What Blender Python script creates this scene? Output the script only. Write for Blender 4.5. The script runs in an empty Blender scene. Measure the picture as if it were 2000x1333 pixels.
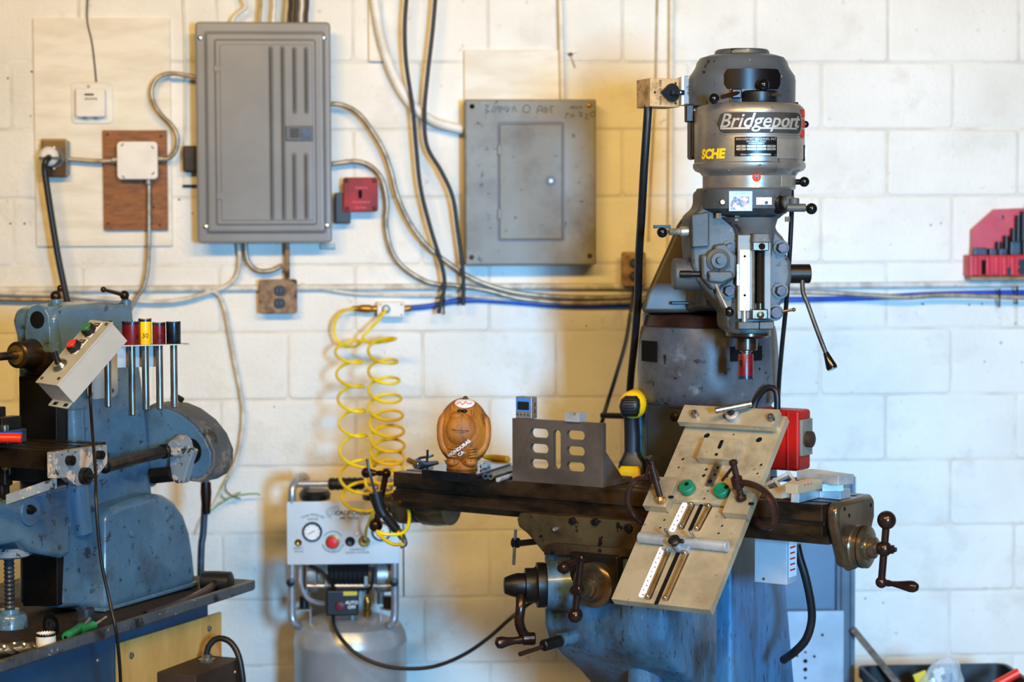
import bpy, math, random
from mathutils import Vector, Matrix
from mathutils.geometry import tessellate_polygon
random.seed(7)
V = Vector
pi = math.pi
sin, cos, rad = math.sin, math.cos, math.radians
SC = bpy.context.scene
COL = SC.collection

# ---------------------------------------------------------------- camera
FPX = 4000.0
CAM = V((0, 0, 1.62))
_p, _y, _r = rad(3.1), rad(3.3), rad(0.21)
FW = V((sin(_y) * cos(_p), cos(_y) * cos(_p), -sin(_p)))
_rt = V((cos(_y), -sin(_y), 0))
_up = _rt.cross(FW)
RT = _rt * cos(_r) - _up * sin(_r)
UP = _up * cos(_r) + _rt * sin(_r)
cd = bpy.data.cameras.new('camera')
cam = bpy.data.objects.new('camera', cd)
COL.objects.link(cam)
cam.matrix_world = Matrix(((RT.x, UP.x, -FW.x, CAM.x), (RT.y, UP.y, -FW.y, CAM.y), (RT.z, UP.z, -FW.z, CAM.z), (0, 0, 0, 1)))
cd.sensor_width = 36
cd.lens = FPX / 2000 * 36
cd.clip_end = 60
cd.dof.use_dof = True
cd.dof.focus_distance = 4.75
cd.dof.aperture_fstop = 2.5
SC.camera = cam

# ---------------------------------------------------------------- world, lights, exposure
vs = SC.view_settings
vs.view_transform = 'Standard'
vs.look = 'None'
vs.gamma = 1
vs.use_curve_mapping = False
vs.exposure = 0.0
w = bpy.data.worlds.new('world')
SC.world = w
w.use_nodes = True
w.node_tree.nodes['Background'].inputs[0].default_value = (1.0, 0.8, 0.58, 1)
w.node_tree.nodes['Background'].inputs[1].default_value = 0.03

def area(name, loc, target, sx, sy, power, col):
    l = bpy.data.lights.new(name, 'AREA')
    l.shape = 'RECTANGLE'
    l.size, l.size_y = sx, sy
    l.energy = power
    l.color = col
    o = bpy.data.objects.new(name, l)
    COL.objects.link(o)
    o.location = loc
    o.rotation_euler = (V(target) - V(loc)).to_track_quat('-Z', 'Y').to_euler()
    return o
# daylight through the open shop door, behind and to the right of the camera
dl_ = area('door_daylight', (1.38, -0.8, 1.62), (1.35, 6.2, 0.7), 0.55, 0.8, 92, (0.21, 0.56, 1.0))
dl_.data.spread = rad(72)
# warm tube lamps under the ceiling in front of the machines
area('ceiling_lamp_left', (-1.5, 0.8, 3.6), (0.0, 6.2, 0.9), 2.2, 0.35, 158, (1.0, 0.63, 0.20))
area('ceiling_lamp_right', (1.3, 1.1, 3.6), (1.0, 6.2, 1.2), 2.2, 0.35, 150, (1.0, 0.64, 0.20))

# ---------------------------------------------------------------- coordinates
def ray(px, py):
    return FW + RT * ((px - 1000) / FPX) - UP * ((py - 666.5) / FPX)
def P(px, py, Y):
    """photo pixel -> point on the upright plane y = Y"""
    d = ray(px, py)
    return CAM + d * (Y / d.y)
def PL(px, py, Q, n):
    """photo pixel -> point on the plane through Q with normal n"""
    d = ray(px, py)
    n = V(n)
    return CAM + d * ((V(Q) - CAM).dot(n) / d.dot(n))
def PZ(px, py, z):
    d = ray(px, py)
    return CAM + d * ((z - CAM.z) / d.z)
def px(n, Y):
    return n * Y / FPX
WY = 6.2
def W(x, y, d=0.0):
    return P(x, y, WY - d)
X, Y_, Z = V((1, 0, 0)), V((0, 1, 0)), V((0, 0, 1))

# ---------------------------------------------------------------- materials
MATS = {}
def srgb(c):
    f = lambda u: u / 12.92 if u <= 0.04045 else ((u + 0.055) / 1.055) ** 2.4
    if isinstance(c, str):
        c = tuple(int(c[i:i + 2], 16) / 255 for i in (0, 2, 4))
    return tuple(f(u) for u in c) + (1,)
def mat(name, c1, c2=None, scale=6.0, rough=0.5, metal=0.0, bump=0.0, bscale=60, lo=0.42, hi=0.62,
        spots=None, stretch=None, coat=0.0, rvar=0.0, spec=0.5):
    """principled material: two colours mixed by noise, optional sharp spots (colour, scale, threshold), noise bump"""
    m = bpy.data.materials.new(name)
    m.use_nodes = True
    nt = m.node_tree
    b = nt.nodes['Principled BSDF']
    b.inputs['Roughness'].default_value = rough
    b.inputs['Metallic'].default_value = metal
    b.inputs['Specular IOR Level'].default_value = spec
    b.inputs['Coat Weight'].default_value = coat
    L = nt.links.new
    geo = nt.nodes.new('ShaderNodeNewGeometry')
    src = geo.outputs['Position']
    if stretch:
        mp = nt.nodes.new('ShaderNodeMapping')
        mp.inputs['Scale'].default_value = stretch
        L(src, mp.inputs['Vector'])
        src = mp.outputs['Vector']
    def noise(s, detail=6, r=0.6):
        n = nt.nodes.new('ShaderNodeTexNoise')
        n.inputs['Scale'].default_value = s
        n.inputs['Detail'].default_value = detail
        n.inputs['Roughness'].default_value = r
        L(src, n.inputs['Vector'])
        return n.outputs['Fac']
    def ramp(fac, a, z, ca=(0, 0, 0, 1), cz=(1, 1, 1, 1)):
        r = nt.nodes.new('ShaderNodeValToRGB')
        r.color_ramp.elements[0].position = a
        r.color_ramp.elements[1].position = z
        r.color_ramp.elements[0].color = ca
        r.color_ramp.elements[1].color = cz
        L(fac, r.inputs[0])
        return r.outputs[0]
    col = None
    if c2 is None:
        b.inputs['Base Color'].default_value = srgb(c1)
    else:
        col = ramp(noise(scale), lo, hi, srgb(c1), srgb(c2))
    for q_ in (spots or []):
        sc, ss, th = q_[:3]
        soft = q_[3] if len(q_) > 3 else 0.05
        amt = q_[4] if len(q_) > 4 else 1.0
        mx = nt.nodes.new('ShaderNodeMix')
        mx.data_type = 'RGBA'
        L(ramp(noise(ss, 5, 0.65), th, th + soft, (0, 0, 0, 1), (amt, amt, amt, 1)), mx.inputs['Factor'])
        if col is None:
            mx.inputs[6].default_value = srgb(c1)
        else:
            L(col, mx.inputs[6])
        mx.inputs[7].default_value = srgb(sc)
        col = mx.outputs[2]
    if col is not None:
        L(col, b.inputs['Base Color'])
    if rvar:
        mr = nt.nodes.new('ShaderNodeMapRange')
        mr.inputs['To Min'].default_value = max(0.02, rough - rvar)
        mr.inputs['To Max'].default_value = min(1, rough + rvar)
        L(noise(scale * 2.3, 4), mr.inputs['Value'])
        L(mr.outputs[0], b.inputs['Roughness'])
    if bump:
        bp = nt.nodes.new('ShaderNodeBump')
        bp.inputs['Strength'].default_value = 1.0
        bp.inputs['Distance'].default_value = bump
        L(noise(bscale, 4), bp.inputs['Height'])
        L(bp.outputs[0], b.inputs['Normal'])
    MATS[name] = m
    return m

# ---------------------------------------------------------------- geometry collector
def basis(axis):
    a = V(axis).normalized()
    t = Z if abs(a.z) < 0.9 else X
    u = t.cross(a).normalized()
    return u, a.cross(u), a
def smooth_path(pts, step=0.012, closed=False):
    """Catmull-Rom through pts, resampled at an even step"""
    pts = [V(p) for p in pts]
    if len(pts) > 2:
        out = []
        n = len(pts)
        for i in range(n - 1):
            p0, p1, p2, p3 = pts[max(i - 1, 0)], pts[i], pts[i + 1], pts[min(i + 2, n - 1)]
            for k in range(14):
                t = k / 14
                out.append(0.5 * ((2 * p1) + (p2 - p0) * t + (2 * p0 - 5 * p1 + 4 * p2 - p3) * t * t + (3 * p1 - p0 - 3 * p2 + p3) * t ** 3))
        out.append(pts[-1])
        pts = out
    L = [0]
    for a, b in zip(pts, pts[1:]):
        L.append(L[-1] + (b - a).length)
    n = max(2, int(L[-1] / step) + 1)
    res, j = [], 0
    for i in range(n):
        s = L[-1] * i / (n - 1)
        while j < len(L) - 2 and L[j + 1] < s:
            j += 1
        d = L[j + 1] - L[j]
        res.append(pts[j].lerp(pts[j + 1], (s - L[j]) / d if d > 1e-9 else 0))
    return res

class G:
    def __init__(s):
        s.v, s.f = [], []
    def add(s, vs, fs):
        o = len(s.v)
        s.v += [V(p) for p in vs]
        s.f += [tuple(i + o for i in f) for f in fs]
        return s
    def hexa(s, p):
        """eight corners: bottom 4 then top 4, same order"""
        return s.add(p, [(3, 2, 1, 0), (4, 5, 6, 7), (0, 1, 5, 4), (1, 2, 6, 5), (2, 3, 7, 6), (3, 0, 4, 7)])
    def box(s, c, size, ax=(X, Y_, Z)):
        c = V(c)
        e = [V(a).normalized() * (d / 2) for a, d in zip(ax, size)]
        p = []
        for k in (-1, 1):
            for i, j in ((-1, -1), (1, -1), (1, 1), (-1, 1)):
                p.append(c + e[0] * i + e[1] * j + e[2] * k)
        return s.hexa(p)
    def loft(s, loops, cap0=True, cap1=True):
        n = len(loops[0])
        vs = [p for l in loops for p in l]
        fs = []
        for k in range(len(loops) - 1):
            for i in range(n):
                j = (i + 1) % n
                fs.append((k * n + i, k * n + j, (k + 1) * n + j, (k + 1) * n + i))
        if cap0:
            fs.append(tuple(range(n - 1, -1, -1)))
        if cap1:
            fs.append(tuple((len(loops) - 1) * n + i for i in range(n)))
        return s.add(vs, fs)
    def lathe(s, prof, o, axis=Z, n=32, cap=True, squash=(1, 1), a0=0):
        """prof: (radius, distance along axis)"""
        u, v, a = basis(axis)
        o = V(o)
        loops = []
        for r, t in prof:
            r = max(r, 1e-5)
            loops.append([o + a * t + u * (r * squash[0] * cos(a0 + 2 * pi * i / n)) + v * (r * squash[1] * sin(a0 + 2 * pi * i / n)) for i in range(n)])
        return s.loft(loops, cap, cap)
    def cyl(s, p0, p1, r0, r1=None, n=20, ch=0.0):
        p0, p1 = V(p0), V(p1)
        L = (p1 - p0).length
        r1 = r0 if r1 is None else r1
        if ch:
            pr = [(r0 - ch, 0), (r0, ch), (r1, L - ch), (r1 - ch, L)]
        else:
            pr = [(r0, 0), (r1, L)]
        return s.lathe(pr, p0, p1 - p0, n)
    def hexnut(s, p0, p1, r):
        return s.cyl(p0, p1, r, n=6)
    def ring(s, o, axis, r_in, r_out, t0, t1, n=32):
        """open washer / sleeve"""
        u, v, a = basis(axis)
        o = V(o)
        loops = []
        for r, t in ((r_in, t0), (r_out, t0), (r_out, t1), (r_in, t1), (r_in, t0)):
            loops.append([o + a * t + u * (r * cos(2 * pi * i / n)) + v * (r * sin(2 * pi * i / n)) for i in range(n)])
        return s.loft(loops, False, False)
    def sph(s, c, r, n=20, m=12, sc=(1, 1, 1), ax=(X, Y_, Z)):
        c = V(c)
        loops = []
        for k in range(m + 1):
            th = pi * k / m
            th = min(max(th, 0.02), pi - 0.02)
            loops.append([c + ax[0] * (r * sc[0] * sin(th) * cos(2 * pi * i / n)) + ax[1] * (r * sc[1] * sin(th) * sin(2 * pi * i / n)) - ax[2] * (r * sc[2] * cos(th)) for i in range(n)])
        return s.loft(loops)
    def tube(s, pts, r, n=8, step=0.012, smooth=True, rib=0.0, radii=None, flat=1.0):
        p = smooth_path(pts, step) if smooth else [V(q) for q in pts]
        loops = []
        u = None
        m = len(p)
        for i in range(m):
            t = (p[min(i + 1, m - 1)] - p[max(i - 1, 0)]).normalized()
            if u is None:
                u = basis(t)[0]
            u = (u - t * u.dot(t))
            u = u.normalized() if u.length > 1e-6 else basis(t)[0]
            v = t.cross(u)
            rr = r if radii is None else radii(i / (m - 1))
            if rib and i % 2:
                rr *= (1 - rib)
            loops.append([p[i] + u * (rr * cos(2 * pi * k / n)) + v * (rr * flat * sin(2 * pi * k / n)) for k in range(n)])
        return s.loft(loops)
    def prism(s, outline, d, inset=None):
        """closed outline (3D, planar) extruded by vector d"""
        d = V(d)
        a = [V(p) for p in outline]
        return s.loft([a, [p + d for p in a]])
    def plate(s, outline, holes, fr, t):
        """outline and holes in (u,v) of frame fr=(o,eu,ev,en); solid from en*0 to en*t"""
        o, eu, ev, en = (V(q) for q in fr)
        loops = [outline] + list(holes)
        flat = [q for l in loops for q in l]
        tri = tessellate_polygon([[V((q[0], q[1], 0)) for q in l] for l in loops])
        n = len(flat)
        vs = [o + eu * q[0] + ev * q[1] for q in flat] + [o + eu * q[0] + ev * q[1] + en * t for q in flat]
        fs = []
        up = eu.cross(ev).dot(en) > 0
        for a, b, c in tri:
            pa, pb, pc = flat[a], flat[b], flat[c]
            ccw = (pb[0] - pa[0]) * (pc[1] - pa[1]) - (pb[1] - pa[1]) * (pc[0] - pa[0]) > 0
            if ccw != up:
                b, c = c, b
            fs.append((a, c, b))
            fs.append((a + n, b + n, c + n))
        k = 0
        for li, l in enumerate(loops):
            m = len(l)
            ar = sum(l[i][0] * l[(i + 1) % m][1] - l[(i + 1) % m][0] * l[i][1] for i in range(m))
            fl = (ar > 0) == up
            if li > 0:
                fl = not fl
            for i in range(m):
                j = (i + 1) % m
                q = (k + i, k + j, k + j + n, k + i + n)
                fs.append(q if fl else q[::-1])
            k += m
        return s.add(vs, fs)
def circ(cx, cy, r, n=16, ry=None):
    ry = r if ry is None else ry
    return [(cx + r * cos(2 * pi * i / n), cy + ry * sin(2 * pi * i / n)) for i in range(n)]
def rrect(x0, y0, x1, y1, r, n=4):
    out = []
    for cx, cy, a in ((x1 - r, y1 - r, 0), (x0 + r, y1 - r, 90), (x0 + r, y0 + r, 180), (x1 - r, y0 + r, 270)):
        for i in range(n + 1):
            t = rad(a + 90 * i / n)
            out.append((cx + r * cos(t), cy + r * sin(t)))
    return out
def rloop(c, eu, ev, hu, hv, r, n=5):
    """rounded rectangle loop in 3D"""
    r = min(r, hu * 0.98, hv * 0.98)
    return [V(c) + eu * a + ev * b for a, b in rrect(-hu, -hv, hu, hv, r, n)]

def obj(name, g, m, parent=None, label=None, bevel=0.0, sub=0, auto=35, seg=2):
    me = bpy.data.meshes.new(name)
    vs = g.v
    lo = V((min(p.x for p in vs), min(p.y for p in vs), min(p.z for p in vs)))
    hi = V((max(p.x for p in vs), max(p.y for p in vs), max(p.z for p in vs)))
    c = V(((lo.x + hi.x) / 2, (lo.y + hi.y) / 2, lo.z))
    me.from_pydata([tuple(p - c) for p in vs], [], g.f)
    me.update()
    if isinstance(m, (list, tuple)):
        for q in m:
            me.materials.append(MATS[q])
    else:
        me.materials.append(MATS[m])
    me.shade_smooth()
    me.set_sharp_from_angle(angle=rad(auto))
    o = bpy.data.objects.new(name, me)
    COL.objects.link(o)
    if parent is not None:
        o.parent = parent
        o.location = c - wloc(parent)
    else:
        o.location = c
    if bevel:
        b = o.modifiers.new('bevel', 'BEVEL')
        b.width = bevel
        b.segments = seg
        b.limit_method = 'ANGLE'
        b.angle_limit = rad(40)
        b.harden_normals = True
    if sub:
        q = o.modifiers.new('sub', 'SUBSURF')
        q.levels = q.render_levels = sub
    if label:
        o['label'] = label
    return o
def wloc(o):
    p = V(o.location)
    while o.parent is not None:
        o = o.parent
        p += V(o.location)
    return p
def tag(o, label, cat, group=None):
    o['label'] = label
    o['category'] = cat
    if group:
        o['group'] = group
    return o
def thing(name, label, cat, loc, group=None):
    o = bpy.data.objects.new(name, None)
    o.empty_display_size = 0.05
    COL.objects.link(o)
    o.location = loc
    return tag(o, label, cat, group)
def struct(o):
    o['kind'] = 'structure'
    return o
def text(s, size, shear=0.0, bold=0.0, ext=0.0, align='CENTER', space=1.0):
    """built-in font as 2D mesh data (verts, faces)"""
    cu = bpy.data.curves.new('t', 'FONT')
    cu.body = s
    cu.size = size
    cu.shear = shear
    cu.offset = bold
    cu.extrude = ext
    cu.align_x = align
    cu.align_y = 'CENTER'
    cu.space_character = space
    cu.resolution_u = 3
    ob = bpy.data.objects.new('t', cu)
    me = bpy.data.meshes.new_from_object(ob)
    r = ([v.co.copy() for v in me.vertices], [tuple(p.vertices) for p in me.polygons])
    bpy.data.objects.remove(ob)
    bpy.data.curves.remove(cu)
    bpy.data.meshes.remove(me)
    return r
def gtext(s, size, fn, **k):
    vs, fs = text(s, size, **k)
    return G().add([fn(p) for p in vs], fs)
def on(o, eu, ev, en=None, lift=0.0):
    o, eu, ev = V(o), V(eu), V(ev)
    en = V(en) if en is not None else V((0, 0, 0))
    return lambda p: o + eu * p.x + ev * p.y + en * (p.z + lift)
def strokes(lines, fr, r, n=6):
    """hand lettering: 2D polylines as thin raised strokes on frame (o,eu,ev,en)"""
    g = G()
    o, eu, ev, en = fr
    for l in lines:
        g.tube([o + eu * a + ev * b for a, b in l], r, n, smooth=len(l) > 2, step=r * 2)
    return g
# ================================================================ materials
mat('wall_paint', 'ece9e0', 'dcd8cd', scale=3.5, rough=0.5, bump=0.0016, bscale=75, lo=0.35, hi=0.75, spots=[('c9c3b4', 26, 0.66), ('a8a49a', 110, 0.655, 0.04, 0.8), ('d3cdbf', 8, 0.55, 0.15, 0.6)], rvar=0.1)
mat('joint_paint', 'e6e2d8', 'd2cdc0', scale=9, rough=0.6, bump=0.001, bscale=60)
mat('concrete', '8a857c', '6d6860', scale=4, rough=0.7, bump=0.002, bscale=40)
mat('board_white', 'ece6d6', 'dfd6c2', scale=5, rough=0.55, bump=0.0004, stretch=(1, 1, 4), spots=[('cdbd9c', 9, 0.72)])
mat('wood_brown', 'a05f1c', '63350c', scale=9, rough=0.5, stretch=(3, 1, 14), lo=0.3, hi=0.7, bump=0.0003)
mat('board_edge', 'a98b5c', '8b6a3c', scale=20, rough=0.7)
mat('pit', '14120f', rough=0.9, spec=0.1)
# ================================================================ floor, back wall of painted blocks
g = G().box((0.4, 3.2, -0.05), (9.0, 7.4, 0.1))
fl = struct(obj('floor', g, 'concrete'))
fl['label'] = 'grey concrete workshop floor'
BZ0 = CAM.z + 0.5067            # joint seen at y=116 on the left
CH, BL = 0.2032, 0.4064
XJ = P(1733, 315, WY).x
g = G().box((0.4, WY + 0.1010, 1.55), (9.0, 0.2, 3.1))
wall = struct(obj('wall_back', g, 'joint_paint'))
wall['label'] = 'white painted concrete block wall of the workshop'
def block_mesh(L, H):
    a, b = L / 2 - 0.0025, H / 2 - 0.0025
    g = G()
    lp = []
    for ins, y in ((0, 0.003), (0, 0.0009), (0.004, 0.0003), (0.010, 0.0), (0.016, 0.0)):
        lp.append([V((x, y, z)) for x, z in rrect(-a + ins, -b + ins, a - ins, b - ins, max(0.012 - ins * 0.5, 0.003), 3)])
    g.loft(lp, False, True)
    me = bpy.data.meshes.new('block')
    me.from_pydata([tuple(p) for p in g.v], [], [f[::-1] for f in g.f])
    me.materials.append(MATS['wall_paint'])
    me.shade_smooth()
    return me
BM = block_mesh(BL, CH)
nb = 0
for k in range(-4, 10):
    zc = BZ0 - CH * (k + 0.5)
    if zc - CH / 2 < -0.01 or zc > 3.0:
        continue
    xo = XJ + (0 if k % 2 else BL / 2) + BL / 2
    for c in range(-14, 12):
        xc = xo + c * BL
        if -2.7 < xc < 3.6:
            o = bpy.data.objects.new('block', BM)
            COL.objects.link(o)
            o.parent = wall
            o.location = V((xc, WY + random.uniform(-0.0006, 0.0006), zc)) - wloc(wall)
            nb += 1
# drill holes and knocks left in the paint
pits = [(440, 757), (954, 711), (15, 153), (60, 227), (48, 437), (20, 437), (1838, 436), (1983, 632), (1955, 670), (1923, 707), (1808, 707), (1802, 594), (1893, 596), (1918, 594), (1818, 440), (1595, 748), (62, 140), (350, 390), (376, 417), (700, 756), (536, 795), (1145, 637), (1690, 1170), (1725, 1178), (990, 690), (1996, 708)]
for i, (a, b) in enumerate(pits):
    g = G().lathe([(0.0022 + 0.0014 * random.random(), 0), (0.001, 0.0007)], W(a, b, -0.0002), -Y_, 8)
    obj('drill_hole', g, 'pit', wall)
# ================================================================ things on the back wall
mat('galv', 'a9a49a', '7f7a70', scale=40, rough=0.42, metal=0.6)
mat('flex_metal', 'b3aa9a', '857b6c', scale=30, rough=0.4, metal=0.55)
mat('flex_painted', 'dcd8ce', 'b9b3a6', scale=25, rough=0.5)
mat('panel_grey', '868684', '7b7b7a', scale=3, rough=0.36, spec=0.5)
mat('panel_dark', '54565b', rough=0.45)
mat('screw_bright', 'cfd6dc', rough=0.22, metal=0.9)
mat('old_grey', '86857d', '6f6b5d', scale=5, rough=0.45, spots=[('57492f', 6, 0.52, 0.2, 0.7), ('40331e', 40, 0.64, 0.03)], lo=0.35, hi=0.7, bump=0.0004, bscale=30)
mat('old_door', '7f7b6c', '6b6350', scale=6, rough=0.45, spots=[('5a4a2c', 6, 0.50, 0.2, 0.7), ('40331e', 40, 0.64, 0.03)], lo=0.3, hi=0.7)
mat('black_rubber', '101113', '18191b', scale=20, rough=0.42)
mat('black_plastic', '131417', rough=0.4)
mat('white_plastic', 'ece8e0', 'e2ddd2', scale=12, rough=0.45)
mat('white_hose', 'efece4', 'd9d3c6', scale=10, rough=0.45)
mat('ivory_plate', 'e6e4dd', 'd6d3ca', scale=8, rough=0.5)
mat('tan_cable', 'c9b48e', 'a98f64', scale=15, rough=0.55)
mat('dark_rust', '3a2417', '1d1511', scale=16, rough=0.6, bump=0.0006)
mat('rust_plate', '9c8163', '6a4a2b', scale=28, rough=0.65, spots=[('3b2716', 22, 0.60)], bump=0.0008)
mat('bronze_steel', '7a6a50', '544737', scale=10, rough=0.3, metal=0.75)
mat('brass', 'c39a4d', '8f6a2a', scale=18, rough=0.28, metal=0.85)
mat('red_enamel', 'aa140c', '800e09', scale=7, rough=0.45, spec=0.3)
mat('marker_ink', '2c3040', rough=0.7)
mat('blue_hose', '0d4fc4', '0a3f9f', scale=14, rough=0.35)
mat('yellow_hose', 'f3d90c', 'd9b904', scale=9, rough=0.3)
mat('green_wire', '2f9a6a', rough=0.4)
mat('pink_red', 'c94a58', 'b43444', scale=8, rough=0.4)
mat('rack_red', 'd8202a', 'b3151f', scale=8, rough=0.35)
mat('blued_steel', '2a2f3a', '15171c', scale=20, rough=0.35, metal=0.6)
mat('gunmetal', '4a5563', '333b46', scale=20, rough=0.35, metal=0.5)

def wslab(g, x0, y0, x1, y1, d0, d1, r=3, b=1.5, n=4):
    """rounded slab on the wall between distances d0 and d1, traced at its front"""
    c = W((x0 + x1) / 2, (y0 + y1) / 2, d1)
    s = (WY - d1) / FPX
    hu, hv = (x1 - x0) / 2 * s, (y1 - y0) / 2 * s
    r, b = r * s, b * s
    yy = WY - d0
    lp = []
    for ins, y in ((0, yy), (0, WY - d1 + b), (b * 0.35, WY - d1 + b * 0.3), (b, WY - d1), (min(b * 1.5, b + 0.25 * min(hu, hv)), WY - d1)):
        lp.append([V((c.x + a, y, c.z + e)) for a, e in rrect(-hu + ins, -hv + ins, hu - ins, hv - ins, max(r - ins, 0.0005), n)][::-1])
    g.loft(lp)
    return g
def wpath(pts, d):
    return [W(p[0], p[1], p[2] if len(p) > 2 else d) for p in pts]
def flex(name, pts, d, label, m='flex_metal', r=0.0075, group='flexible metal conduits'):
    g = G().tube(wpath(pts, d), r, 10, step=0.0036, rib=0.22)
    return tag(obj(name, g, m, auto=80), label, 'conduit', group)
def cable(name, pts, d, r, m, label, cat='cable', n=10, group=None):
    g = G().tube(wpath(pts, d), r, n, step=0.008)
    return tag(obj(name, g, m, auto=80), label, cat, group)
def dome(g, x, y, d, r, h=0.5):
    rr = r * (WY - d) / FPX
    g.lathe([(rr, 0), (rr * 0.92, rr * h * 0.6), (rr * 0.6, rr * h), (0.0001, rr * h * 1.1)], W(x, y, d), -Y_, 14)
    return g

# ---- white board with the thermostat
tag(obj('painted_board', wslab(G(), 71, 40, 331, 478, -0.002, 0.013, 2, 1), 'board_white'), 'large white painted board behind the thermostat and outlet', 'board')
t = thing('thermostat', 'white wall thermostat on a pale rounded backing plate', 'thermostat', W(180, 241, 0.013))
obj('backing_plate', wslab(G(), 140, 161, 220, 241, 0.013, 0.018, 9, 1.5), 'ivory_plate', t)
bd = obj('body', wslab(G(), 148, 173, 204, 228, 0.018, 0.044, 4, 2), 'white_plastic', t)
obj('slot', wslab(G(), 165, 183, 183, 186.5, 0.043, 0.0448, 1, 0.3), 'pit', bd)
g = G()
for i in range(5):
    wslab(g, 166 + i * 5, 191, 169 + i * 5, 195, 0.0435, 0.0446, 0.3, 0.2)
obj('scale_marks', g, 'panel_dark', bd)
for a in (166, 187):
    obj('slider', wslab(G(), a - 3, 227, a + 3, 231.5, 0.03, 0.042, 0.5, 0.5), 'panel_dark', bd)
obj('screw', dome(G(), 173, 169, 0.018, 3), 'galv', t)
cable('thermostat_wire', [(173, -25), (170, 36, 0.016), (179, 80), (184, 118), (188, 161)], 0.018, 0.0022, 'dark_rust', 'thin brown wire running up from the thermostat', 'wire')
# ---- steel outlet and its plug
t = thing('power_outlet', 'steel power outlet box on the left edge of the white board', 'outlet', W(106, 345, 0.02))
obj('box', wslab(G(), 88, 275, 133, 342, 0.013, 0.05, 3, 2), 'galv', t)
pl = obj('cover_plate', wslab(G(), 81, 272, 131, 346, 0.05, 0.056, 4, 2), 'bronze_steel', t)
for y in (288, 330):
    obj('screw', dome(G(), 105, y, 0.056, 2.6), 'screw_bright', pl)
g = G().ring(W(107, 309, 0.056), -Y_, px(13, WY), px(19, WY), 0, 0.004, 28)
obj('socket_ring', g, 'panel_dark', pl)
t = thing('power_plug', 'round pale plug with thick black cord hanging from the steel outlet', 'plug', W(97, 318, 0.06))
g = G().lathe([(px(17, WY), 0), (px(18, WY), 0.004), (px(18, WY), 0.028), (px(13, WY), 0.036)], W(98, 306, 0.058), -Y_, 28)
obj('plug_body', g, 'ivory_plate', t)
g = G().box(W(97, 309, 0.095), (px(40, WY), 0.012, px(5, WY)))
obj('cord_clamp', g, 'panel_dark', t, bevel=0.002)
g = G().tube(wpath([(96, 308, 0.094), (90, 314, 0.115), (87, 330), (93, 375), (103, 440), (113, 500), (125, 560), (133, 600), (150, 690), (165, 800), (165, 1100), (165, 1480)], 0.11), px(6.4, 6.1), 12)
obj('cord', g, 'black_rubber', t, auto=80)
# ---- brown wooden pad with the junction box
t = thing('wooden_pad', 'brown stained plywood pad behind the white junction box', 'board', W(264, 449, 0.014))
obj('pad', wslab(G(), 203, 256, 325, 449, 0.013, 0.03, 1.5, 1), 'wood_brown', t)
for a, b in ((210, 262), (314, 266), (211, 437), (312, 440), (300, 405)):
    obj('nail', dome(G(), a, b, 0.03, 2.6, 0.3), 'dark_rust', t)
t = thing('junction_box', 'square white junction box cover on the brown wooden pad', 'junction box', W(268, 350, 0.03))
obj('box', wslab(G(), 234, 282, 304, 347, 0.03, 0.062, 3, 2), 'galv', t)
cv = obj('cover', wslab(G(), 229, 277, 307, 350, 0.062, 0.068, 8, 2), 'white_plastic', t)
for a, b, k in ((239, 283, 1), (298, 288, -1), (299, 339, 1), (241, 346, -1)):
    c = W(a, b, 0.0685)
    g = G().box(c, (0.011, 0.0015, 0.0035), (V((1, 0, k)), Y_, V((-k, 0, 1))))
    obj('screw_slot', g, 'panel_dark', cv)
for i, (a, b, q, s) in enumerate([(226, 313, X * -1, 0.012), (311, 311, X, 0.014), (290, 353, Z * -1, 0.012)]):
    g = G().cyl(W(a, b, 0.048) - q * 0.008, W(a, b, 0.048) + q * s, 0.011, n=14, ch=0.002)
    obj('connector', g, 'galv', t)
g = G().cyl(W(133, 311, 0.04), W(142, 311, 0.04), 0.012, n=14, ch=0.002)
flex('flexible_conduit', [(134, 311), (160, 313), (190, 315), (228, 314)], 0.042, 'short flexible conduit between the steel outlet and the junction box')
flex('flexible_conduit', [(311, 311), (330, 309), (344, 292), (346, 268), (336, 246), (316, 226), (301, 204), (296, 180), (302, 160), (318, 147), (345, 144), (392, 153)], 0.05, 'S-shaped flexible conduit joining the junction box and the large breaker panel')
flex('flexible_conduit', [(291, 350), (291, 400), (291, 460), (289, 520), (281, 560), (262, 590), (240, 640)], 0.045, 'flexible conduit hanging straight down from the junction box')
# ---- large breaker panel
PB = 0.105
t = thing('breaker_panel', 'large grey breaker panel with ribbed door', 'breaker panel', W(516, 475, 0))
obj('box', wslab(G(), 392, 56, 640, 464, 0.0, PB - 0.012, 3, 2), 'panel_grey', t)
cv = obj('cover', wslab(G(), 385, 46, 645, 473, PB - 0.012, PB, 8, 4), 'panel_grey', t)
obj('raised_frame', wslab(G(), 405, 67, 632, 452, PB - 0.004, PB + 0.009, 5, 4), 'panel_grey', cv)
dr = obj('door', wslab(G(), 423, 81, 615, 437, PB + 0.007, PB + 0.0125, 5, 2), 'panel_grey', t)
obj('door_field', wslab(G(), 431, 89, 610, 430, PB + 0.0115, PB + 0.0145, 4, 2), 'panel_grey', dr)
for a, k in ((530, 3), (553, 3), (575, 0), (598, 0)):
    segs = [(92, 428)] if k else [(92, 221), (299, 428)]
    for y0, y1 in segs:
        obj('rib', wslab(G(), a - 4.5, y0, a + 4.5, y1, PB + 0.013, PB + 0.021, 4.5, 4.3), 'panel_grey', dr)
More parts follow.
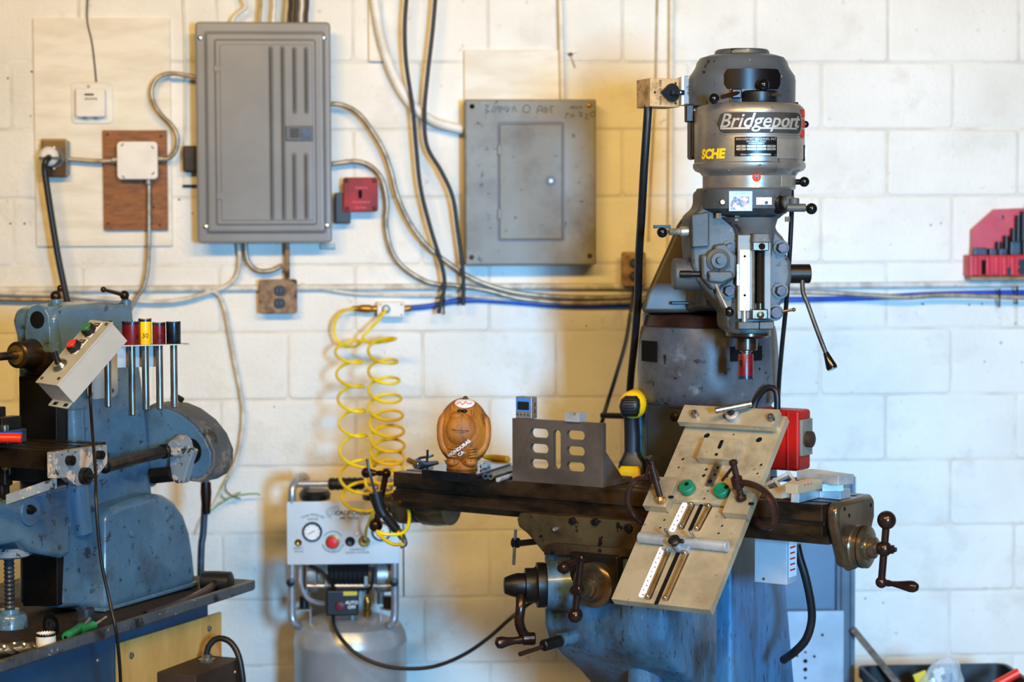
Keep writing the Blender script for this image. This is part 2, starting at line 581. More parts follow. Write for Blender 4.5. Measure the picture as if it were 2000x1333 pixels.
def gap(x0, y0, x1, y1, d, w_, par, m='panel_dark'):
    s_ = (WY - d) / FPX
    c_ = W((x0 + x1) / 2, (y0 + y1) / 2, d)
    hu, hv = (x1 - x0) / 2, (y1 - y0) / 2
    return obj('door_gap', G().plate(rrect(-hu * s_, -hv * s_, hu * s_, hv * s_, 6 * s_), [rrect((w_ - hu) * s_, (w_ - hv) * s_, (hu - w_) * s_, (hv - w_) * s_, 5 * s_)], (c_, X, Z, -Y_), 0.0006), m, par)
gap(421, 79, 617, 439, PB + 0.0090, 2.2, t)
gap(402, 64, 635, 455, PB + 0.0003, 2.4, t)
lt = obj('latch', wslab(G(), 558, 246, 611, 275, PB + 0.013, PB + 0.021, 2, 1), 'panel_dark', dr)
obj('finger_pull', wslab(G(), 567, 251, 584, 269, PB + 0.0205, PB + 0.022, 1, 0.5), 'black_plastic', lt)
obj('latch_lever', wslab(G(), 588, 250, 606, 270, PB + 0.0205, PB + 0.024, 1, 0.5), 'gunmetal', lt)
for y in (134, 384):
    obj('hinge', wslab(G(), 415 + y * 0.02, y - 6, 427 + y * 0.02, y + 6, PB + 0.005, PB + 0.015, 2, 1), 'panel_grey', t)
for a, b in ((391, 74), (632, 74), (402, 443), (639, 441)):
    obj('screw', dome(G(), a, b, PB, 5.5), 'screw_bright', cv)
# old switch half hidden behind the panel
t = thing('old_switch', 'dark rusty switch box half hidden behind the breaker panel', 'switch', W(375, 365, 0.01))
obj('bracket', wslab(G(), 358, 275, 391, 366, 0, 0.006, 2, 1), 'board_white', t)
obj('body', wslab(G(), 357, 285, 391, 336, 0.006, 0.05, 5, 3), 'dark_rust', t)
obj('foot', wslab(G(), 357, 361, 391, 366, 0.004, 0.012, 1, 0.5), 'pit', t)
# feeder cables above the breaker panel
feed = [(507, 'tan_cable', 0.006, 'tan'), (534, 'white_hose', 0.007, 'white'), (558, 'tan_cable', 0.005, 'pale tan'), (566, 'dark_rust', 0.006, 'brown'), (577, 'black_rubber', 0.006, 'black'), (588, 'white_hose', 0.005, 'narrow white'), (598, 'black_rubber', 0.006, 'last black')]
for a, m, r, c in feed:
    cable('feeder_cable', [(a + random.uniform(-3, 3), -30), (a + 2, 10), (a, 30), (a, 62)], 0.05, r, m, c + ' cable entering the top of the large breaker panel', 'cable', 8, 'cables above the breaker panel')
cable('cable_loop', [(452, 60), (455, 38), (468, 24), (480, 14), (474, -4), (470, -30)], 0.05, 0.006, 'white_hose', 'bent white cable looped above the left of the breaker panel', 'cable')
cable('thin_conduit', [(357, -25), (361, 90), (362, 200), (361, 300)], 0.006, 0.004, 'board_white', 'thin painted conduit down the wall left of the breaker panel', 'conduit')
# ---- red emergency box
t = thing('red_switch_box', 'square red electrical switch box beside the breaker panel', 'switch', W(704, 414, 0))
obj('back_box', wslab(G(), 654, 377, 684, 437, 0.0, 0.05, 3, 2), 'black_plastic', t)
obj('box', wslab(G(), 676, 352, 733, 410, 0.0, 0.05, 3, 2), 'red_enamel', t)
cv = obj('cover', wslab(G(), 670, 347, 738, 414, 0.05, 0.062, 6, 2), 'red_enamel', t)
obj('key_slot', wslab(G(), 700, 371, 707, 388, 0.0615, 0.0628, 3, 0.3), 'pit', cv)
for a, b in ((677, 353), (731, 353), (678, 407), (731, 407)):
    obj('screw', dome(G(), a, b, 0.062, 4.5, 0.3), 'dark_rust', cv)
g = G()
for y, xs in ((367, (694, 718)), (395, (688, 722)), (406, (694, 715))):
    a = xs[0]
    while a < xs[1]:
        wd = random.uniform(2, 4)
        wslab(g, a, y - 2, a + wd, y + 2, 0.0615, 0.0626, 0.4, 0.2)
        a += wd + 1.6
obj('worn_print', g, 'pink_red', cv, label='faint worn print')['kind'] = 'stuff'
# ---- hoses and black cables between the panels
cable('white_hose', [(727, -40), (735, 20), (746, 80), (768, 145), (800, 200), (842, 234), (880, 247), (905, 253)], 0.04, px(9.3, 6.16), 'white_hose', 'thick white plastic hose curving down to the dented grey panel', 'hose', 14)
tag(obj('cable_channel', wslab(G(), 720, -30, 747, 119, 0, 0.018, 1.5, 1.5), 'board_white'), 'short white cable channel at the top of the wall above the hose', 'channel')
cable('black_cable', [(798, -40), (791, 40), (793, 120), (806, 210), (813, 290), (822, 370), (842, 450), (862, 515), (868, 560), (856, 613)], 0.075, px(4.2, 6.14), 'black_rubber', 'black cable hanging left of its twin and crossing the white hose', 'cable')
cable('black_cable', [(853, -40), (846, 50), (836, 140), (829, 220), (834, 285), (862, 335), (884, 385), (894, 450), (904, 530), (905, 597)], 0.075, px(4.2, 6.14), 'black_rubber', 'black cable hanging close beside the dented grey panel', 'cable')
# ---- dented old panel
t = thing('fuse_box', 'worn grey-brown electrical panel with small door and pen marks', 'breaker panel', W(1037, 518, 0))
cv = obj('cover', wslab(G(), 908, 195, 1165, 518, 0.0, 0.095, 3, 3), 'old_grey', t)
dr = obj('door', wslab(G(), 975, 243, 1099, 468, 0.094, 0.1, 4, 2), 'old_door', t)
g = G()
s = (WY - 0.1) / FPX
c = W(1037, 355, 0.095)
o_ = rrect(-66 * s, -117 * s, 66 * s, 117 * s, 5 * s)
i_ = rrect(-62 * s, -112.5 * s, 62 * s, 112.5 * s, 4 * s)
obj('door_gap', g.plate(o_, [i_], (c + Y_ * 0.0005, X, Z, -Y_), 0.0012), 'panel_dark', cv)
g = G().ring(W(1076, 353, 0.1), -Y_, px(4, 6.1), px(9.5, 6.1), 0, 0.006, 24)
obj('lock_ring', g, 'panel_dark', dr)
g = G().lathe([(px(6, 6.1), 0), (px(5, 6.1), 0.003)], W(1076, 353, 0.1), -Y_, 18)
obj('lock_barrel', g, 'galv', dr)
for y in (293, 419):
    obj('hinge', wslab(G(), 972, y - 10, 979, y + 10, 0.094, 0.104, 2, 1), 'old_grey', dr)
for a, b, m in ((922, 208, 'pit'), (1151, 206, 'brass'), (921, 503, 'dark_rust'), (1152, 500, 'dark_rust')):
    obj('screw', dome(G(), a, b, 0.095, 5, 0.4), m, cv)
# pen scrawl along the top of the cover (written by hand, half rubbed off)
fr = (W(908, 195, 0.0955), X * s, -Z * s, -Y_)
L1 = [[(38, 12), (46, 11), (40, 20), (47, 22), (39, 27)], [(52, 25), (58, 11)], [(57, 25), (64, 11)], [(66, 12), (66, 25)], [(70, 24), (70, 13), (76, 20), (77, 12)], [(82, 12), (82, 24), (89, 14)], [(92, 24), (96, 12), (100, 24)],
      [(113, 18), (117, 11), (125, 12), (127, 19), (121, 25), (114, 22), (113, 17)], [(140, 26), (144, 13), (150, 14), (151, 25)], [(142, 21), (150, 20)], [(156, 13), (156, 25), (162, 19), (157, 17)], [(169, 26), (167, 13), (174, 14)],
      [(204, 17), (210, 12), (210, 18), (217, 12), (217, 18)], [(220, 17), (227, 13), (226, 18)], [(196, 36), (199, 26), (204, 29)], [(206, 35), (210, 28), (213, 34)], [(221, 24), (229, 26), (224, 31), (231, 32)], [(234, 29), (240, 28), (235, 37), (243, 36)], [(246, 25), (254, 24), (253, 32), (246, 32), (246, 25)]]
obj('handwriting', strokes(L1, fr, 0.0011), 'marker_ink', cv, label='hand-written pen scrawl')['kind'] = 'stuff'
tag(obj('painted_board', wslab(G(), 907, 98, 1101, 215, -0.002, 0.016, 1.5, 1), 'board_white'), 'white painted board showing above the dented grey panel', 'board')
cable('rigid_conduit', [(1094, -30), (1097, 100), (1099, 200)], 0.03, px(5, 6.17), 'board_white', 'painted conduit dropping into the top of the dented grey panel', 'conduit', 12)
t = thing('pipe_strap', 'small rusty strap screwed beside the conduit above the grey panel', 'bracket', W(1112, 126, 0))
obj('strap', wslab(G(), 1101, 97, 1128, 104, 0, 0.006, 1, 0.5), 'board_white', t)
obj('screw', dome(G(), 1114, 106, 0.0, 5, 0.8), 'dark_rust', t)
obj('tail', G().tube(wpath([(1114, 108), (1118, 118), (1123, 132)], 0.006), 0.0025, 6), 'tan_cable', t)
cable('rigid_conduit', [(1312, -30), (1311, 150), (1310, 300), (1309, 570)], 0.022, px(5, 6.17), 'board_white', 'long painted conduit running down the wall behind the milling head', 'conduit', 12)
cable('thin_wire', [(1284, -30), (1282, 90), (1279, 200), (1272, 330), (1266, 470)], 0.01, 0.003, 'tan_cable', 'thin pale wire down the wall left of the milling head', 'wire', 6)
# ---- conduits from the breaker panel and along the wall
flex('flexible_conduit', [(640, 204), (668, 205), (700, 222), (728, 258), (750, 296), (764, 335), (777, 385), (800, 435), (832, 478), (878, 516), (930, 548), (1000, 570), (1090, 580), (1200, 581), (1300, 574), (1420, 570), (1540, 571), (1610, 572), (1700, 577), (1770, 581), (1850, 577), (2040, 583)], 0.05, 'upper flexible conduit sweeping from the breaker panel along the wall to the right', r=0.0085)
flex('flexible_conduit', [(642, 322), (668, 318), (700, 316), (728, 328), (748, 356), (756, 400), (754, 440), (765, 490), (790, 524), (838, 552), (890, 558), (950, 567), (1020, 584), (1120, 592), (1260, 588)], 0.035, 'lower flexible conduit curling round the red switch box', r=0.0085)
cable('rigid_conduit', [(-40, 567), (480, 563), (1000, 560), (1500, 559), (2040, 554)], 0.014, px(6.5, 6.18), 'flex_painted', 'white painted conduit running level along the whole wall', 'conduit', 12)
flex('flexible_conduit', [(588, 556), (640, 566), (700, 574), (800, 577), (900, 578), (1000, 585), (1200, 590)], 0.016, 'thin white painted flexible conduit under the level conduit', 'flex_painted', 0.006)
flex('flexible_conduit', [(-40, 571), (40, 574), (120, 577), (200, 583), (300, 590), (360, 585), (405, 572), (440, 560), (462, 540), (468, 505), (464, 470)], 0.03, 'flexible conduit rising from behind the left machine to the breaker panel', 'flex_painted', 0.0075)
flex('flexible_conduit', [(-40, 583), (40, 585), (110, 586), (180, 592), (240, 596)], 0.03, 'metal flexible conduit at the left edge behind the left machine', 'flex_metal', 0.0075)
flex('flexible_conduit', [(480, 465), (480, 490), (486, 514), (504, 529), (530, 529), (552, 519)], 0.035, 'short flexible conduit looped under the breaker panel', 'flex_metal', 0.0085)
cable('rigid_conduit', [(560, 465), (561, 500), (561, 552)], 0.04, px(5, 6.16), 'rust_plate', 'rusty conduit from the breaker panel down to the receptacle', 'conduit', 12)
g = G()
wslab(g, 625, 476, 655, 487, 0.0, 0.01, 1, 1)
tag(obj('grey_tape', g, 'galv'), 'small grey tape patch on the wall below the breaker panel', 'tape')
flex('loose_conduit', [(398, 566), (424, 574), (438, 600), (448, 650), (459, 710), (470, 765), (475, 810), (470, 865), (460, 905), (446, 934)], 0.03, 'loose white flexible conduit dangling on the wall beside the left machine', 'flex_painted', 0.0065)
for pts, m, lab in (([(448, 930), (432, 960), (440, 975), (470, 968), (500, 965), (508, 968)], 'green_wire', 'green wire end'), ([(446, 932), (440, 955), (455, 970), (470, 975)], 'black_rubber', 'black wire end'), ([(446, 932), (420, 985), (410, 995), (395, 1015), (384, 1045)], 'white_plastic', 'white wire end'), ([(470, 962), (430, 985), (405, 1005), (398, 1018)], 'green_wire', 'second green wire end')):
    cable('bare_wire', pts, 0.04, 0.0022, m, lab + ' spilling out of the loose conduit', 'wire', 6, 'loose wire ends')
def receptacle(x0, y0, x1, y1, label, m):
    t = thing('receptacle', label, 'outlet', W((x0 + x1) / 2, y1, 0))
    obj('box', wslab(G(), x0 + 3, y0 + 3, x1 - 3, y1 - 3, 0, 0.045, 3, 2), m, t)
    cv = obj('cover', wslab(G(), x0, y0, x1, y1, 0.045, 0.055, 5, 3), m, t)
    for k in (0.33, 0.70):
        y = y0 + (y1 - y0) * k
        f = obj('socket_face', wslab(G(), (x0 + x1) / 2 - 8, y - 10, (x0 + x1) / 2 + 14, y + 10, 0.054, 0.058, 8, 1), 'black_plastic', cv)
        for q in (-2, 6):
            obj('slot', wslab(G(), (x0 + x1) / 2 + q - 1, y - 4, (x0 + x1) / 2 + q + 1, y + 3, 0.0575, 0.0585, 0.4, 0.2), 'panel_dark', f)
    return t
receptacle(506, 546, 580, 613, 'rusty two-socket receptacle below the breaker panel', 'rust_plate')
receptacle(1214, 492, 1262, 560, 'grimy brown receptacle on the wall beside the milling machine', 'rust_plate')
# ---- compressed-air outlet with blue hose
t = thing('air_manifold', 'small white air outlet block with brass coupler on the wall', 'air fitting', W(763, 620, 0))
bd = obj('block', wslab(G(), 737, 590, 790, 620, 0.0, 0.05, 2, 2), 'white_plastic', t)
for a, b in ((743, 595), (784, 595), (743, 615), (784, 615)):
    obj('screw', dome(G(), a, b, 0.05, 2.2), 'brass', bd)
g = G().cyl(W(754, 604, 0.05), W(754, 604, 0.07), 0.013, 0.010, n=16, ch=0.002)
obj('front_fitting', g, 'galv', t)
A, B = W(740, 604, 0.03), W(688, 603, 0.03)
g = G().lathe([(0.008, 0), (0.011, 0.004), (0.011, 0.018), (0.0085, 0.021), (0.0125, 0.025), (0.0125, 0.05), (0.010, 0.056), (0.0075, 0.072), (0.006, (B - A).length)], A, B - A, 18)
obj('brass_coupler', g, 'brass', t)
g = G().cyl(W(788, 604, 0.03), W(803, 602, 0.03), 0.010, n=14, ch=0.002)
obj('hose_nut', g, 'brass', t)
cable('blue_air_hose', [(801, 602), (840, 598), (880, 590), (930, 586), (1000, 590), (1100, 597), (1240, 597), (1400, 590), (1540, 586), (1640, 584), (1725, 581), (1800, 576), (1900, 573), (2040, 571)], 0.011, px(5.5, 6.17), 'blue_hose', 'bright blue air hose running along the wall', 'hose', 12)
for a, b in ((1952, 574), (1986, 568), (867, 588)):
    g = G().tube(wpath([(a, b - 8, 0.045), (a + 1, b, 0.066), (a, b + 10, 0.05), (a, b + 26, 0.03)], 0.05), 0.003, 6)
    tag(obj('cable_tie', g, 'black_rubber'), {1952: 'black cable tie under the red tooling rack', 1986: 'black cable tie nearest the right edge on the wall conduits', 867: 'black cable tie where the black cable meets the blue hose'}[a], 'cable tie', 'cable ties on the wall')
# ================================================================ horizontal milling machine on the left
mat('mill_blue', '587d96', '3f5d74', scale=3, rough=0.27, bump=0.0004, bscale=45, spots=[('3d4449', 7, 0.50, 0.22, 0.75), ('2a2a2a', 34, 0.60, 0.05, 0.8), ('93a0a6', 70, 0.66, 0.03, 0.6)], lo=0.35, hi=0.7, coat=0.3)
mat('mill_blue_dark', '4f6f8f', '42607f', scale=4, rough=0.35)
mat('mill_chipped', '8a949a', '78838a', scale=6, rough=0.5, spots=[('c9b7a6', 26, 0.55, 0.02), ('3b3028', 34, 0.58, 0.02)], bump=0.0008, bscale=50)
mat('guard_grey', '5f605f', '474c50', scale=7, rough=0.5, spots=[('8d8272', 11, 0.54, 0.1), ('2f2c28', 25, 0.60, 0.04)], bump=0.0006)
mat('dark_iron', '1a1613', '0c0b0a', scale=14, rough=0.42, metal=0.4, bump=0.0004)
mat('oily_steel', '4a3c2e', '241d16', scale=9, rough=0.3, metal=0.75, rvar=0.1)
mat('bright_steel', 'b9b6b0', '8f8b84', scale=30, rough=0.22, metal=0.9)
mat('satin_steel', '9b9a98', '75726e', scale=40, rough=0.32, metal=0.85, stretch=(4, 4, 0.4))
mat('tray_grey', '4d565d', '393f45', scale=8, rough=0.45, spots=[('1f1c1a', 15, 0.55, 0.1), ('8b9095', 50, 0.63, 0.03)])
mat('chips_black', '16120f', '2a2018', scale=60, rough=0.7, bump=0.003, bscale=120)
mat('cabinet_blue', '34536d', '2b465d', scale=3, rough=0.4)
mat('plywood', 'dcae62', 'bb8842', scale=5, rough=0.55, stretch=(3, 3, 0.7), lo=0.35, hi=0.75, spots=[('6f4a22', 7, 0.72)])
mat('ctrl_grey', 'b5b6b2', 'a9aaa6', scale=6, rough=0.42)
mat('btn_green', '1f7a48', rough=0.35)
mat('btn_red', 'e0251b', rough=0.3)
mat('saw_red', '75111b', '560b13', scale=15, rough=0.35)
mat('saw_yellow', 'f2c80a', 'e0b407', scale=15, rough=0.35)
mat('saw_steel', '3f4a58', '20242b', scale=20, rough=0.28, metal=0.7)
mat('saw_white', 'e6e2d8', 'cfc8b9', scale=20, rough=0.5, spots=[('8a5a36', 14, 0.66)])
mat('box_brown', '3a2a22', '2a1d17', scale=12, rough=0.6, spots=[('8a7a6a', 60, 0.72)])
mat('handle_red', 'e02a14', rough=0.35)
mat('tool_green', '1d8a55', '146c41', scale=15, rough=0.4)
mat('dark_handle', '3a221b', '27170f', scale=12, rough=0.3, metal=0.5)

LA = rad(61)
a1 = V((cos(LA), sin(LA), 0))          # towards the rear of the machine
ln = V((sin(LA), -cos(LA), 0))         # its right side, seen here
TRZ = 0.71
QS = PZ(215, 1193, 0.69)               # foot of the casting, right side
def LS(x, y, off=0.0):
    """pixel on the side plane of the machine, moved out by off"""
    return PL(x, y, QS + ln * off, ln)
LM = thing('horizontal_mill', 'blue-grey horizontal milling machine standing in a tray at left', 'milling machine', QS)
# base casting
g = G()
out = [LS(*p) for p in [(206, 1195), (204, 1020), (214, 996), (240, 983), (300, 964), (325, 967), (345, 979), (363, 1005), (375, 1040), (382, 1085), (387, 1141)]]
g.prism(out, -ln * 0.115)
bc = obj('base_casting', g, 'mill_blue', LM, bevel=0.022, seg=4)
g = G().lathe([(px(9, 5), 0), (px(9, 5), 0.004), (px(7, 5), 0.006)], LS(257, 1042), ln, 20)
obj('blank_plug', g, 'mill_blue', bc)
g = G().lathe([(px(6, 5), 0), (px(6, 5), 0.002)], LS(266, 1094), ln, 20)
obj('blank_plug', g, 'mill_blue', bc)
fq = LS(204, 1100) - ln * 0.10
for a, b in ((163, 1036), (163, 1074), (178, 1088), (178, 1126)):
    p = PL(a, b, LS(206, 1100), a1)
    obj('bolt_hole', G().lathe([(px(4, 5), 0), (px(3.4, 5), 0.0015)], p + a1 * 0.0005, -a1, 12), 'pit', bc)
g = G().prism([LS(*p, 0.006) for p in [(205, 1197), (205, 1190), (387, 1136), (388, 1144)]], -ln * 0.13)
obj('base_flange', g, 'mill_blue', LM, bevel=0.003)
# column
CO = -0.055
out = [LS(*p, CO) for p in [(118, 1190), (116, 900), (116, 720), (112, 660), (104, 628), (112, 604), (140, 596), (200, 591), (250, 592), (263, 606), (268, 660), (280, 740), (292, 850), (300, 960), (320, 1010), (330, 1180)]]
cl = obj('column', G().prism(out, -ln * 0.13), 'mill_blue', LM, bevel=0.016, seg=3)
# rounded rib down the column side
g = G().tube([LS(140, 800, CO - 0.006), LS(146, 900, CO - 0.004), LS(152, 985, CO - 0.002), LS(160, 1040, CO)], 0.03, 16)
obj('column_rib', g, 'mill_blue', LM)
# dark dovetail ways on the front of the column
f0 = LS(117, 700, CO)
def LF(x, y, off=0.0):
    """pixel on the front plane of the column (off towards the viewer)"""
    return PL(x, y, f0 - a1 * off, a1)
g = G().prism([LF(*p, 0.022) for p in [(36, 735), (110, 735), (112, 1185), (44, 1185)]], a1 * 0.045)
obj('column_ways', g, 'dark_iron', LM, bevel=0.003)
for q in (110, 113):
    pass
# overarm casting
g = G()
fo = [LF(*p, 0.03) for p in [(49, 690), (48, 640), (51, 614), (60, 599), (73, 594), (86, 600), (94, 616), (97, 640), (99, 690)]]
g.prism(fo, a1 * 0.10)
oa = obj('overarm', g, 'mill_blue', LM, bevel=0.004)
c = LF(73, 625, 0.031)
g = G().lathe([(px(17, 4.9), 0), (px(17, 4.9), 0.001), (px(14.5, 4.9), 0.002)], c, -a1, 28)
obj('overarm_bore', g, 'pit', oa)
# clamping screws with ball handles
for (bx, by, top, balls) in ((110, 596, 583, [(109, 579, 11), (118, 563, 6.5)]), (246, 600, 585, [(243, 577, 10), (202, 566, 6)])):
    c = LS(bx, by + 18, CO - 0.05)
    t_ = LS(bx, top, CO - 0.05)
    g = G().cyl(c, t_, px(13, 5), px(11, 5), n=20, ch=0.003)
    bo = obj('clamp_boss', g, 'mill_blue', LM)
    g = G()
    pts = [PL(x, y, c, ln) for x, y, r in balls]
    for q, (x, y, r) in zip(pts, balls):
        g.sph(q, px(r, 5), 16, 10)
    g.cyl(pts[0], pts[1], px(4.5, 5), px(3.4, 5), n=12)
    g.cyl(t_, pts[0], px(6, 5), n=12)
    obj('ball_handle', g, 'dark_handle', bo)
# spindle nose and arbor
c = LF(78, 690, 0.0)
g = G().lathe([(px(44, 4.9), -0.01), (px(44, 4.9), 0.02), (px(40, 4.9), 0.026), (px(30, 4.9), 0.03), (px(27, 4.9), 0.05), (px(26, 4.9), 0.085), (px(20, 4.9), 0.09)], c, -a1, 36)
sp = obj('spindle_nose', g, 'oily_steel', LM)
e = c - a1 * 0.42
g = G().lathe([(px(8.5, 4.8), 0.08), (px(8.5, 4.8), 0.42)], c, -a1, 18)
obj('arbor', g, 'oily_steel', sp)
g = G().ring(c - a1 * 0.088, -a1, px(9, 4.8), px(19, 4.8), 0, 0.004, 28)
obj('arbor_collar', g, 'brass', sp)
g = G().lathe([(px(11, 4.7), 0.16), (px(11, 4.7), 0.24)], c, -a1, 18)
obj('red_cutter', g, 'saw_red', sp)
# belt guard at the rear
qb = LS(300, 860, CO + 0.02) + a1 * 0.02
def LB(x, y, off=0.0):
    return PL(x, y, qb - a1 * off, a1)
out = [(268, 830), (276, 800), (300, 788), (330, 792), (356, 803), (384, 824), (406, 852), (419, 884), (418, 912), (407, 932), (388, 943), (364, 940), (340, 930), (310, 930), (275, 925)]
gd = obj('belt_guard', G().prism([LB(*p) for p in out], a1 * 0.09), 'guard_grey', LM, bevel=0.006)
inn = [(272, 840), (280, 808), (302, 796), (328, 800), (352, 811), (378, 832), (399, 858), (411, 886), (410, 910), (400, 926), (386, 935), (364, 932), (340, 922), (310, 922), (280, 918)]
obj('guard_face', G().prism([LB(*p, 0.004) for p in inn], a1 * 0.012), 'mill_blue', gd, bevel=0.003)
g = G().lathe([(px(26, 5.1), 0), (px(26, 5.1), 0.003)], LB(372, 882, 0.005), -a1, 28)
obj('shaft_opening', g, 'pit', gd)
g = G().tube([LB(336, 780, -0.05), LB(350, 776, -0.05), LB(356, 782, -0.05)], 0.008, 8)
obj('guard_knob', g, 'dark_iron', gd)
# feed gearbox bracket with its universal joint
c = LB(348, 868, 0.012)
g = G().lathe([(px(24, 5), 0), (px(25, 5), 0.012), (px(20, 5), 0.03), (px(16, 5), 0.05)], LB(360, 872, 0.006), -a1, 24)
g.prism([LB(*p, 0.03) for p in [(330, 880), (352, 868), (378, 880), (366, 915), (358, 945), (340, 945), (330, 925)]], a1 * 0.03)
yk = obj('feed_bracket', g, 'mill_chipped', LM, bevel=0.005)
g = G().hexnut(LB(300, 930, 0.02), LB(340, 926, 0.02), px(18, 5))
obj('feed_nut', g, 'dark_iron', yk, bevel=0.002)
g = G().lathe([(px(22, 5), 0), (px(22, 5), 0.02)], LB(292, 932, -0.02), -a1, 24)
obj('feed_boss', g, 'mill_blue', yk)
uj = LB(325, 881, 0.05)
te = LS(205, 912, 0.05)
g = G().cyl(uj, te, px(12, 4.95), n=20)
fs = obj('feed_shaft', g, 'oily_steel', LM)
g = G().cyl(uj - (te - uj).normalized() * 0.03, uj + (te - uj).normalized() * 0.02, px(15, 5), n=16, ch=0.003)
obj('universal_joint', g, 'dark_iron', fs)
obj('universal_joint', G().sph(te, px(14, 4.9), 14, 8), 'dark_iron', fs)
# bearing plate on the column that carries the rack
g = G().plate(rrect(0, 0, 0.115, 0.17, 0.02), [], (LS(170, 782, CO + 0.006), a1, Z, ln), 0.008)
bp_ = obj('mounting_plate', g, 'ctrl_grey', LM, bevel=0.0015)
for q in ((0.014, 0.014), (0.1, 0.016)):
    obj('screw', G().lathe([(0.006, 0), (0.004, 0.004)], LS(170, 782, CO + 0.014) + a1 * q[0] + Z * q[1], ln, 12), 'gunmetal', bp_)
# knee, elevating screw
KO = -0.02
out = [LS(*p, KO) for p in [(-70, 985), (60, 965), (137, 945), (139, 1085), (120, 1092), (60, 1080), (40, 1060), (-70, 1080)]]
kn = obj('knee', G().prism(out, -ln * 0.15), 'mill_blue', LM, bevel=0.012, seg=3)
g = G().lathe([(px(29, 4.8), 0), (px(29, 4.8), 0.003), (px(27, 4.8), 0.005)], LS(58, 1000, KO), ln, 32)
pc = obj('cover_disc', g, 'mill_blue', kn)
g = G().lathe([(px(10, 4.8), 0), (px(9, 4.8), 0.008), (px(5, 4.8), 0.01), (px(5, 4.8), 0.016)], LS(58, 996, KO + 0.005), ln, 16)
obj('disc_screw', g, 'dark_iron', pc)
sb = PL(17, 1070, LS(17, 1070, -0.09), ln)
zz = lambda y: PL(17, y, sb, Y_).z
g = G().lathe([(px(38, 4.8), zz(1088)), (px(45, 4.8), zz(1084)), (px(45, 4.8), zz(1074)), (px(40, 4.8), zz(1068))], V((sb.x, sb.y, 0)), Z, 32)
obj('knee_collar', g, 'mill_chipped', kn)
z0, z1 = TRZ - 0.02, zz(1085)
pr = []
k = int((z1 - z0) / 0.005)
for i in range(k + 1):
    z = z0 + (z1 - z0) * i / k
    pr.append((px(11, 4.8) if i % 2 else px(9, 4.8), z))
g = G().lathe(pr, V((sb.x, sb.y, 0)), Z, 16)
obj('elevating_screw', g, 'gunmetal', LM, auto=10)
g = G().lathe([(px(34, 4.8), TRZ - 0.04), (px(34, 4.8), zz(1205)), (px(30, 4.8), zz(1199)), (px(20, 4.8), zz(1198)), (px(19, 4.8), zz(1190))], V((sb.x, sb.y, 0)), Z, 28)
obj('screw_base', g, 'mill_blue', LM)
# table with T-slots
tc = P(101, 880, 4.62)
TO = (tc - QS).dot(ln)
def LT(x, y, off=0.0):
    return PL(x, y, tc + ln * off, ln)
TL = 0.75
p0, p1 = LT(101, 880), LT(207, 866)
wt = (p1 - p0).dot(a1)
prof = [(0, -0.045), (0, 0)]
for k in range(3):
    u = wt * (0.2 + 0.3 * k)
    prof += [(u - 0.007, 0), (u - 0.007, -0.014), (u + 0.007, -0.014), (u + 0.007, 0)]
prof += [(wt, 0), (wt, -0.045)]
tb = obj('table', G().prism([p0 + a1 * a + Z * b for a, b in prof], -ln * TL), 'oily_steel', LM, bevel=0.0015)
out = [LT(*p, 0.022) for p in [(106, 884), (210, 869), (211, 905), (196, 925), (182, 940), (168, 950), (152, 951), (142, 944), (130, 934), (107, 936)]]
eb = obj('end_bracket', G().prism(out, -ln * 0.022), 'mill_chipped', LM, bevel=0.003)
for (x, y, r, dd) in ((133, 900, 10, 0.014), (191, 889, 9, 0.014)):
    c = LT(x, y, 0.022)
    obj('bracket_bolt', G().lathe([(px(r, 4.6), 0), (px(r, 4.6), dd), (px(r * 0.5, 4.6), dd), (px(r * 0.5, 4.6), dd + 0.004)], c, ln, 18), 'dark_iron', eb)
c = LT(163, 930, 0.022)
obj('screw_hub', G().lathe([(px(17, 4.6), 0), (px(17, 4.6), 0.012), (px(12, 4.6), 0.012), (px(12, 4.6), 0.018), (px(6, 4.6), 0.018), (px(6, 4.6), 0.026), (px(4, 4.6), 0.026)], c, ln, 24), 'black_rubber', eb)
g = G().prism([LT(*p, -0.03) for p in [(104, 915), (200, 905), (190, 940), (110, 945)]], -ln * 0.5)
sd = obj('saddle', g, 'dark_iron', LM, bevel=0.003)
# long chipped gib strip below the table front
A, B = PL(22, 975, tc - a1 * 0.0, a1), LT(112, 944, -0.02)
g = G().prism([B + V((0, 0, 0.012)), B - Z * 0.012, B - a1 * 0.02 - Z * 0.012, B - a1 * 0.02 + Z * 0.012], (A - B))
obj('gib_strip', g, 'mill_chipped', LM, bevel=0.002)
# feed trip dog cluster at the left edge
q = LT(101, 900, -0.06)
g = G()
for (x, y, wx, wy) in ((8, 925, 26, 50), (4, 960, 22, 40), (22, 918, 14, 24)):
    g.box(PL(x, y, q - a1 * 0.03, a1), (px(wx, 4.7), 0.03, px(wy, 4.7)), (-ln, a1, Z))
td = obj('trip_dog', g, 'dark_iron', LM, bevel=0.006)
g = G().lathe([(px(7, 4.7), 0), (px(7, 4.7), 0.01), (px(4, 4.7), 0.012)], PL(14, 912, q - a1 * 0.05, a1), -a1, 14)
obj('dog_screw', g, 'brass', td)

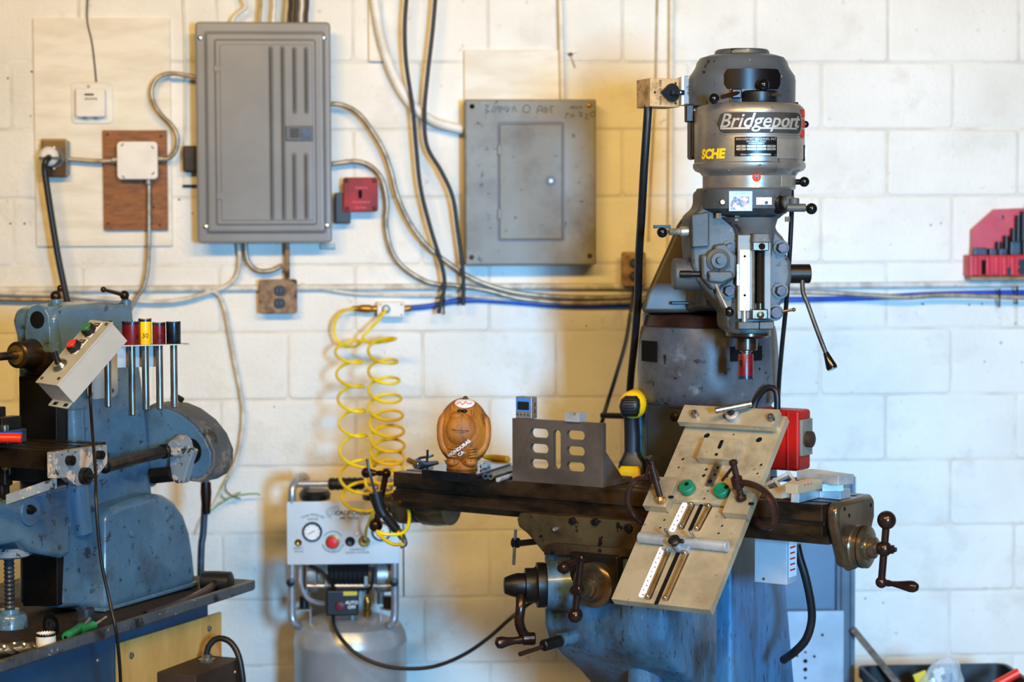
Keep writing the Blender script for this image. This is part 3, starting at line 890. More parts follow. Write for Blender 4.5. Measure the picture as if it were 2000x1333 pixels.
# ---- chip tray and cabinet
cr = PZ(502, 1134, TRZ)
fr_ = PZ(-6, 1297, TRZ)
ta1 = (cr - fr_).normalized()
tln = V((ta1.y, -ta1.x, 0))
TLn = (cr - fr_).length
def tray_loop(ins, z):
    hu, hv = TLn / 2 - ins, 0.30 - ins
    c = cr - ta1 * (TLn / 2) - tln * 0.30
    c.z = z
    return rloop(c, ta1, tln, hu, hv, 0.014, 4)
g = G().loft([tray_loop(0.08, TRZ - 0.048)[::-1], tray_loop(0.003, TRZ - 0.024)[::-1], tray_loop(0.0, TRZ - 0.02)[::-1], tray_loop(0, TRZ)[::-1], tray_loop(0.012, TRZ + 0.002)[::-1], tray_loop(0.07, TRZ - 0.028)[::-1]])
ct = thing('chip_tray', 'grey flared steel chip tray under the left milling machine', 'tray', V((cr.x, cr.y, TRZ - 0.05)))
obj('tray', g, 'tray_grey', ct)
g = G().loft([tray_loop(0.072, TRZ - 0.029)[::-1], tray_loop(0.10, TRZ - 0.022)[::-1]])
sw = obj('swarf', g, 'chips_black', ct)
sw['kind'] = 'stuff'
CI = 0.085
def cab_loop(z, ins=CI):
    hu, hv = TLn / 2 - ins, 0.30 - ins
    c = cr - ta1 * (TLn / 2) - tln * 0.30
    c.z = z
    return rloop(c, ta1, tln, hu, hv, 0.03, 5)
cb = thing('machine_cabinet', 'blue steel cabinet carrying the left milling machine', 'cabinet', V((cr.x, cr.y, 0)))
obj('body', G().loft([cab_loop(0.0), cab_loop(TRZ - 0.048)]), 'cabinet_blue', cb)
QC = cr - tln * CI
def LC(x, y, off=0.0):
    return PL(x, y, QC + tln * off, tln)
pw = [LC(*p, 0.001) for p in [(225, 1257), (427, 1196), (428, 1420), (226, 1500)]]
pn = obj('plywood_panel', G().prism(pw, tln * 0.009), 'plywood', cb, bevel=0.001)
for a, b in ((256, 1281), (408, 1228)):
    c = LC(a, b, 0.010)
    obj('screw', G().lathe([(px(7, 5), 0), (px(7, 5), 0.002), (px(4, 5), 0.003), (px(3.5, 5), 0.006)], c, ln, 14), 'bright_steel', pn)
obj('rivet', G().lathe([(px(5, 4.8), 0), (px(3, 4.8), 0.003)], LC(191, 1291), ln, 12), 'galv', cb)
# black junction box with cord on the plywood
bx_ = LC(355, 1330, 0.01)
hl, hd, hh = 0.125, 0.10, 0.14
c0 = LC(352, 1296, 0.010)
t = thing('black_junction_box', 'dark brown metal box on the cabinet panel with a thick black cord', 'electrical box', c0 - Z * 0.2)
bb = obj('box', G().box(c0 + tln * 0.056 - Z * 0.085, (0.22, 0.11, 0.17), (ta1, tln, Z)), 'box_brown', t, bevel=0.003)
for q in (-0.07, 0.08):
    obj('screw', G().lathe([(0.005, 0), (0.003, 0.003)], c0 + tln * 0.111 + ta1 * q - Z * 0.03, tln, 10), 'galv', bb)
k0 = c0 + tln * 0.05 + ta1 * 0.045
g = G().lathe([(0.022, 0), (0.022, 0.006), (0.013, 0.008), (0.013, 0.018)], k0, Z, 8)
obj('cord_grip', g, 'bright_steel', bb)
D_ = k0.y
g = G().tube([k0, k0 + Z * 0.02, P(408, 1262, D_), P(424, 1248, D_), P(446, 1252, D_ - 0.01), P(462, 1272, D_ - 0.02), P(471, 1305, D_ - 0.03), P(475, 1360, D_ - 0.03), P(470, 1500, D_)], px(6.3, 5), 12)
obj('cord', g, 'black_rubber', t, auto=80)

# ---- control box
def skew(o, w_, l_, d_, s):
    f = lambda q: (RT * q[0] - UP * q[1] - FW * q[2]) * s
    return V(o), f(w_), f(l_), f(d_)
zc = 4.62
A, ew, el, ed = skew(P(70, 746, zc), (54, 5, 58), (90, -120, -73), (26, 36, -27), zc / FPX)
nw, nl, nd = ew.normalized(), el.normalized(), -ed.normalized()     # nd: out of the face
def cbp(u, v, h=0.0):
    """u,v as shares of the face, h out of it"""
    return A + ew * u + el * v + nd * h
t = thing('control_box', 'tilted grey push-button control box on the left milling machine', 'control box', cbp(0.5, 0.5) + ed)
g = G().hexa([A + ed, A + ed + ew, A + ed + ew + el, A + ed + el, A - nd * 0.004, A - nd * 0.004 + ew, A - nd * 0.004 + ew + el, A - nd * 0.004 + el])
bx = obj('body', g, 'ctrl_grey', t, bevel=0.0015)
m_ = 0.0015
g = G().hexa([p + nd * h for h in (-0.004, 0.0) for p in (A - nw * m_ - nl * m_, A + ew + nw * m_ - nl * m_, A + ew + el + nw * m_ + nl * m_, A + el - nw * m_ + nl * m_)])
ld = obj('lid', g, 'ctrl_grey', t, bevel=0.001)
for u, v in ((0.15, 0.06), (0.86, 0.09), (0.10, 0.94), (0.86, 0.96)):
    obj('screw', G().lathe([(0.0042, 0), (0.0038, 0.0025), (0.002, 0.003)], cbp(u, v), nd, 14), 'bronze_steel', ld)
for v, m, nm in ((0.82, 'btn_green', 'green_button'), (0.55, 'btn_red', 'red_button')):
    c = cbp(0.47, v)
    fr2 = (c - nl * 0.016 - nw * 0.016, nw, nl, nd)
    g = G().plate([(0.0, 0.0), (0.032, 0.0), (0.032, 0.046), (0.0, 0.046)], [], fr2, 0.0015)
    lp = obj('legend_plate', g, 'white_plastic', t)
    g = G().plate([(0.003, 0.032), (0.029, 0.032), (0.029, 0.044), (0.003, 0.044)], [], (fr2[0] + nd * 0.0012, nw, nl, nd), 0.0008)
    obj('legend_field', g, 'black_plastic', lp)
    g = gtext('START' if v > 0.7 else 'STOP', 0.007, on(c + nl * 0.022 + nd * 0.0022, nw, nl))
    obj('legend_text', g, 'white_plastic', lp)
    g = G().lathe([(0.0165, 0), (0.0165, 0.014), (0.0145, 0.016), (0.012, 0.016)], c, nd, 24)
    bt = obj(nm, g, 'black_plastic', t)
    g = G().lathe([(0.0125, 0.012), (0.0125, 0.0185), (0.011, 0.020)], c, nd, 24)
    obj('button_cap', g, m, bt)
c = cbp(0.47, 0.27)
g = G().lathe([(0.019, 0), (0.019, 0.003), (0.0155, 0.008), (0.0135, 0.012), (0.010, 0.012)], c, nd, 24)
jy = obj('selector_switch', g, 'bright_steel', t)
g = G().cyl(c + nd * 0.008, c + nd * 0.036 + nl * 0.012, 0.0075, 0.0062, n=14, ch=0.001)
obj('selector_lever', g, 'black_plastic', jy)
q = A + ed
g = G().plate(rrect(0.004, -0.018, ew.length - 0.006, 0.01, 0.004), [rrect(0.014, -0.014, 0.036, -0.004, 0.003), rrect(0.058, -0.014, 0.080, -0.004, 0.003)], (q, nw, nl, nd), 0.002)
obj('mounting_tab', g, 'ctrl_grey', t)
cz = lambda x, y, d: P(x, y, d)
g = G().tube([cbp(0.9, 0.35) + ed, P(176, 770, 4.72), P(181, 850, 4.66), P(187, 930, 4.55), P(188, 985, 4.5), P(197, 1090, 4.5), P(213, 1170, 4.5), P(226, 1230, 4.48), P(233, 1290, 4.55), P(236, 1360, 4.6), P(236, 1500, 4.6)], px(3.4, 4.6), 10)
obj('cord', g, 'black_rubber', t, auto=80)

# ---- rack of hole saws
rz = P(290, 672, 4.86)
t = thing('saw_rack', 'thin steel plate holding hole saws by their shanks', 'rack', rz)
e1 = V((1, 0.28, 0)).normalized()
e2 = Z.cross(e1)
def RK(x, y):
    return PZ(x, y, rz.z)
rko = P(236, 676, 4.82)
rz_z = rko.z
spots_ = {}
rodX = [(256, 18, 45, 'saw_red', 138, 'dark red hole saw nearest the control box on the rack'), (281, 12.5, 50, 'saw_yellow', 128, 'yellow hole saw marked 30 on the rack'), (307, 12.5, 42, 'saw_red', 127, 'small dark red hole saw beside the blued one'), (334, 14, 43, 'saw_steel', 125, 'blued steel hole saw at the end of the rack')]
def rack_pt(x):
    return rko + e1 * ((x - 236) * 4.85 / FPX / e1.x) - e2 * 0.0
pk = [rack_pt(r_[0]) for r_ in rodX]
hs = [circ((q - rko).dot(e1), (q - rko).dot(e2) + 0.0, 0.0095, 12) for q in pk]
L_ = (rack_pt(362) - rko).length
g = G().plate([(0, -0.028), (L_ * 0.9, -0.024), (L_, -0.012), (L_, 0.02), (0, 0.03)], hs, (rko, e1, e2, Z), 0.0025)
obj('shelf', g, 'ctrl_grey', t)
g = G().box(rko + e1 * 0.04 + e2 * 0.028 - Z * 0.025, (0.09, 0.003, 0.055), (e1, e2, Z))
obj('bracket', g, 'ctrl_grey', t)
def hole_saw(q, r, h, m, rod, label, mark=None, rr=0.0085, group='hole saws on the rack'):
    """cup standing on the shelf, teeth up, with a plain steel shank hanging through"""
    t = thing('hole_saw', label, 'hole saw', q, group)
    n = 44
    loops = []
    def lp(rad_, z, saw=0.0):
        return [q + X * (rad_ * cos(2 * pi * i / n)) + Y_ * (rad_ * sin(2 * pi * i / n)) + Z * (z + (saw if i % 2 else 0)) for i in range(n)]
    g = G().loft([lp(r * 0.6, 0.0), lp(r * 0.97, 0.0), lp(r, 0.002), lp(r, h - 0.004), lp(r, h - 0.003, 0.003), lp(r - 0.0015, h - 0.003, 0.003), lp(r - 0.0015, 0.004), lp(r * 0.5, 0.004)], True, True)
    cup = obj('cup', g, m, t)
    g = G().loft([lp(r * 1.008, h - 0.007), lp(r * 1.008, h - 0.004), lp(r * 1.008, h - 0.003, 0.0032), lp(r - 0.0012, h - 0.003, 0.0032)], False, False)
    obj('teeth', g, 'saw_steel', cup)
    if rod:
        g = G().lathe([(rr - 0.002, -rod), (rr, -rod + 0.002), (rr, 0.001)], q, Z, 20)
        obj('shank', g, 'satin_steel', t)
    if mark:
        for s_, size, ang in mark:
            def fn(p, ang=ang):
                a = -pi / 2 + ang + p.x / r
                return q + X * (r * 1.012 * cos(a)) + Y_ * (r * 1.012 * sin(a)) + Z * (h * 0.33 + p.y)
            obj('marking', gtext(s_, size, fn), 'pit', cup)
    return t
for (x, r, h, m, rod, lab), q in zip(rodX, pk):
    q = q + Z * 0.0026
    s_ = q.y / FPX
    mark = None
    if m == 'saw_yellow':
        mark = [('30', 0.016, 0.15)]
    elif x == 256:
        mark = [('8', 0.014, 0.75)]
    elif x == 307:
        mark = [('32', 0.012, 0.2)]
    hole_saw(q, r * s_, h * s_, m, rod * s_, lab, mark)
q = P(209, 700, 4.80)
hole_saw(P(210, 672, 4.84), px(9, 4.8), px(45, 4.8), 'saw_steel', px(124, 4.8), 'dark hole saw half hidden behind the control box')
for x, y0, y1 in ((245, 690, 740), (271, 690, 745), (291, 690, 770)):
    pass

# ---- tools lying in the tray and on the table
zt = TRZ - 0.022
q = PZ(90, 1272, zt)
hole_saw(q, px(19, 4.6), px(36, 4.6), 'saw_white', 0, 'white painted hole saw standing in the chip tray', group='hole saws in the tray')
q = PZ(88, 1252, zt) + a1 * 0.02
t = thing('slitting_saw', 'round toothed slitting saw blade leaning behind the white hole saw', 'saw blade', q)
n = 64
c = q + Z * px(26, 4.7)
ax = (a1 + ln * 0.25).normalized()
u = Z.cross(ax).normalized()
ring_o = [((px(26, 4.7) if i % 2 else px(23.5, 4.7)) * cos(2 * pi * i / n), (px(26, 4.7) if i % 2 else px(23.5, 4.7)) * sin(2 * pi * i / n)) for i in range(n)]
obj('blade', G().plate(ring_o, [circ(0, 0, px(7, 4.7), 20)], (c, u, ax.cross(u), ax), 0.003), 'dark_iron', t)
obj('hub_ring', G().ring(c, -ax, px(7, 4.7), px(14, 4.7), -0.001, 0.002, 24), 'saw_steel', t)
for i, (x, y, dx, dy) in enumerate(((128, 1246, 34, -22), (158, 1232, 26, -10))):
    A_, B_ = PZ(x, y, zt + 0.012), PZ(x + dx, y + dy, zt + 0.014)
    t = thing('tap_handle', ('green handled tool lying nearest the white hole saw', 'second green handled tool lying behind the first in the tray')[i], 'hand tool', A_, 'green handled tools in the tray')
    d = (B_ - A_)
    g = G().lathe([(0.009, 0), (0.012, 0.006), (0.0105, d.length * 0.5), (0.012, d.length * 0.9), (0.006, d.length)], A_, d, 12)
    obj('handle', g, 'tool_green', t)
    obj('hang_hole', G().lathe([(0.004, 0), (0.003, 0.001)], A_ - d.normalized() * 0.0005, -d, 10), 'pit', t)
    g = G().cyl(B_, B_ + d.normalized() * 0.05 + Z * 0.008, 0.004, n=10)
    obj('shaft', g, 'bright_steel', t)
q = PZ(167, 1222, zt)
g = G().lathe([(px(18, 4.8), 0), (px(18, 4.8), px(34, 4.8)), (px(15, 4.8), px(34, 4.8)), (px(15, 4.8), 0.006)], q, Z, 28)
tag(obj('steel_cup', g, 'gunmetal'), 'dark steel cup standing against the casting in the tray', 'cup')
# spiral end mills at the left edge of the tray
for i, (x, y) in enumerate(((36, 1270), (12, 1274))):
    A_ = PZ(x + 30, y - 6, zt + 0.016)
    d = (PZ(x - 40, y + 2, zt + 0.016) - A_).normalized()
    u, v, d = basis(d)
    loops = []
    R_ = 0.011
    for k in range(40):
        t_ = k / 39 * 0.11
        loops.append([A_ + d * t_ + (u * cos(2 * pi * j / 16 + t_ * 70) + v * sin(2 * pi * j / 16 + t_ * 70)) * (R_ * (1 if j % 8 < 5 else 0.62)) for j in range(16)])
    o = obj('end_mill', G().loft(loops), 'bright_steel')
    o.location += V((0, 0.03 * i, 0))
    tag(o, ('spiral end mill lying at the front of the chip tray', 'second spiral end mill behind the first in the tray')[i], 'end mill', 'end mills in the tray')
# black mallet head and dark bar
c = PZ(424, 1158, zt) + Z * 0.028
t = thing('rubber_mallet', 'black rubber mallet lying at the far end of the tray', 'mallet', c - Z * 0.028)
dv = V((0.97, -0.24, 0)).normalized()
g = G().lathe([(0.021, -0.04), (0.027, -0.036), (0.028, 0), (0.027, 0.036), (0.021, 0.04)], c, dv, 28)
obj('head', g, 'black_rubber', t)
g = G().tube([c, PZ(398, 1158, zt + 0.02), PZ(340, 1185, zt + 0.015), PZ(285, 1203, zt + 0.012)], 0.011, 10)
obj('handle', g, 'dark_handle', t)
# tall bar leaning behind the tray
t = thing('pry_bar', 'dark blue steel bar standing upright behind the left machine', 'bar', P(393, 1112, 5.75) - Z * 0.05)
g = G().tube([P(402, 925, 5.75), P(401, 965, 5.75), P(397, 1040, 5.75), P(392, 1110, 5.74), P(388, 1500, 5.7)], px(7, 5.75), 10)
obj('shaft', g, 'gunmetal', t)
g = G().lathe([(px(10, 5.75), 0), (px(11, 5.75), 0.03), (px(8, 5.75), 0.09)], P(402, 942, 5.75), -Z, 14)
obj('socket', g, 'dark_handle', t)
# machine vise and red pliers on the table
q = p0 + a1 * 0.09 - ln * 0.17
t = thing('machine_vise', 'dark machine vise clamped on the table at the left edge', 'vise', q)
for (cx, cz, sx, sz, m, nm) in ((0.06, 0.016, 0.12, 0.032, 'gunmetal', 'base'), (0.03, 0.046, 0.03, 0.03, 'dark_iron', 'jaw'), (0.085, 0.056, 0.05, 0.05, 'dark_iron', 'jaw'), (0.052, 0.05, 0.02, 0.018, 'bright_steel', 'clamped_bar')):
    obj(nm, G().box(q - ln * cx + Z * cz, (0.07, sx, sz), (a1, ln, Z)), m, t, bevel=0.003)
obj('screw', G().lathe([(0.010, 0), (0.010, 0.012), (0.005, 0.014)], q - ln * 0.012 - a1 * 0.03 + Z * 0.032, Z, 12), 'bright_steel', t)
c = P(46, 851, 4.62)
t = thing('pliers', 'red handled pliers lying on the left machine table', 'pliers', c - Z * 0.01)
g = G().tube([P(42, 857, 4.66), P(26, 856, 4.66), P(8, 856, 4.66), P(-25, 855, 4.66), P(-60, 855, 4.66)], px(9.5, 4.6), 12)
obj('handle', g, 'handle_red', t)
g = G().tube([P(42, 848, 4.74), P(24, 848, 4.73), P(-10, 850, 4.71), P(-60, 852, 4.68)], px(6, 4.7), 10)
obj('handle', g, 'blue_hose', t)
# ================================================================ air compressor and yellow coil hoses
mat('tank_silver', 'b4b8bc', 'a3a7ac', scale=5, rough=0.3, metal=0.35)
mat('tube_silver', 'b9bcc0', 'a0a3a8', scale=20, rough=0.28, metal=0.6)
mat('face_silver', 'd6d5d2', 'cbcac7', scale=3, rough=0.35, metal=0.25)
mat('logo_blue', '1c3f78', rough=0.5)
mat('print_dark', '33312f', rough=0.6)
mat('gauge_white', 'f1f0ea', rough=0.3)
mat('label_yellow', 'e6c425', rough=0.4)
mat('alu_cast', 'a6a5a2', '85837f', scale=30, rough=0.4, metal=0.6)
CY = 5.80
def CP(x, y, d=0.0):
    """pixel on the front panel plane of the compressor; d = towards the viewer"""
    return P(x, y, CY - d)
cs = CY / FPX
cbx = P(682, 1300, CY)
CM = thing('air_compressor', 'silver air compressor with gauge panel standing under the coil hoses', 'air compressor', V((cbx.x, CY + 0.1, 0)))
# tank
TY = CY + 0.13
ct_ = P(684, 1250, TY)
zp = lambda y, Yp=TY: P(684, y, Yp).z
R_ = 110 * TY / FPX
g = G().lathe([(R_ * 0.8, 0.08), (R_, 0.13), (R_, zp(1258)), (R_ * 1.012, zp(1256)), (R_ * 1.012, zp(1250)), (R_ * 0.985, zp(1236)), (R_ * 0.9, zp(1218)), (R_ * 0.65, zp(1206)), (R_ * 0.3, zp(1200)), (0.001, zp(1198))], V((ct_.x, TY, 0)), Z, 48)
tk = obj('tank', g, 'tank_silver', CM)
for a in (0.6, 2.5, 4.4):
    obj('foot', G().cyl(V((ct_.x + 0.11 * cos(a), TY + 0.11 * sin(a), 0)), V((ct_.x + 0.11 * cos(a), TY + 0.11 * sin(a), 0.13)), 0.018, n=12), 'black_rubber', CM)
def tnk(p):
    a = -pi / 2 + p.x / R_
    return V((ct_.x + R_ * 1.004 * cos(a), TY + R_ * 1.004 * sin(a), p.y))
zl = zp(1352)
g = G()
n = 28
pts = [(-0.05 + 0.047 * cos(2 * pi * i / n), zl + 0.03 * sin(2 * pi * i / n)) for i in range(n)]
g.add([tnk(V((a, b, 0))) for a, b in pts], [tuple(range(n))])
obj('tank_decal', g, 'blue_hose', tk)
# front panel
c0 = CP(561, 1104)
W_ = (CP(780, 1104) - c0).x
H_ = CP(561, 981).z - c0.z
fr = (c0, X, Z, -Y_)
g = G().plate(rrect(0, 0, W_, H_, 0.004, 2), [], (c0 + Y_ * 0.003, X, Z, -Y_), 0.003)
pn = obj('front_panel', g, 'face_silver', CM, bevel=0.0008)
obj('panel_side', G().box(c0 + X * (W_ + 0.012) + V((0, 0.09, 0)) + Z * (H_ * 0.1), (0.004, 0.16, H_ * 1.3)), 'black_plastic', CM)
def gauge(x, y):
    c = CP(x, y)
    g = G().lathe([(19.5 * cs, -0.03), (19.5 * cs, 0.008), (18 * cs, 0.012), (15.5 * cs, 0.012), (15.5 * cs, 0.008)], c, -Y_, 36)
    b = obj('gauge', g, 'black_plastic', CM)
    obj('dial', G().lathe([(15.6 * cs, 0.0085), (0.0001, 0.0087)], c, -Y_, 32), 'gauge_white', b)
    for k in range(9):
        a = rad(225 - 270 * k / 8)
        d = X * cos(a) + Z * sin(a)
        obj('tick', G().box(c + d * (13 * cs) - Y_ * 0.0088, (3.4 * cs, 0.0006, 0.8 * cs), (d, Y_, d.cross(Y_))), 'print_dark', b)
    d = (X * 0.8 + Z * 0.45).normalized()
    obj('needle', G().box(c - Y_ * 0.0095 - d * 2 * cs, (16 * cs, 0.0006, 1.3 * cs), (d, Y_, d.cross(Y_))), 'print_dark', b)
gauge(610, 1039)
gauge(745, 1038)
c = CP(650, 1059)
g = G().lathe([(14 * cs, 0), (14 * cs, 0.004)], c, -Y_, 28)
kb = obj('regulator_collar', g, 'brass', CM)
g = G().lathe([(11.5 * cs, 0.004), (11.5 * cs, 0.022), (9.5 * cs, 0.026), (4 * cs, 0.027)], c, -Y_, 12)
obj('regulator_knob', g, 'btn_red', kb)
arc = [(650 + 20 * cos(rad(a)), 1058 - 20 * sin(rad(a))) for a in range(30, 151, 10)]
obj('regulator_arrow', G().tube([CP(a, b, 0.0006) for a, b in arc], 2.2 * cs, 6, flat=0.2), 'print_dark', pn)
for nm, x, y, r, m in (('outlet_plug', 684, 1058, 9.5, 'black_plastic'), ('safety_valve', 583, 1060, 7, 'brass'), ('panel_screw', 697, 1042, 5, 'white_plastic')):
    obj(nm, G().lathe([(r * cs, 0), (r * cs, 0.006), (r * 0.7 * cs, 0.009), (r * 0.4 * cs, 0.007)], CP(x, y), -Y_, 20), m, CM)
c = CP(712, 1057)
g = G().lathe([(11 * cs, 0), (11 * cs, 0.012), (9 * cs, 0.016), (6 * cs, 0.016), (6 * cs, 0.01)], c, -Y_, 24)
qc = obj('quick_coupler', g, 'brass', CM)
g = G().cyl(c - Y_ * 0.01, CP(714, 1050, 0.04), 0.006, n=12)
obj('hose_plug', g, 'bright_steel', qc)
# lettering and swoosh
e = on(CP(0, 0, 0.0008), X, Z)
def pt(s, x, y, size, m='print_dark', **k):
    obj('lettering', gtext(s, size * cs, on(CP(x, y, 0.0009), X, Z), **k), m, pn)
pt('CALIFORNIA', 689, 1003, 12.5, bold=0.0004, shear=0.15)
pt('AIR TOOLS', 682, 1012.5, 7.5, bold=0.0003)
pt('SAFETY', 583, 1072, 6)
pt('VALVE', 583, 1078, 6)
pt('UNIVERSAL', 698, 1074, 6)
pt('QUICK COUPLER', 698, 1080, 6)
pt('GAUGE', 611, 1014.5, 6.5)
def arc_text(s, x, y, r, size, top=True):
    c = CP(x, y, 0.0009)
    def fn(p):
        a = pi / 2 - p.x / (r * cs) if top else -pi / 2 + p.x / (r * cs)
        q = r * cs + (p.y if top else -p.y)
        return c + X * (q * cos(a)) + Z * (q * sin(a))
    obj('lettering', gtext(s, size * cs, fn), 'print_dark', pn)
arc_text('TANK PRESSURE', 611, 1046, 40, 6.5)
arc_text('PRESSURE REGULATOR', 650, 1059, 21, 5.5, False)
for k in range(4):
    arc = [(674 - 30 * sin(rad(a)) * (1 - 0.06 * k) - 8 + k * 2, 1003 - (13 - k * 3.4) * cos(rad(a)) - 1 + k) for a in range(8, 150 - k * 14, 12)]
    obj('logo_swoosh', G().tube([CP(a, b, 0.0008) for a, b in arc], 1.7 * cs, 6, flat=0.25), 'logo_blue', pn)
# tube frame and handle
r = 0.0115
yb = CY + 0.012
for x0, x1, sgn in ((570, 598, 1), (771, 745, -1)):
    pts = [P(x0 + sgn * 14, 1224, yb + 0.05), P(x0 + sgn * 6, 1219, yb), P(x0, 1200, yb), P(x0, 1110, yb), P(x0, 1000, yb), P(x0 + sgn * 1, 958, yb), P(x0 + sgn * 8, 938, yb + 0.03), P(x0 + sgn * 20, 930, yb + 0.12), P(x0 + sgn * 27, 936, yb + 0.22), P(x0 + sgn * 28, 960, yb + 0.26), P(x0 + sgn * 28, 1180, yb + 0.26)]
    fm = obj('frame_tube', G().tube(pts, r, 14, step=0.01), 'tube_silver', CM, auto=80)
    g = G().lathe([(0.009, 0), (0.012, 0.004), (0.012, 0.014), (0.007, 0.016)], P(x0 - 2, 1137, yb - 0.011), -Y_, 14)
    obj('frame_knob', g, 'black_plastic', fm)
hb = obj('handle_bar', G().cyl(P(576, 946, yb + 0.03), P(765, 944, yb + 0.03), 0.0095, n=14), 'tube_silver', CM)
A, B = P(641, 946, yb + 0.03), P(712, 945, yb + 0.03)
L = (B - A).length
pr = [(0.012, 0)] + [(0.0165 + 0.0022 * (i % 2), L * (0.03 + 0.94 * i / 12)) for i in range(13)] + [(0.012, L)]
obj('grip', G().lathe(pr, A, B - A, 18), 'black_rubber', hb, auto=20)
# pump and motor behind the panel
for x, w_ in ((615, 62), (738, 54)):
    c = P(x, 957 + 18, CY + 0.14)
    g = G().lathe([(0.03, 0), (0.055, 0.004), (0.058, 0.02), (0.05, 0.03)], P(x, 978, CY + 0.12), Z, 20, squash=(1, 0.8))
    obj('air_filter', g, 'black_plastic', CM)
A, B = P(598, 1123, CY + 0.1), P(768, 1123, CY + 0.1)
L = (B - A).length
g = G().lathe([(0.03, 0), (0.05, 0.004), (0.052, L * 0.12), (0.04, L * 0.14), (0.042, L * 0.25)], A, B - A, 24)
obj('pump_head', g, 'alu_cast', CM)
g = G().lathe([(0.042, L * 0.72), (0.04, L * 0.78), (0.052, L * 0.82), (0.05, L * 0.97), (0.03, L)], A, B - A, 24)
obj('pump_head', g, 'alu_cast', CM)
pr = [(0.045, L * 0.25)]
for i in range(18):
    pr.append((0.049 if i % 2 else 0.046, L * (0.26 + 0.45 * i / 17)))
pr.append((0.045, L * 0.72))
obj('motor', G().lathe(pr, A, B - A, 28), 'black_plastic', CM, auto=20)
obj('motor_rail', G().cyl(P(600, 1145, CY + 0.06), P(765, 1145, CY + 0.06), 0.006, n=10), 'tube_silver', CM)
for x in (638, 715):
    obj('motor_clamp', G().box(P(x, 1136, CY + 0.05), (0.012, 0.012, 0.03)), 'alu_cast', CM, bevel=0.002)
for x in (594, 757):
    c = P(x, 1200, CY + 0.1)
    obj('rubber_mount', G().cyl(P(x, 1188, CY + 0.1), P(x, 1165, CY + 0.1), 0.014, n=14), 'black_rubber', CM)
    g = G().box(P(x, 1190, CY + 0.1), (0.045, 0.05, 0.003))
    g.box(P(x + 13 * (1 if x < 600 else -1), 1204, CY + 0.1), (0.003, 0.05, 0.05))
    obj('mount_bracket', g, 'tank_silver', CM)
c = P(668, 1176, CY + 0.03)
bx = obj('pressure_switch', G().box(P(669, 1174, CY + 0.06), (64 * cs, 0.08, 52 * cs)), 'black_plastic', CM, bevel=0.006)
f = CY + 0.02
obj('selector_knob', G().lathe([(10 * cs, 0), (9 * cs, 0.012), (3 * cs, 0.013)], P(664, 1184, f), -Y_, 10), 'saw_red', bx)
obj('warning_label', G().box(P(684, 1160, f - 0.0005), (27 * cs, 0.001, 8 * cs)), 'label_yellow', bx)
for s_, y in (('AUTO', 1178), ('OFF', 1187)):
    obj('lettering', gtext(s_, 9 * cs, on(P(687, y, f - 0.0008), X, Z), bold=0.0003), 'gauge_white', bx)
obj('switch_pipe', G().cyl(P(688, 1196, CY + 0.07), P(688, 1225, CY + 0.07), 0.008, n=12), 'tube_silver', bx)
g = G().lathe([(0.008, 0), (0.012, 0.006), (0.012, 0.02), (0.008, 0.024), (0.011, 0.03), (0.011, 0.05), (0.006, 0.06)], P(718, 1206, CY + 0.05), Z, 12)
obj('relief_valve', g, 'brass', CM)
obj('pressure_hose', G().tube([P(586, 1106, CY + 0.04), P(587, 1140, CY + 0.03), P(598, 1166, CY + 0.03), P(617, 1177, CY + 0.04), P(640, 1180, CY + 0.06)], 0.007, 10), 'tube_silver', CM)
obj('switch_wire', G().tube([P(607, 1106, CY + 0.02), P(630, 1118, CY + 0.0), P(646, 1138, CY + 0.01), P(654, 1153, CY + 0.03)], 0.006, 10), 'black_rubber', CM)
obj('switch_wire', G().tube([P(729, 1108, CY + 0.02), P(727, 1140, CY + 0.02), P(717, 1160, CY + 0.03)], 0.005, 10), 'black_rubber', CM)
pw_ = obj('power_cord', G().tube([P(651, 1198, CY + 0.04), P(652, 1222, CY - 0.02), P(668, 1250, CY - 0.09), P(700, 1280, CY - 0.12), P(745, 1300, CY - 0.14), P(795, 1307, CY - 0.16), P(850, 1302, CY - 0.18), P(905, 1280, CY - 0.2), P(955, 1246, CY - 0.22), P(1005, 1202, CY - 0.24), P(1050, 1172, CY - 0.2), P(1110, 1170, CY - 0.05), P(1240, 1190, CY + 0.05), P(1330, 1260, CY + 0.1), P(1345, 1400, CY + 0.1), P(1345, 1560, CY + 0.12)], px(4, 5.6), 10), 'black_rubber', CM, auto=80)

# ---- coil hoses
def coil(stations, turns_px, r, n_per=22):
    """stations: list of (cx, y, R, tilt) ; one turn between successive entries of turns_px (y values)"""
    pts = []
    return pts
def coil_path(ys, cx, R, Yd, tilt, ph=0.0):
    """hanging helix: ys = photo heights of the turns; cx, R, Yd functions of y"""
    pts = []
    n = 24
    for k in range(len(ys) - 1):
        for i in range(n):
            t = i / n
            y = ys[k] + (ys[k + 1] - ys[k]) * t
            th = 2 * pi * t + ph
            Yk = Yd(y)
            s = Yk / FPX
            c = P(cx(y), y, Yk)
            pts.append(c + X * (R(y) * s * cos(th)) + Y_ * (R(y) * s * sin(th)) + Z * (tilt(y) * R(y) * s * sin(th)))
    return pts
lerp = lambda a, b, t: a + (b - a) * min(max(t, 0), 1)
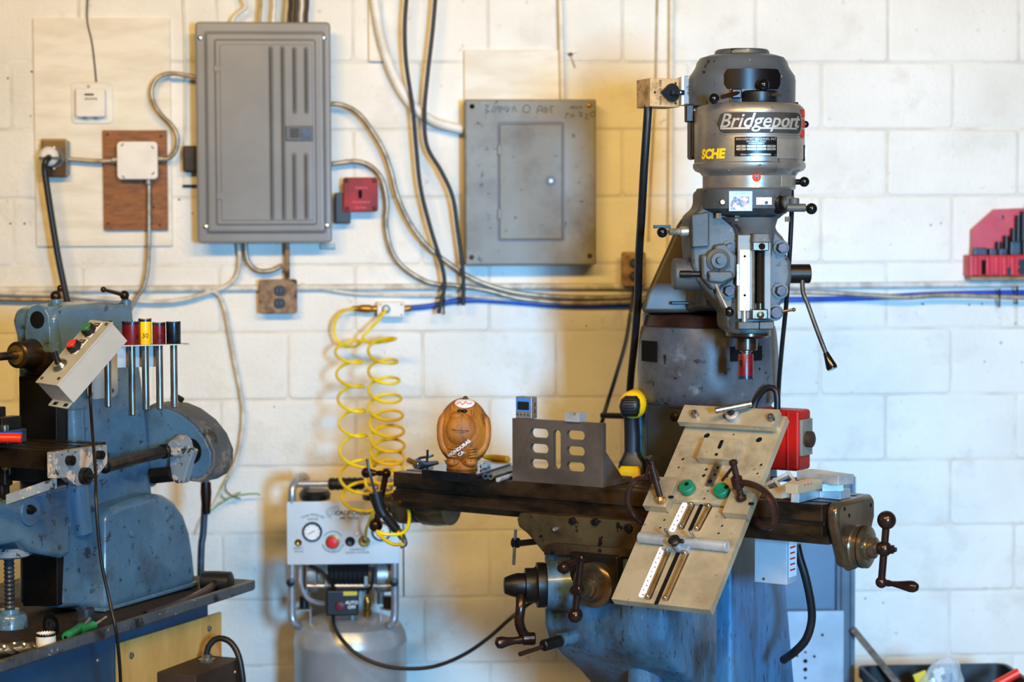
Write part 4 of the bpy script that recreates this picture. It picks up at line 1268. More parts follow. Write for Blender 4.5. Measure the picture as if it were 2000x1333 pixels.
# left strand: coupler on the wall down to the compressor
ysL = [668, 707, 755, 803, 851, 908, 955, 985]
pl = coil_path(ysL, lambda y: lerp(680, 690, (y - 668) / 190) + lerp(0, 16, (y - 858) / 100), lambda y: lerp(26, 38, (y - 860) / 60), lambda y: lerp(6.10, 5.66, (y - 640) / 320), lambda y: lerp(0.30, 0.42, (y - 640) / 300))
start = [W(690, 604, 0.05), W(672, 608, 0.07), W(657, 622, 0.09), W(651, 645, 0.1), W(660, 672, 0.12), W(685, 680, 0.13)]
start = [W(691, 604, 0.035), W(671, 608, 0.05), W(656, 624, 0.06), W(652, 648, 0.07), W(664, 672, 0.08), W(690, 678, 0.09), W(709, 668, 0.12)]
end = [P(738, 985, 5.66), P(725, 1012, 5.66), P(716, 1032, 5.70), P(714, 1050, 5.76)]
g = G().tube(start[:-1] + pl + end, px(3.1, 6.0), 10, step=0.008)
tag(obj('coil_hose', g, 'yellow_hose', auto=80), 'yellow coiled air hose hanging from the brass coupler, left strand', 'hose', 'yellow coil hoses')
ysR = [663, 707, 744, 779, 812, 843, 871, 895, 914, 932, 950]
pr_ = coil_path(ysR, lambda y: lerp(745, 757, (y - 663) / 200) - max(0, y - 900) * 0.25, lambda y: lerp(27, 33, (y - 680) / 130), lambda y: lerp(6.05, 5.62, (y - 640) / 300), lambda y: lerp(0.36, 0.46, (y - 663) / 200), ph=0.0)
st = [W(754, 606, 0.075), W(742, 622, 0.09), W(722, 644, 0.11), W(708, 660, 0.12), W(722, 669, 0.14), W(750, 668, 0.15)]
en = [P(778, 958, 5.5), P(795, 985, 5.35), P(799, 1020, 5.28), P(786, 1042, 5.24), P(752, 1044, 5.22), P(735, 1038, 5.24), P(748, 1052, 5.2), P(768, 1064, 5.17), P(785, 1063, 5.15)]
g = G().tube(st + pr_ + en, px(3.1, 6.0), 10, step=0.008)
tag(obj('coil_hose', g, 'yellow_hose', auto=80), 'yellow coiled air hose with wider loops leading to the blow gun, right strand', 'hose', 'yellow coil hoses')
# ================================================================ right-hand background
mat('frame_grey', '5b6875', '4b5763', scale=8, rough=0.4, metal=0.2)
mat('sheet_blue', '64809a', '58728b', scale=3, rough=0.45)
mat('drilled_plate', 'b6bcc4', 'a2a8b0', scale=6, rough=0.35, metal=0.5)
mat('bin_black', '0f1216', '16191e', scale=8, rough=0.5)
mat('navy_box', '26374f', rough=0.5)
def pm(name):
    m = bpy.data.materials.new(name)
    m.use_nodes = True
    b = m.node_tree.nodes['Principled BSDF']
    MATS[name] = m
    return m, b
m, b = pm('clear_bag')
b.inputs['Base Color'].default_value = (0.85, 0.92, 0.95, 1)
b.inputs['Roughness'].default_value = 0.12
b.inputs['Alpha'].default_value = 0.35
# ---- clamping-kit rack on the wall
t = thing('clamp_kit_rack', 'red wall rack holding black studs and step blocks at right edge', 'rack', W(1950, 541, 0))
k = (WY - 0.03) / FPX
fr = (W(1895, 500, 0.012), X, Z, -Y_)
out = [(0, 0), (0, 52 * k), (45 * k, 92 * k), (150 * k, 96 * k), (150 * k, 0)]
obj('back_panel', G().plate(out, [circ(60 * k, 76 * k, 4 * k, 12)], fr, 0.02), 'pink_red', t, bevel=0.001)
bs = obj('tray', wslab(G(), 1892, 498, 2045, 540, 0.0, 0.075, 2, 2), 'rack_red', t)
for x in (1907, 1930, 1947, 1963, 1979):
    obj('divider', wslab(G(), x - 4, 501, x + 4, 539, 0.075, 0.082, 2, 1.5), 'rack_red', bs)
obj('pocket', wslab(G(), 1917, 508, 1930, 537, 0.0745, 0.0762, 1, 0.5), 'pit', bs)
for x, y in ((1971, 530), (1995, 529), (1996, 514)):
    obj('pocket_hole', G().lathe([(8 * k, 0), (8 * k, 0.004), (5 * k, 0.004), (5 * k, 0.001)], W(x, y, 0.075), -Y_, 16), 'black_plastic', bs)
tag(obj('wooden_ledge', wslab(G(), 1892, 540, 2045, 547, 0, 0.06, 1, 1), 'board_edge'), 'narrow wooden ledge under the red clamp rack', 'shelf')
for i, (x, y) in enumerate(((1950, 472), (1965, 460), (1979, 445), (1988, 420), (1998, 412), (2012, 398))):
    g = G().lathe([(6 * k, 0), (6 * k, (499 - y) * k)], W(x, 499, 0.05), Z, 12)
    tag(obj('clamp_stud', g, 'black_plastic'), ['shortest black threaded stud in the red rack', 'second shortest black stud in the red rack', 'middle-height black stud in the red rack', 'tall black stud beside the middle one in the red rack', 'tall black stud at the frame edge in the red rack', 'tallest black stud in the red rack'][i], 'stud', 'studs in the clamp rack')
for i, (x, y, w_) in enumerate(((1916, 484, 26), (1940, 486, 14), (1960, 486, 16), (1984, 472, 20), (2008, 470, 18))):
    g = wslab(G(), x - w_ / 2, y, x + w_ / 2, 499, 0.04, 0.07, 2, 1.5)
    tag(obj('step_block', g, 'gunmetal' if i else 'gunmetal'), ['wide blue-grey step block at the left of the red rack', 'small grey step block beside the wide one', 'small arched grey block before the studs', 'larger arched grey block before the tall studs', 'last grey block in the red rack by the frame edge'][i], 'step block', 'step blocks in the clamp rack')
# ---- aluminium frame with sheet panel, behind the milling machine
FY = 5.85
t = thing('equipment_frame', 'grey extruded frame with a blue-grey sheet panel behind the mill', 'frame', V((P(1655, 1300, FY).x, FY, 0)))
def post(x0, x1, ytop, nm, d=0.045, Yp=FY):
    a, b = P(x0, 1200, Yp), P(x1, 1200, Yp)
    w_ = b.x - a.x
    c = V(((a.x + b.x) / 2, Yp + d / 2, 0))
    zt_ = P(x0, ytop, Yp).z
    s_ = w_ / 2
    out = [(-s_, 0), (-s_ * 0.25, 0), (-s_ * 0.18, 0.008), (s_ * 0.18, 0.008), (s_ * 0.25, 0), (s_, 0), (s_, d), (-s_, d)]
    return obj(nm, G().prism([V((c.x + p, Yp + q, 0)) for p, q in out], Z * zt_), 'frame_grey', t, bevel=0.001)
post(1648, 1670, 932, 'post')
post(1634, 1649, 990, 'post', 0.03, FY - 0.005)
a, b = P(1350, 1300, FY), P(1634, 1300, FY)
zt_ = P(1600, 990, FY).z
obj('sheet_panel', G().box(V(((a.x + b.x) / 2, FY + 0.02, zt_ / 2)), (b.x - a.x, 0.004, zt_)), 'sheet_blue', t)
post(1360, 1380, 990, 'post')
q = P(1648, 1194, FY - 0.10)
zq = q.z
a = P(1440, 1194, FY - 0.10)
t = thing('drilled_plate', 'pale drilled metal plate leaning in front of the frame', 'plate', V(((a.x + q.x) / 2, FY - 0.1, 0)))
w_ = q.x - a.x
s_ = (FY - 0.1) / FPX
hx = lambda x: (x - 1440) * s_
hz = lambda y: zq - (y - 1194) * s_
holes = [circ(hx(x), hz(y), r * s_, 12) for x, y, r in ((1611, 1242, 3), (1560, 1283, 3), (1595, 1285, 3), (1577, 1259, 2.5), (1577, 1276, 2.5), (1577, 1294, 4.5), (1577, 1311, 4.5), (1577, 1328, 3))]
obj('plate', G().plate([(0, 0.0), (w_, 0.0), (w_, zq), (0, zq)], holes, (V((a.x, FY - 0.1, 0)), X, Z, Y_), 0.012), 'drilled_plate', t)
g = G().box(V((P(1590, 1290, FY - 0.1).x, FY - 0.1 + 0.016, 0.27)), (0.14, 0.002, 0.40))
obj('backing', g, 'pit', t)  # black sheet added behind the holes as painted shade
g = G().cyl(P(1668, 1232, FY - 0.02), P(1760, 1345, FY - 0.2), px(9, FY), n=4)
tag(obj('brace_bar', g, 'galv'), 'square steel bar slanting down from the frame into the bin', 'bar')
# ---- bin with bag and red handled tool
BY = 5.45
A, B = P(1676, 1303, BY + 0.3), P(1968, 1303, BY + 0.3)
zt_ = A.z
t = thing('tote_bin', 'black storage bin on the floor at the lower right', 'bin', V(((A.x + B.x) / 2, BY + 0.15, 0)))
cx, hw = (A.x + B.x) / 2, (B.x - A.x) / 2
def bl(ins, z):
    return rloop(V((cx, BY + 0.15, z)), X, Y_, hw - ins, 0.17 - ins, 0.03, 4)
g = G().loft([bl(0.03, 0), bl(0.008, zt_ - 0.03), bl(0, zt_ - 0.028), bl(0, zt_), bl(0.012, zt_), bl(0.035, 0.02)])
obj('tub', g, 'bin_black', t)
q = P(1740, 1330, BY + 0.2)
g = G().box(V((q.x - 0.0, BY + 0.12, zt_ - 0.04)), (0.16, 0.10, 0.03), (V((1, 0.2, -0.1)), V((-0.2, 1, 0)), V((0.1, 0, 1))))
tag(obj('navy_case', g, 'navy_box', bevel=0.004), 'flat navy case lying in the black bin', 'case')
import mathutils
c = P(1830, 1315, BY + 0.12)
rows, n = 11, 26
t = thing('plastic_bag', 'crumpled clear plastic bag in the bin with yellow and blue bits', 'bag', V((c.x, c.y, zt_ - 0.1)))
loops = []
rnd = random.Random(3)
for k_ in range(rows):
    f = k_ / (rows - 1)
    rr = 0.075 * (1 - f) ** 0.5 * (0.85 + 0.3 * f) + 0.006
    loops.append([V((c.x + 0.03 * f + (rr * (1 + 0.22 * mathutils.noise.noise(V((3 * cos(2 * pi * i / n), 3 * sin(2 * pi * i / n), f * 5))))) * cos(2 * pi * i / n), c.y + 0.7 * rr * (1 + 0.22 * rnd.uniform(-1, 1)) * sin(2 * pi * i / n), zt_ - 0.07 + 0.135 * f)) for i in range(n)])
obj('film', G().loft(loops), 'clear_bag', t, auto=20)
for (x, y, m_, r_) in ((1800, 1322, 'label_yellow', 0.03), (1835, 1312, 'white_plastic', 0.025), (1850, 1320, 'sheet_blue', 0.028)):
    q = P(x, y, BY + 0.13)
    obj('packet', G().box(q - Z * 0.01, (r_ * 1.3, 0.012, r_ * 1.5), (V((1, 0, 0.4)), Y_, V((-0.4, 0, 1)))), m_, t, bevel=0.003)
A, B = P(1990, 1314, BY), P(1950, 1336, BY)
t = thing('red_tool', 'tool with red rubber grip sticking out of the bin', 'hand tool', B)
obj('grip', G().tube([A, A.lerp(B, 0.5), B, B + (B - A) * 0.3], px(9.5, BY), 12), 'handle_red', t)
obj('shank', G().tube([B, B + (B - A) * 1.2], px(7, BY), 10), 'bright_steel', t)
# ================================================================ vertical milling machine
mat('head_grey', '5d5f5e', '3f4140', scale=4, rough=0.5, spec=0.35, metal=0.1, spots=[('2b2a27', 7, 0.50, 0.22, 0.75), ('1c1917', 34, 0.60, 0.05, 0.8), ('7d7f7e', 70, 0.66, 0.03, 0.6)], lo=0.35, hi=0.7, coat=0.0, bump=0.0003, bscale=40)
mat('motor_grey', '545b62', '3a4046', scale=5, rough=0.38, spots=[('33291f', 7, 0.54, 0.15, 0.7), ('1f1a15', 28, 0.62, 0.03), ('8a7f70', 36, 0.66, 0.03)], lo=0.3, hi=0.7)
mat('housing_alu', 'a8a39b', '857e74', scale=5, rough=0.36, metal=0.7, spots=[('564b3c', 6, 0.52, 0.2, 0.6), ('3a3026', 40, 0.64, 0.03, 0.7)], rvar=0.12)
mat('housing_dark', '37332e', '292622', scale=12, rough=0.6, metal=0.0)
mat('letter_alu', 'c4c0b9', 'a8a39b', scale=14, rough=0.4, metal=0.5)
mat('turret_grey', '64666a', '2c2e31', scale=5, rough=0.42, spots=[('2a2119', 6, 0.50, 0.2, 0.8), ('8b8e92', 9, 0.58, 0.12, 0.6), ('15110d', 40, 0.62, 0.03)], lo=0.3, hi=0.72, bump=0.0006, bscale=25)
mat('ram_brown', '4d4437', '2e2821', scale=5, rough=0.45, spots=[('1f1912', 7, 0.52, 0.15, 0.8), ('6e5f49', 14, 0.62, 0.08, 0.6)])
mat('ring_brown', '4a2a20', '2c1a14', scale=8, rough=0.35, metal=0.4)
mat('column_dark', '2a2c2e', '1a1b1c', scale=7, rough=0.45, spots=[('4a4030', 10, 0.68)])
mat('column_blue', '5083a8', '3b6280', scale=4, rough=0.38, stretch=(3, 3, 0.6), lo=0.32, hi=0.7, spots=[('39403f', 7, 0.50, 0.22, 0.75), ('27221e', 34, 0.60, 0.05, 0.8), ('8898a2', 70, 0.66, 0.03, 0.6)], bump=0.0003, bscale=20)
mat('knee_blue', '4d738a', '3a586b', scale=4, rough=0.34, stretch=(2, 2, 0.7), lo=0.32, hi=0.7, spots=[('2b2a28', 4, 0.46, 0.18, 0.85), ('33383a', 7, 0.50, 0.22, 0.75), ('1d1a18', 34, 0.60, 0.05, 0.8), ('8797a0', 70, 0.66, 0.03, 0.6)], coat=0.25, bump=0.0006, bscale=24)
mat('table_brown', '4f3b28', '2a1f15', scale=8, rough=0.34, metal=0.65, rvar=0.1, stretch=(1, 1, 2.5))
mat('saddle_brown', '665638', '3a2f1e', scale=5, rough=0.38, metal=0.4, lo=0.3, hi=0.7, spots=[('2b2116', 6, 0.50, 0.18, 0.8), ('15100b', 30, 0.60, 0.04)])
mat('crank_iron', '46322a', '2a1d19', scale=9, rough=0.25, metal=0.75)
mat('bracket_bronze', '6f5d45', '43372a', scale=7, rough=0.25, metal=0.7, rvar=0.08)
mat('switch_tan', 'c8a878', 'a78450', scale=6, rough=0.55, spots=[('6b4a22', 9, 0.50, 0.12, 0.8), ('3d2812', 26, 0.60, 0.05)])
mat('knob_black', '0d0f12', rough=0.18)
mat('dial_black', '15181d', rough=0.35)
mat('scale_white', 'e6e6e8', rough=0.35)
mat('sticker_orange', 'f0401a', rough=0.7, spec=0.15)
mat('sticker_yellow', 'f2c51c', rough=0.45)
mat('sticker_red', 'd9341f', rough=0.7, spec=0.15)
mat('plate_black', '0d0c0c', rough=0.3, spec=0.3)
mat('plate_alu', 'b5aea2', 'a39b8e', scale=12, rough=0.35, metal=0.6)
mat('photo_frame_blue', '9fc3d6', rough=0.4)
mat('photo_mix', 'd8a48c', '3a4a5e', scale=60, rough=0.4, lo=0.45, hi=0.55, spots=[('e9e4e0', 70, 0.6)])
mat('box_grey', 'aeb4ba', '9aa0a6', scale=4, rough=0.4)
mat('bolt_purple', '514b50', '353035', scale=20, rough=0.5, metal=0.35)

MA = rad(37)
e1 = V((cos(MA), -sin(MA), 0))         # along the table to its right end
e2 = V((-sin(MA), -cos(MA), 0))        # out of the machine's front
TZ = 1.0
TL0 = PZ(768, 922, TZ)
TR0 = PZ(1607, 987, TZ)
TLEN = (TR0 - TL0).dot(e1)
TD = 0.235
HY = 4.78                              # distance of the spindle axis
def HP(x, y, d=0.0):
    return P(x, y, HY) - Y_ * d
hs_ = HY / FPX
BM_ = thing('vertical_mill', 'tall grey vertical milling machine with silver belt housing and long table', 'milling machine', V((TR0.x - 0.1, TR0.y + 0.45, 0)))

# ---- column, knee, saddle
KF = TL0 + e2 * 0.035
kr = PL(1296, 1235, KF, e2)            # front right corner of the knee
def KS(x, y, off=0.0):                 # right side plane of knee / column
    return PL(x, y, kr + e1 * off, e1)
def KFp(x, y, off=0.0):                # knee front plane
    return PL(x, y, KF + e2 * off, e2)
out = [KS(*p, 0.012) for p in [(1429, 1420), (1429, 1200), (1429, 1000), (1429, 880), (1429, 800), (1438, 786), (1508, 783), (1514, 800), (1524, 980), (1540, 1180), (1553, 1333), (1560, 1420)]]
o0 = out[0].copy(); o0.z = 0.0
o1 = out[-1].copy(); o1.z = 0.0
col = obj('column', G().prism([o0] + out[1:-1] + [o1], -e1 * 0.31), 'column_blue', BM_, bevel=0.012, seg=3)
# front of the column above the table: dovetail ways
cf = out[4]
def CF(x, y, off=0.0):
    return PL(x, y, cf + e2 * off, e2)
zb = TZ - 0.45
a0, a1_ = CF(1262, 850, 0.004), CF(1402, 850, 0.004)
L = (a1_ - a0).dot(e1)
zt_ = CF(1330, 792).z
b0 = V((a0.x, a0.y, zb))
g = G().prism([b0 + e1 * a + e2 * b for a, b in [(0, 0), (0.02, 0.03), (L - 0.02, 0.03), (L, 0)]], Z * (zt_ - zb))
wy = obj('column_ways', g, 'column_dark', BM_, bevel=0.003)
obj('way_bolt', G().lathe([(0.011, 0), (0.010, 0.006), (0.006, 0.008)], CF(1318, 814, 0.034), e2, 16), 'dark_iron', wy)
obj('way_gib', G().box(CF(1268, 850, 0.02) - Z * 0.05, (0.012, 0.02, 0.22), (e1, e2, Z)), 'gunmetal', wy, bevel=0.002)
# knee: lofted block, narrowing downwards
def knee_loop(z, f, s, back=0.30, left=0.0, r=0.03):
    """f: how far the front comes forward of the column; s: width"""
    base = V((kr.x, kr.y, z))
    c = base - e1 * (s / 2) - e2 * ((back - f) / 2 + f * 0) + e1 * left
    c = base - e1 * (s / 2) - e2 * (back / 2) + e2 * (f / 2)
    return rloop(c, e1, e2, s / 2, (back + f) / 2, r, 5)
zk = lambda y: KFp(1150, y).z
kl = [knee_loop(zk(y), f, 0.345, 0.29) for y, f in ((1392, -0.235), (1345, -0.16), (1300, -0.07), (1262, -0.015), (1230, 0.0), (1100, 0.0), (1084, 0.0))]
kn = obj('knee', G().loft(kl[::-1]), 'knee_blue', BM_)
kn.data.flip_normals()
# vertical seam at the rear of the knee
# knee elevating column
q = kr - e1 * 0.13 - e2 * 0.14
obj('knee_screw', G().cyl(V((q.x, q.y, 0.0)), V((q.x, q.y, zk(1300))), 0.043, n=28), 'knee_blue', BM_)
obj('screw_pedestal', G().lathe([(0.09, 0), (0.09, 0.03), (0.06, 0.05), (0.055, 0.2)], V((q.x, q.y, 0)), Z, 28), 'column_blue', BM_)
obj('base_foot', G().box(V((kr.x, kr.y, 0.05)) - e1 * 0.15 - e2 * 0.24, (0.5, 0.85, 0.1), (e1, e2, Z)), 'column_blue', BM_, bevel=0.02)
# saddle under the table
sa = KFp(1012, 1005)
out = [KFp(*p, -0.005) for p in [(1014, 1002), (1255, 1020), (1262, 1078), (1090, 1063), (1062, 1082), (1058, 1078), (1030, 1044), (1012, 1030), (1009, 1015)]]
sdl = obj('saddle', G().prism(out, -e2 * 0.22), 'saddle_brown', BM_, bevel=0.005)
for x, y, r, m in ((1120, 1018, 8, 'dark_iron'), (1164, 1020, 8, 'dark_iron'), (1086, 1034, 5, 'bright_steel'), (1229, 1032, 9, 'dark_iron')):
    obj('saddle_bolt', G().lathe([(r * 1.15e-3, 0), (r * 1.1e-3, 0.008), (r * 0.6e-3, 0.009), (r * 0.5e-3, 0.006)], KFp(x, y, -0.005), e2, 16), m, sdl)
A = KFp(1050, 1058, -0.06)
g = G().cyl(A, KFp(1014, 1062, -0.06), 0.008, n=12)
g.cyl(KFp(1012, 1061, -0.06), KFp(1003, 1061, -0.06), 0.013, n=12)
lk = obj('saddle_lock', g, 'dark_iron', BM_)
obj('lock_bar', G().cyl(KFp(1007, 1036, -0.055), KFp(1003, 1104, -0.055), 0.0042, n=10), 'bright_steel', lk)
# knee top plate with way cover
out = [KFp(*p, 0.012) for p in [(1061, 1084), (1066, 1066), (1080, 1062), (1250, 1076), (1250, 1090)]]
wc = obj('way_wiper', G().prism(out, -e2 * 0.02), 'bracket_bronze', BM_, bevel=0.002)
for x, y in ((1079, 1084), (1172, 1079)):
    obj('wiper_screw', G().lathe([(0.005, 0), (0.004, 0.003)], KFp(x, y - 3, 0.012), e2, 10), 'dark_iron', wc)
# cross-feed housing, dial and crank
c = KFp(1182, 1140)
obj('feed_housing', G().box(KFp(1165, 1128, 0.012), (0.135, 0.03, 0.115), (e1, e2, Z)), 'dark_iron', BM_, bevel=0.006)
g = G().lathe([(0.052, 0.02), (0.054, 0.024), (0.054, 0.05), (0.050, 0.054), (0.040, 0.056), (0.034, 0.07), (0.026, 0.072), (0.026, 0.082), (0.02, 0.084), (0.02, 0.095)], KFp(1178, 1138), e2, 40)
dl = obj('cross_dial', g, 'bracket_bronze', BM_)
hub = KFp(1178, 1138) + e2 * 0.115
def ball_crank(hub, axis, arm, L1, L2, rb1, rb2, rh, hd, hl, nm, hr=0.014, m='crank_iron'):
    """balanced ball crank: arm direction, long side carries the handle (hd, hl), short side a ball"""
    arm = V(arm).normalized()
    g = G().sph(hub, rh, 20, 12)
    g.cyl(hub - arm * L1, hub + arm * L2, 0.0085, 0.0085, n=14)
    g.sph(hub + arm * L2, rb2, 22, 14)
    g.sph(hub - arm * L1, rb1, 20, 12)
    o = obj(nm, g, m, BM_)
    hd = V(hd).normalized()
    b = hub - arm * L1
    g = G().lathe([(0.007, rb1 * 0.6), (0.008, rb1 + 0.004), (0.006, rb1 + 0.014), (0.008, hl * 0.45), (hr, hl * 0.78), (hr * 0.95, hl * 0.88), (hr * 0.6, hl * 0.97), (0.001, hl)], b, hd, 18)
    obj('crank_handle', g, m, o)
    obj('hub_nut', G().lathe([(0.011, rh * 0.7), (0.011, rh + 0.004), (0.006, rh + 0.005), (0.006, rh + 0.011)], hub, axis, 6), m, o)
    return o
def toward(hub, x, y, n):
    return PL(x, y, hub, n) - hub
dd = toward(hub, 1123, 1202, e2)
d2 = toward(hub, 1145, 1094, e2)
ball_crank(hub, e2, dd, d2.length, dd.length, 0.011, 0.0185, 0.015, e2 + V((-0.1, 0, -0.2)), 0.085, 'cross_crank', hr=0.016)
# knee crank on the angled boss at the left front
kd = (e2 * 0.62 - e1 * 0.78).normalized()
bo = P(1066, 1143, 4.92)
g = G().lathe([(0.085, -0.12), (0.07, -0.05), (0.058, 0.0)], bo, kd, 30)
obj('knee_boss', g, 'knee_blue', BM_)
g = G().lathe([(0.052, -0.002), (0.055, 0.006), (0.055, 0.022), (0.046, 0.024), (0.042, 0.03), (0.042, 0.05), (0.030, 0.052), (0.030, 0.07), (0.026, 0.085), (0.020, 0.10), (0.016, 0.102)], bo, kd, 36)
kc = obj('knee_dial', g, 'dark_iron', BM_)
p1 = bo + kd * 0.062
pe = P(1036, 1248, (p1.y - 0.02))
g = G().tube([p1 + kd * 0.0, P(1017, 1185, p1.y - 0.03), P(1014, 1215, p1.y - 0.03), P(1022, 1238, p1.y - 0.025), pe], 0.012, 12, flat=0.8)
g.cyl(pe - kd * 0.012, pe + kd * 0.02, 0.016, n=18, ch=0.003)
ck = obj('knee_crank', g, 'crank_iron', BM_)
hdv = (P(967, 1257, pe.y - 0.02) - pe)
hl = hdv.length
g = G().lathe([(0.009, 0.012), (0.0105, hl * 0.3), (0.009, hl * 0.45), (0.0115, hl * 0.65), (0.0155, hl * 0.82), (0.0135, hl * 0.94), (0.004, hl)], pe, hdv, 18)
obj('crank_handle', g, 'crank_iron', ck)
# knee lock
q0, q1 = P(1095, 1252, 4.80), P(1060, 1262, 4.76)
g = G().cyl(q0 + (q0 - q1) * 0.8, q0, 0.018, n=18)
kl_ = obj('knee_lock_boss', g, 'knee_blue', BM_)
obj('lock_nut', G().cyl(q0, q1, 0.014, n=16, ch=0.003), 'dark_iron', kl_)
obj('lock_lever', G().cyl(P(1062, 1263, 4.765), P(1014, 1279, 4.74), 0.0055, n=10), 'crank_iron', kl_)

# ---- table
prof = [(0, -0.074), (0, -0.048), (-0.012, -0.048), (-0.012, -0.038), (0, -0.038), (0, -0.002), (-0.002, 0)]
for k in range(3):
    u = -TD * (0.2 + 0.3 * k)
    prof += [(u + 0.008, 0), (u + 0.008, -0.018), (u - 0.008, -0.018), (u - 0.008, 0)]
prof += [(-TD + 0.002, 0), (-TD, -0.002), (-TD, -0.074), (-TD + 0.03, -0.076), (-TD + 0.035, -0.095), (-0.035, -0.095), (-0.03, -0.076)]
tb = obj('table', G().prism([TL0 + e2 * a + Z * b for a, b in prof], e1 * TLEN), 'table_brown', BM_, bevel=0.0012)
tm = TL0 - e2 * (TD / 2)
def TM(x, y):
    return PL(x, y, tm, e2)
# right end bracket
re_ = TL0 + e1 * TLEN
def EP(u, v, w_):
    return re_ + e1 * u + e2 * v + Z * w_
ra = TM(1700, 1070)
zr = ra.z - TZ
ax0 = EP(0, -TD / 2, zr)
fr = [EP(0.002, -0.012, -0.05), EP(0.002, -0.012, -0.008), EP(0.002, -0.03, 0.004), EP(0.002, -TD + 0.03, 0.004), EP(0.002, -TD + 0.012, -0.008), EP(0.002, -TD + 0.012, -0.05), EP(0.002, -TD / 2 - 0.05, zr - 0.045), EP(0.002, -TD / 2 + 0.05, zr - 0.045)]
o = obj('end_bracket', G().prism(fr, e1 * 0.03), 'bracket_bronze', BM_, bevel=0.012, seg=3)
for v_, w_ in ((-0.05, -0.012), (-0.075, -0.03), (-TD + 0.04, -0.02)):
    obj('oil_hole', G().lathe([(0.005, 0), (0.004, 0.0008)], EP(0.0323, v_, w_), e1, 12), 'pit', o)
la = (ra - ax0).dot(e1)
g = G().lathe([(0.058, 0.015), (0.052, 0.03), (0.047, 0.036), (0.047, 0.042), (0.0485, 0.043), (0.0485, 0.06), (0.045, 0.0615), (0.030, 0.0615), (0.029, 0.066), (0.0235, 0.067), (0.0245, 0.068), (0.0245, 0.078), (0.022, 0.08), (0.014, 0.081), (0.014, 0.085)], ax0, e1, 40)
rd = obj('feed_dial', g, 'bracket_bronze', BM_)
obj('dial_ring', G().ring(ax0, e1, 0.04, 0.0492, 0.048, 0.051, 40), 'dark_iron', rd)
hub = PL(1727, 1073, ax0, e2)
hub = ax0 + e1 * (hub - ax0).dot(e1)
dd = toward(hub, 1728, 1016, e2)
d2 = toward(hub, 1717, 1137, e2)
arm = (dd.normalized() - d2.normalized())
ball_crank(hub, e1, arm, d2.length, dd.length, 0.0135, 0.0215, 0.018, e1 + e2 * 0.1 - Z * 0.02, 0.094, 'feed_crank', hr=0.0135)
# left end bracket, dial and crank
ax1 = TL0 - e2 * (TD / 2) + Z * (TM(790, 985).z - TZ)
g = G().lathe([(0.045, -0.1), (0.05, -0.06), (0.05, -0.02), (0.042, 0.0)], ax1, -e1, 32)
obj('end_bracket', g, 'bracket_bronze', BM_)
g = G().lathe([(0.046, 0.0), (0.048, 0.03), (0.052, 0.036), (0.052, 0.06), (0.046, 0.064), (0.03, 0.066), (0.029, 0.09), (0.016, 0.091), (0.016, 0.112)], ax1, -e1, 36)
obj('feed_dial', g, 'bracket_bronze', BM_)
hub = PL(743, 982, ax1, e2)
hub = ax1 + e1 * (hub - ax1).dot(e1)
dd = toward(hub, 734, 1026, e2)
d2 = toward(hub, 753, 925, e2)
ball_crank(hub, -e1, dd, d2.length, dd.length, 0.0135, 0.019, 0.018, -e1 + e2 * 0.25, 0.07, 'feed_crank', hr=0.0145)

# ---- turret and ram
ty = 5.16
tc_ = P(1383, 720, ty)
zz = lambda y: P(1383, y, ty).z
ts = ty / FPX
g = G().lathe([(100 * ts, zz(800)), (122 * ts, zz(792)), (133 * ts, zz(780)), (138 * ts, zz(755)), (139 * ts, zz(720)), (137 * ts, zz(680)), (134 * ts, zz(650)), (131 * ts, zz(637)), (126 * ts, zz(634))], V((tc_.x, tc_.y, 0)), Z, 56)
tu = obj('turret', g, 'turret_grey', BM_)
def tcyl(x, y, r, out=0.0):
    a = math.asin(max(-0.98, min(0.98, (x - 1383) / r)))
    rr = r * ts + out
    return V((tc_.x + rr * sin(a), tc_.y - rr * cos(a), zz(y)))
for x0, x1, y0, y1 in ((1404, 1470, 670, 698), (1248, 1272, 662, 702)):
    g = G()
    n = 8
    lo, hi = [], []
    for i in range(n + 1):
        x = x0 + (x1 - x0) * i / n
        lo.append(tcyl(x, y1, 139, 0.0015))
        hi.append(tcyl(x, y0, 139, 0.0015))
    g.add(lo + hi, [(i, i + 1, n + 2 + i, n + 1 + i) for i in range(n)])
    obj('turret_slot', g, 'pit', tu)
g = G().lathe([(126 * ts, zz(636)), (129 * ts, zz(634)), (129 * ts, zz(613)), (125 * ts, zz(610))], V((tc_.x, tc_.y, 0)), Z, 56)
obj('turret_ring', g, 'ring_brown', BM_)
sec = [(1252, 612), (1262, 575), (1282, 530), (1305, 480), (1322, 440), (1330, 428), (1345, 422), (1455, 422), (1475, 470), (1490, 540), (1508, 612)]
f_, b_ = [P(x, y, 5.02) for x, y in sec], []
for p in f_:
    b_.append(p + V((0.085, 0.5, 0)))
rm = obj('ram', G().loft([f_, b_]), 'ram_brown', BM_, bevel=0.012, seg=3)
obj('ram_lock_bar', G().box(P(1350, 592, 5.0), (0.10, 0.012, 0.008)), 'dark_iron', rm, bevel=0.002)
g = G().loft([[P(x, y, 4.86) for x, y in ((1380, 600), (1372, 470), (1390, 430), (1470, 425), (1495, 470), (1490, 600))], [P(x, y, 5.05) for x, y in ((1330, 610), (1345, 450), (1375, 424), (1465, 424), (1490, 460), (1500, 610))]])
obj('ram_adapter', g, 'turret_grey', BM_, bevel=0.012)

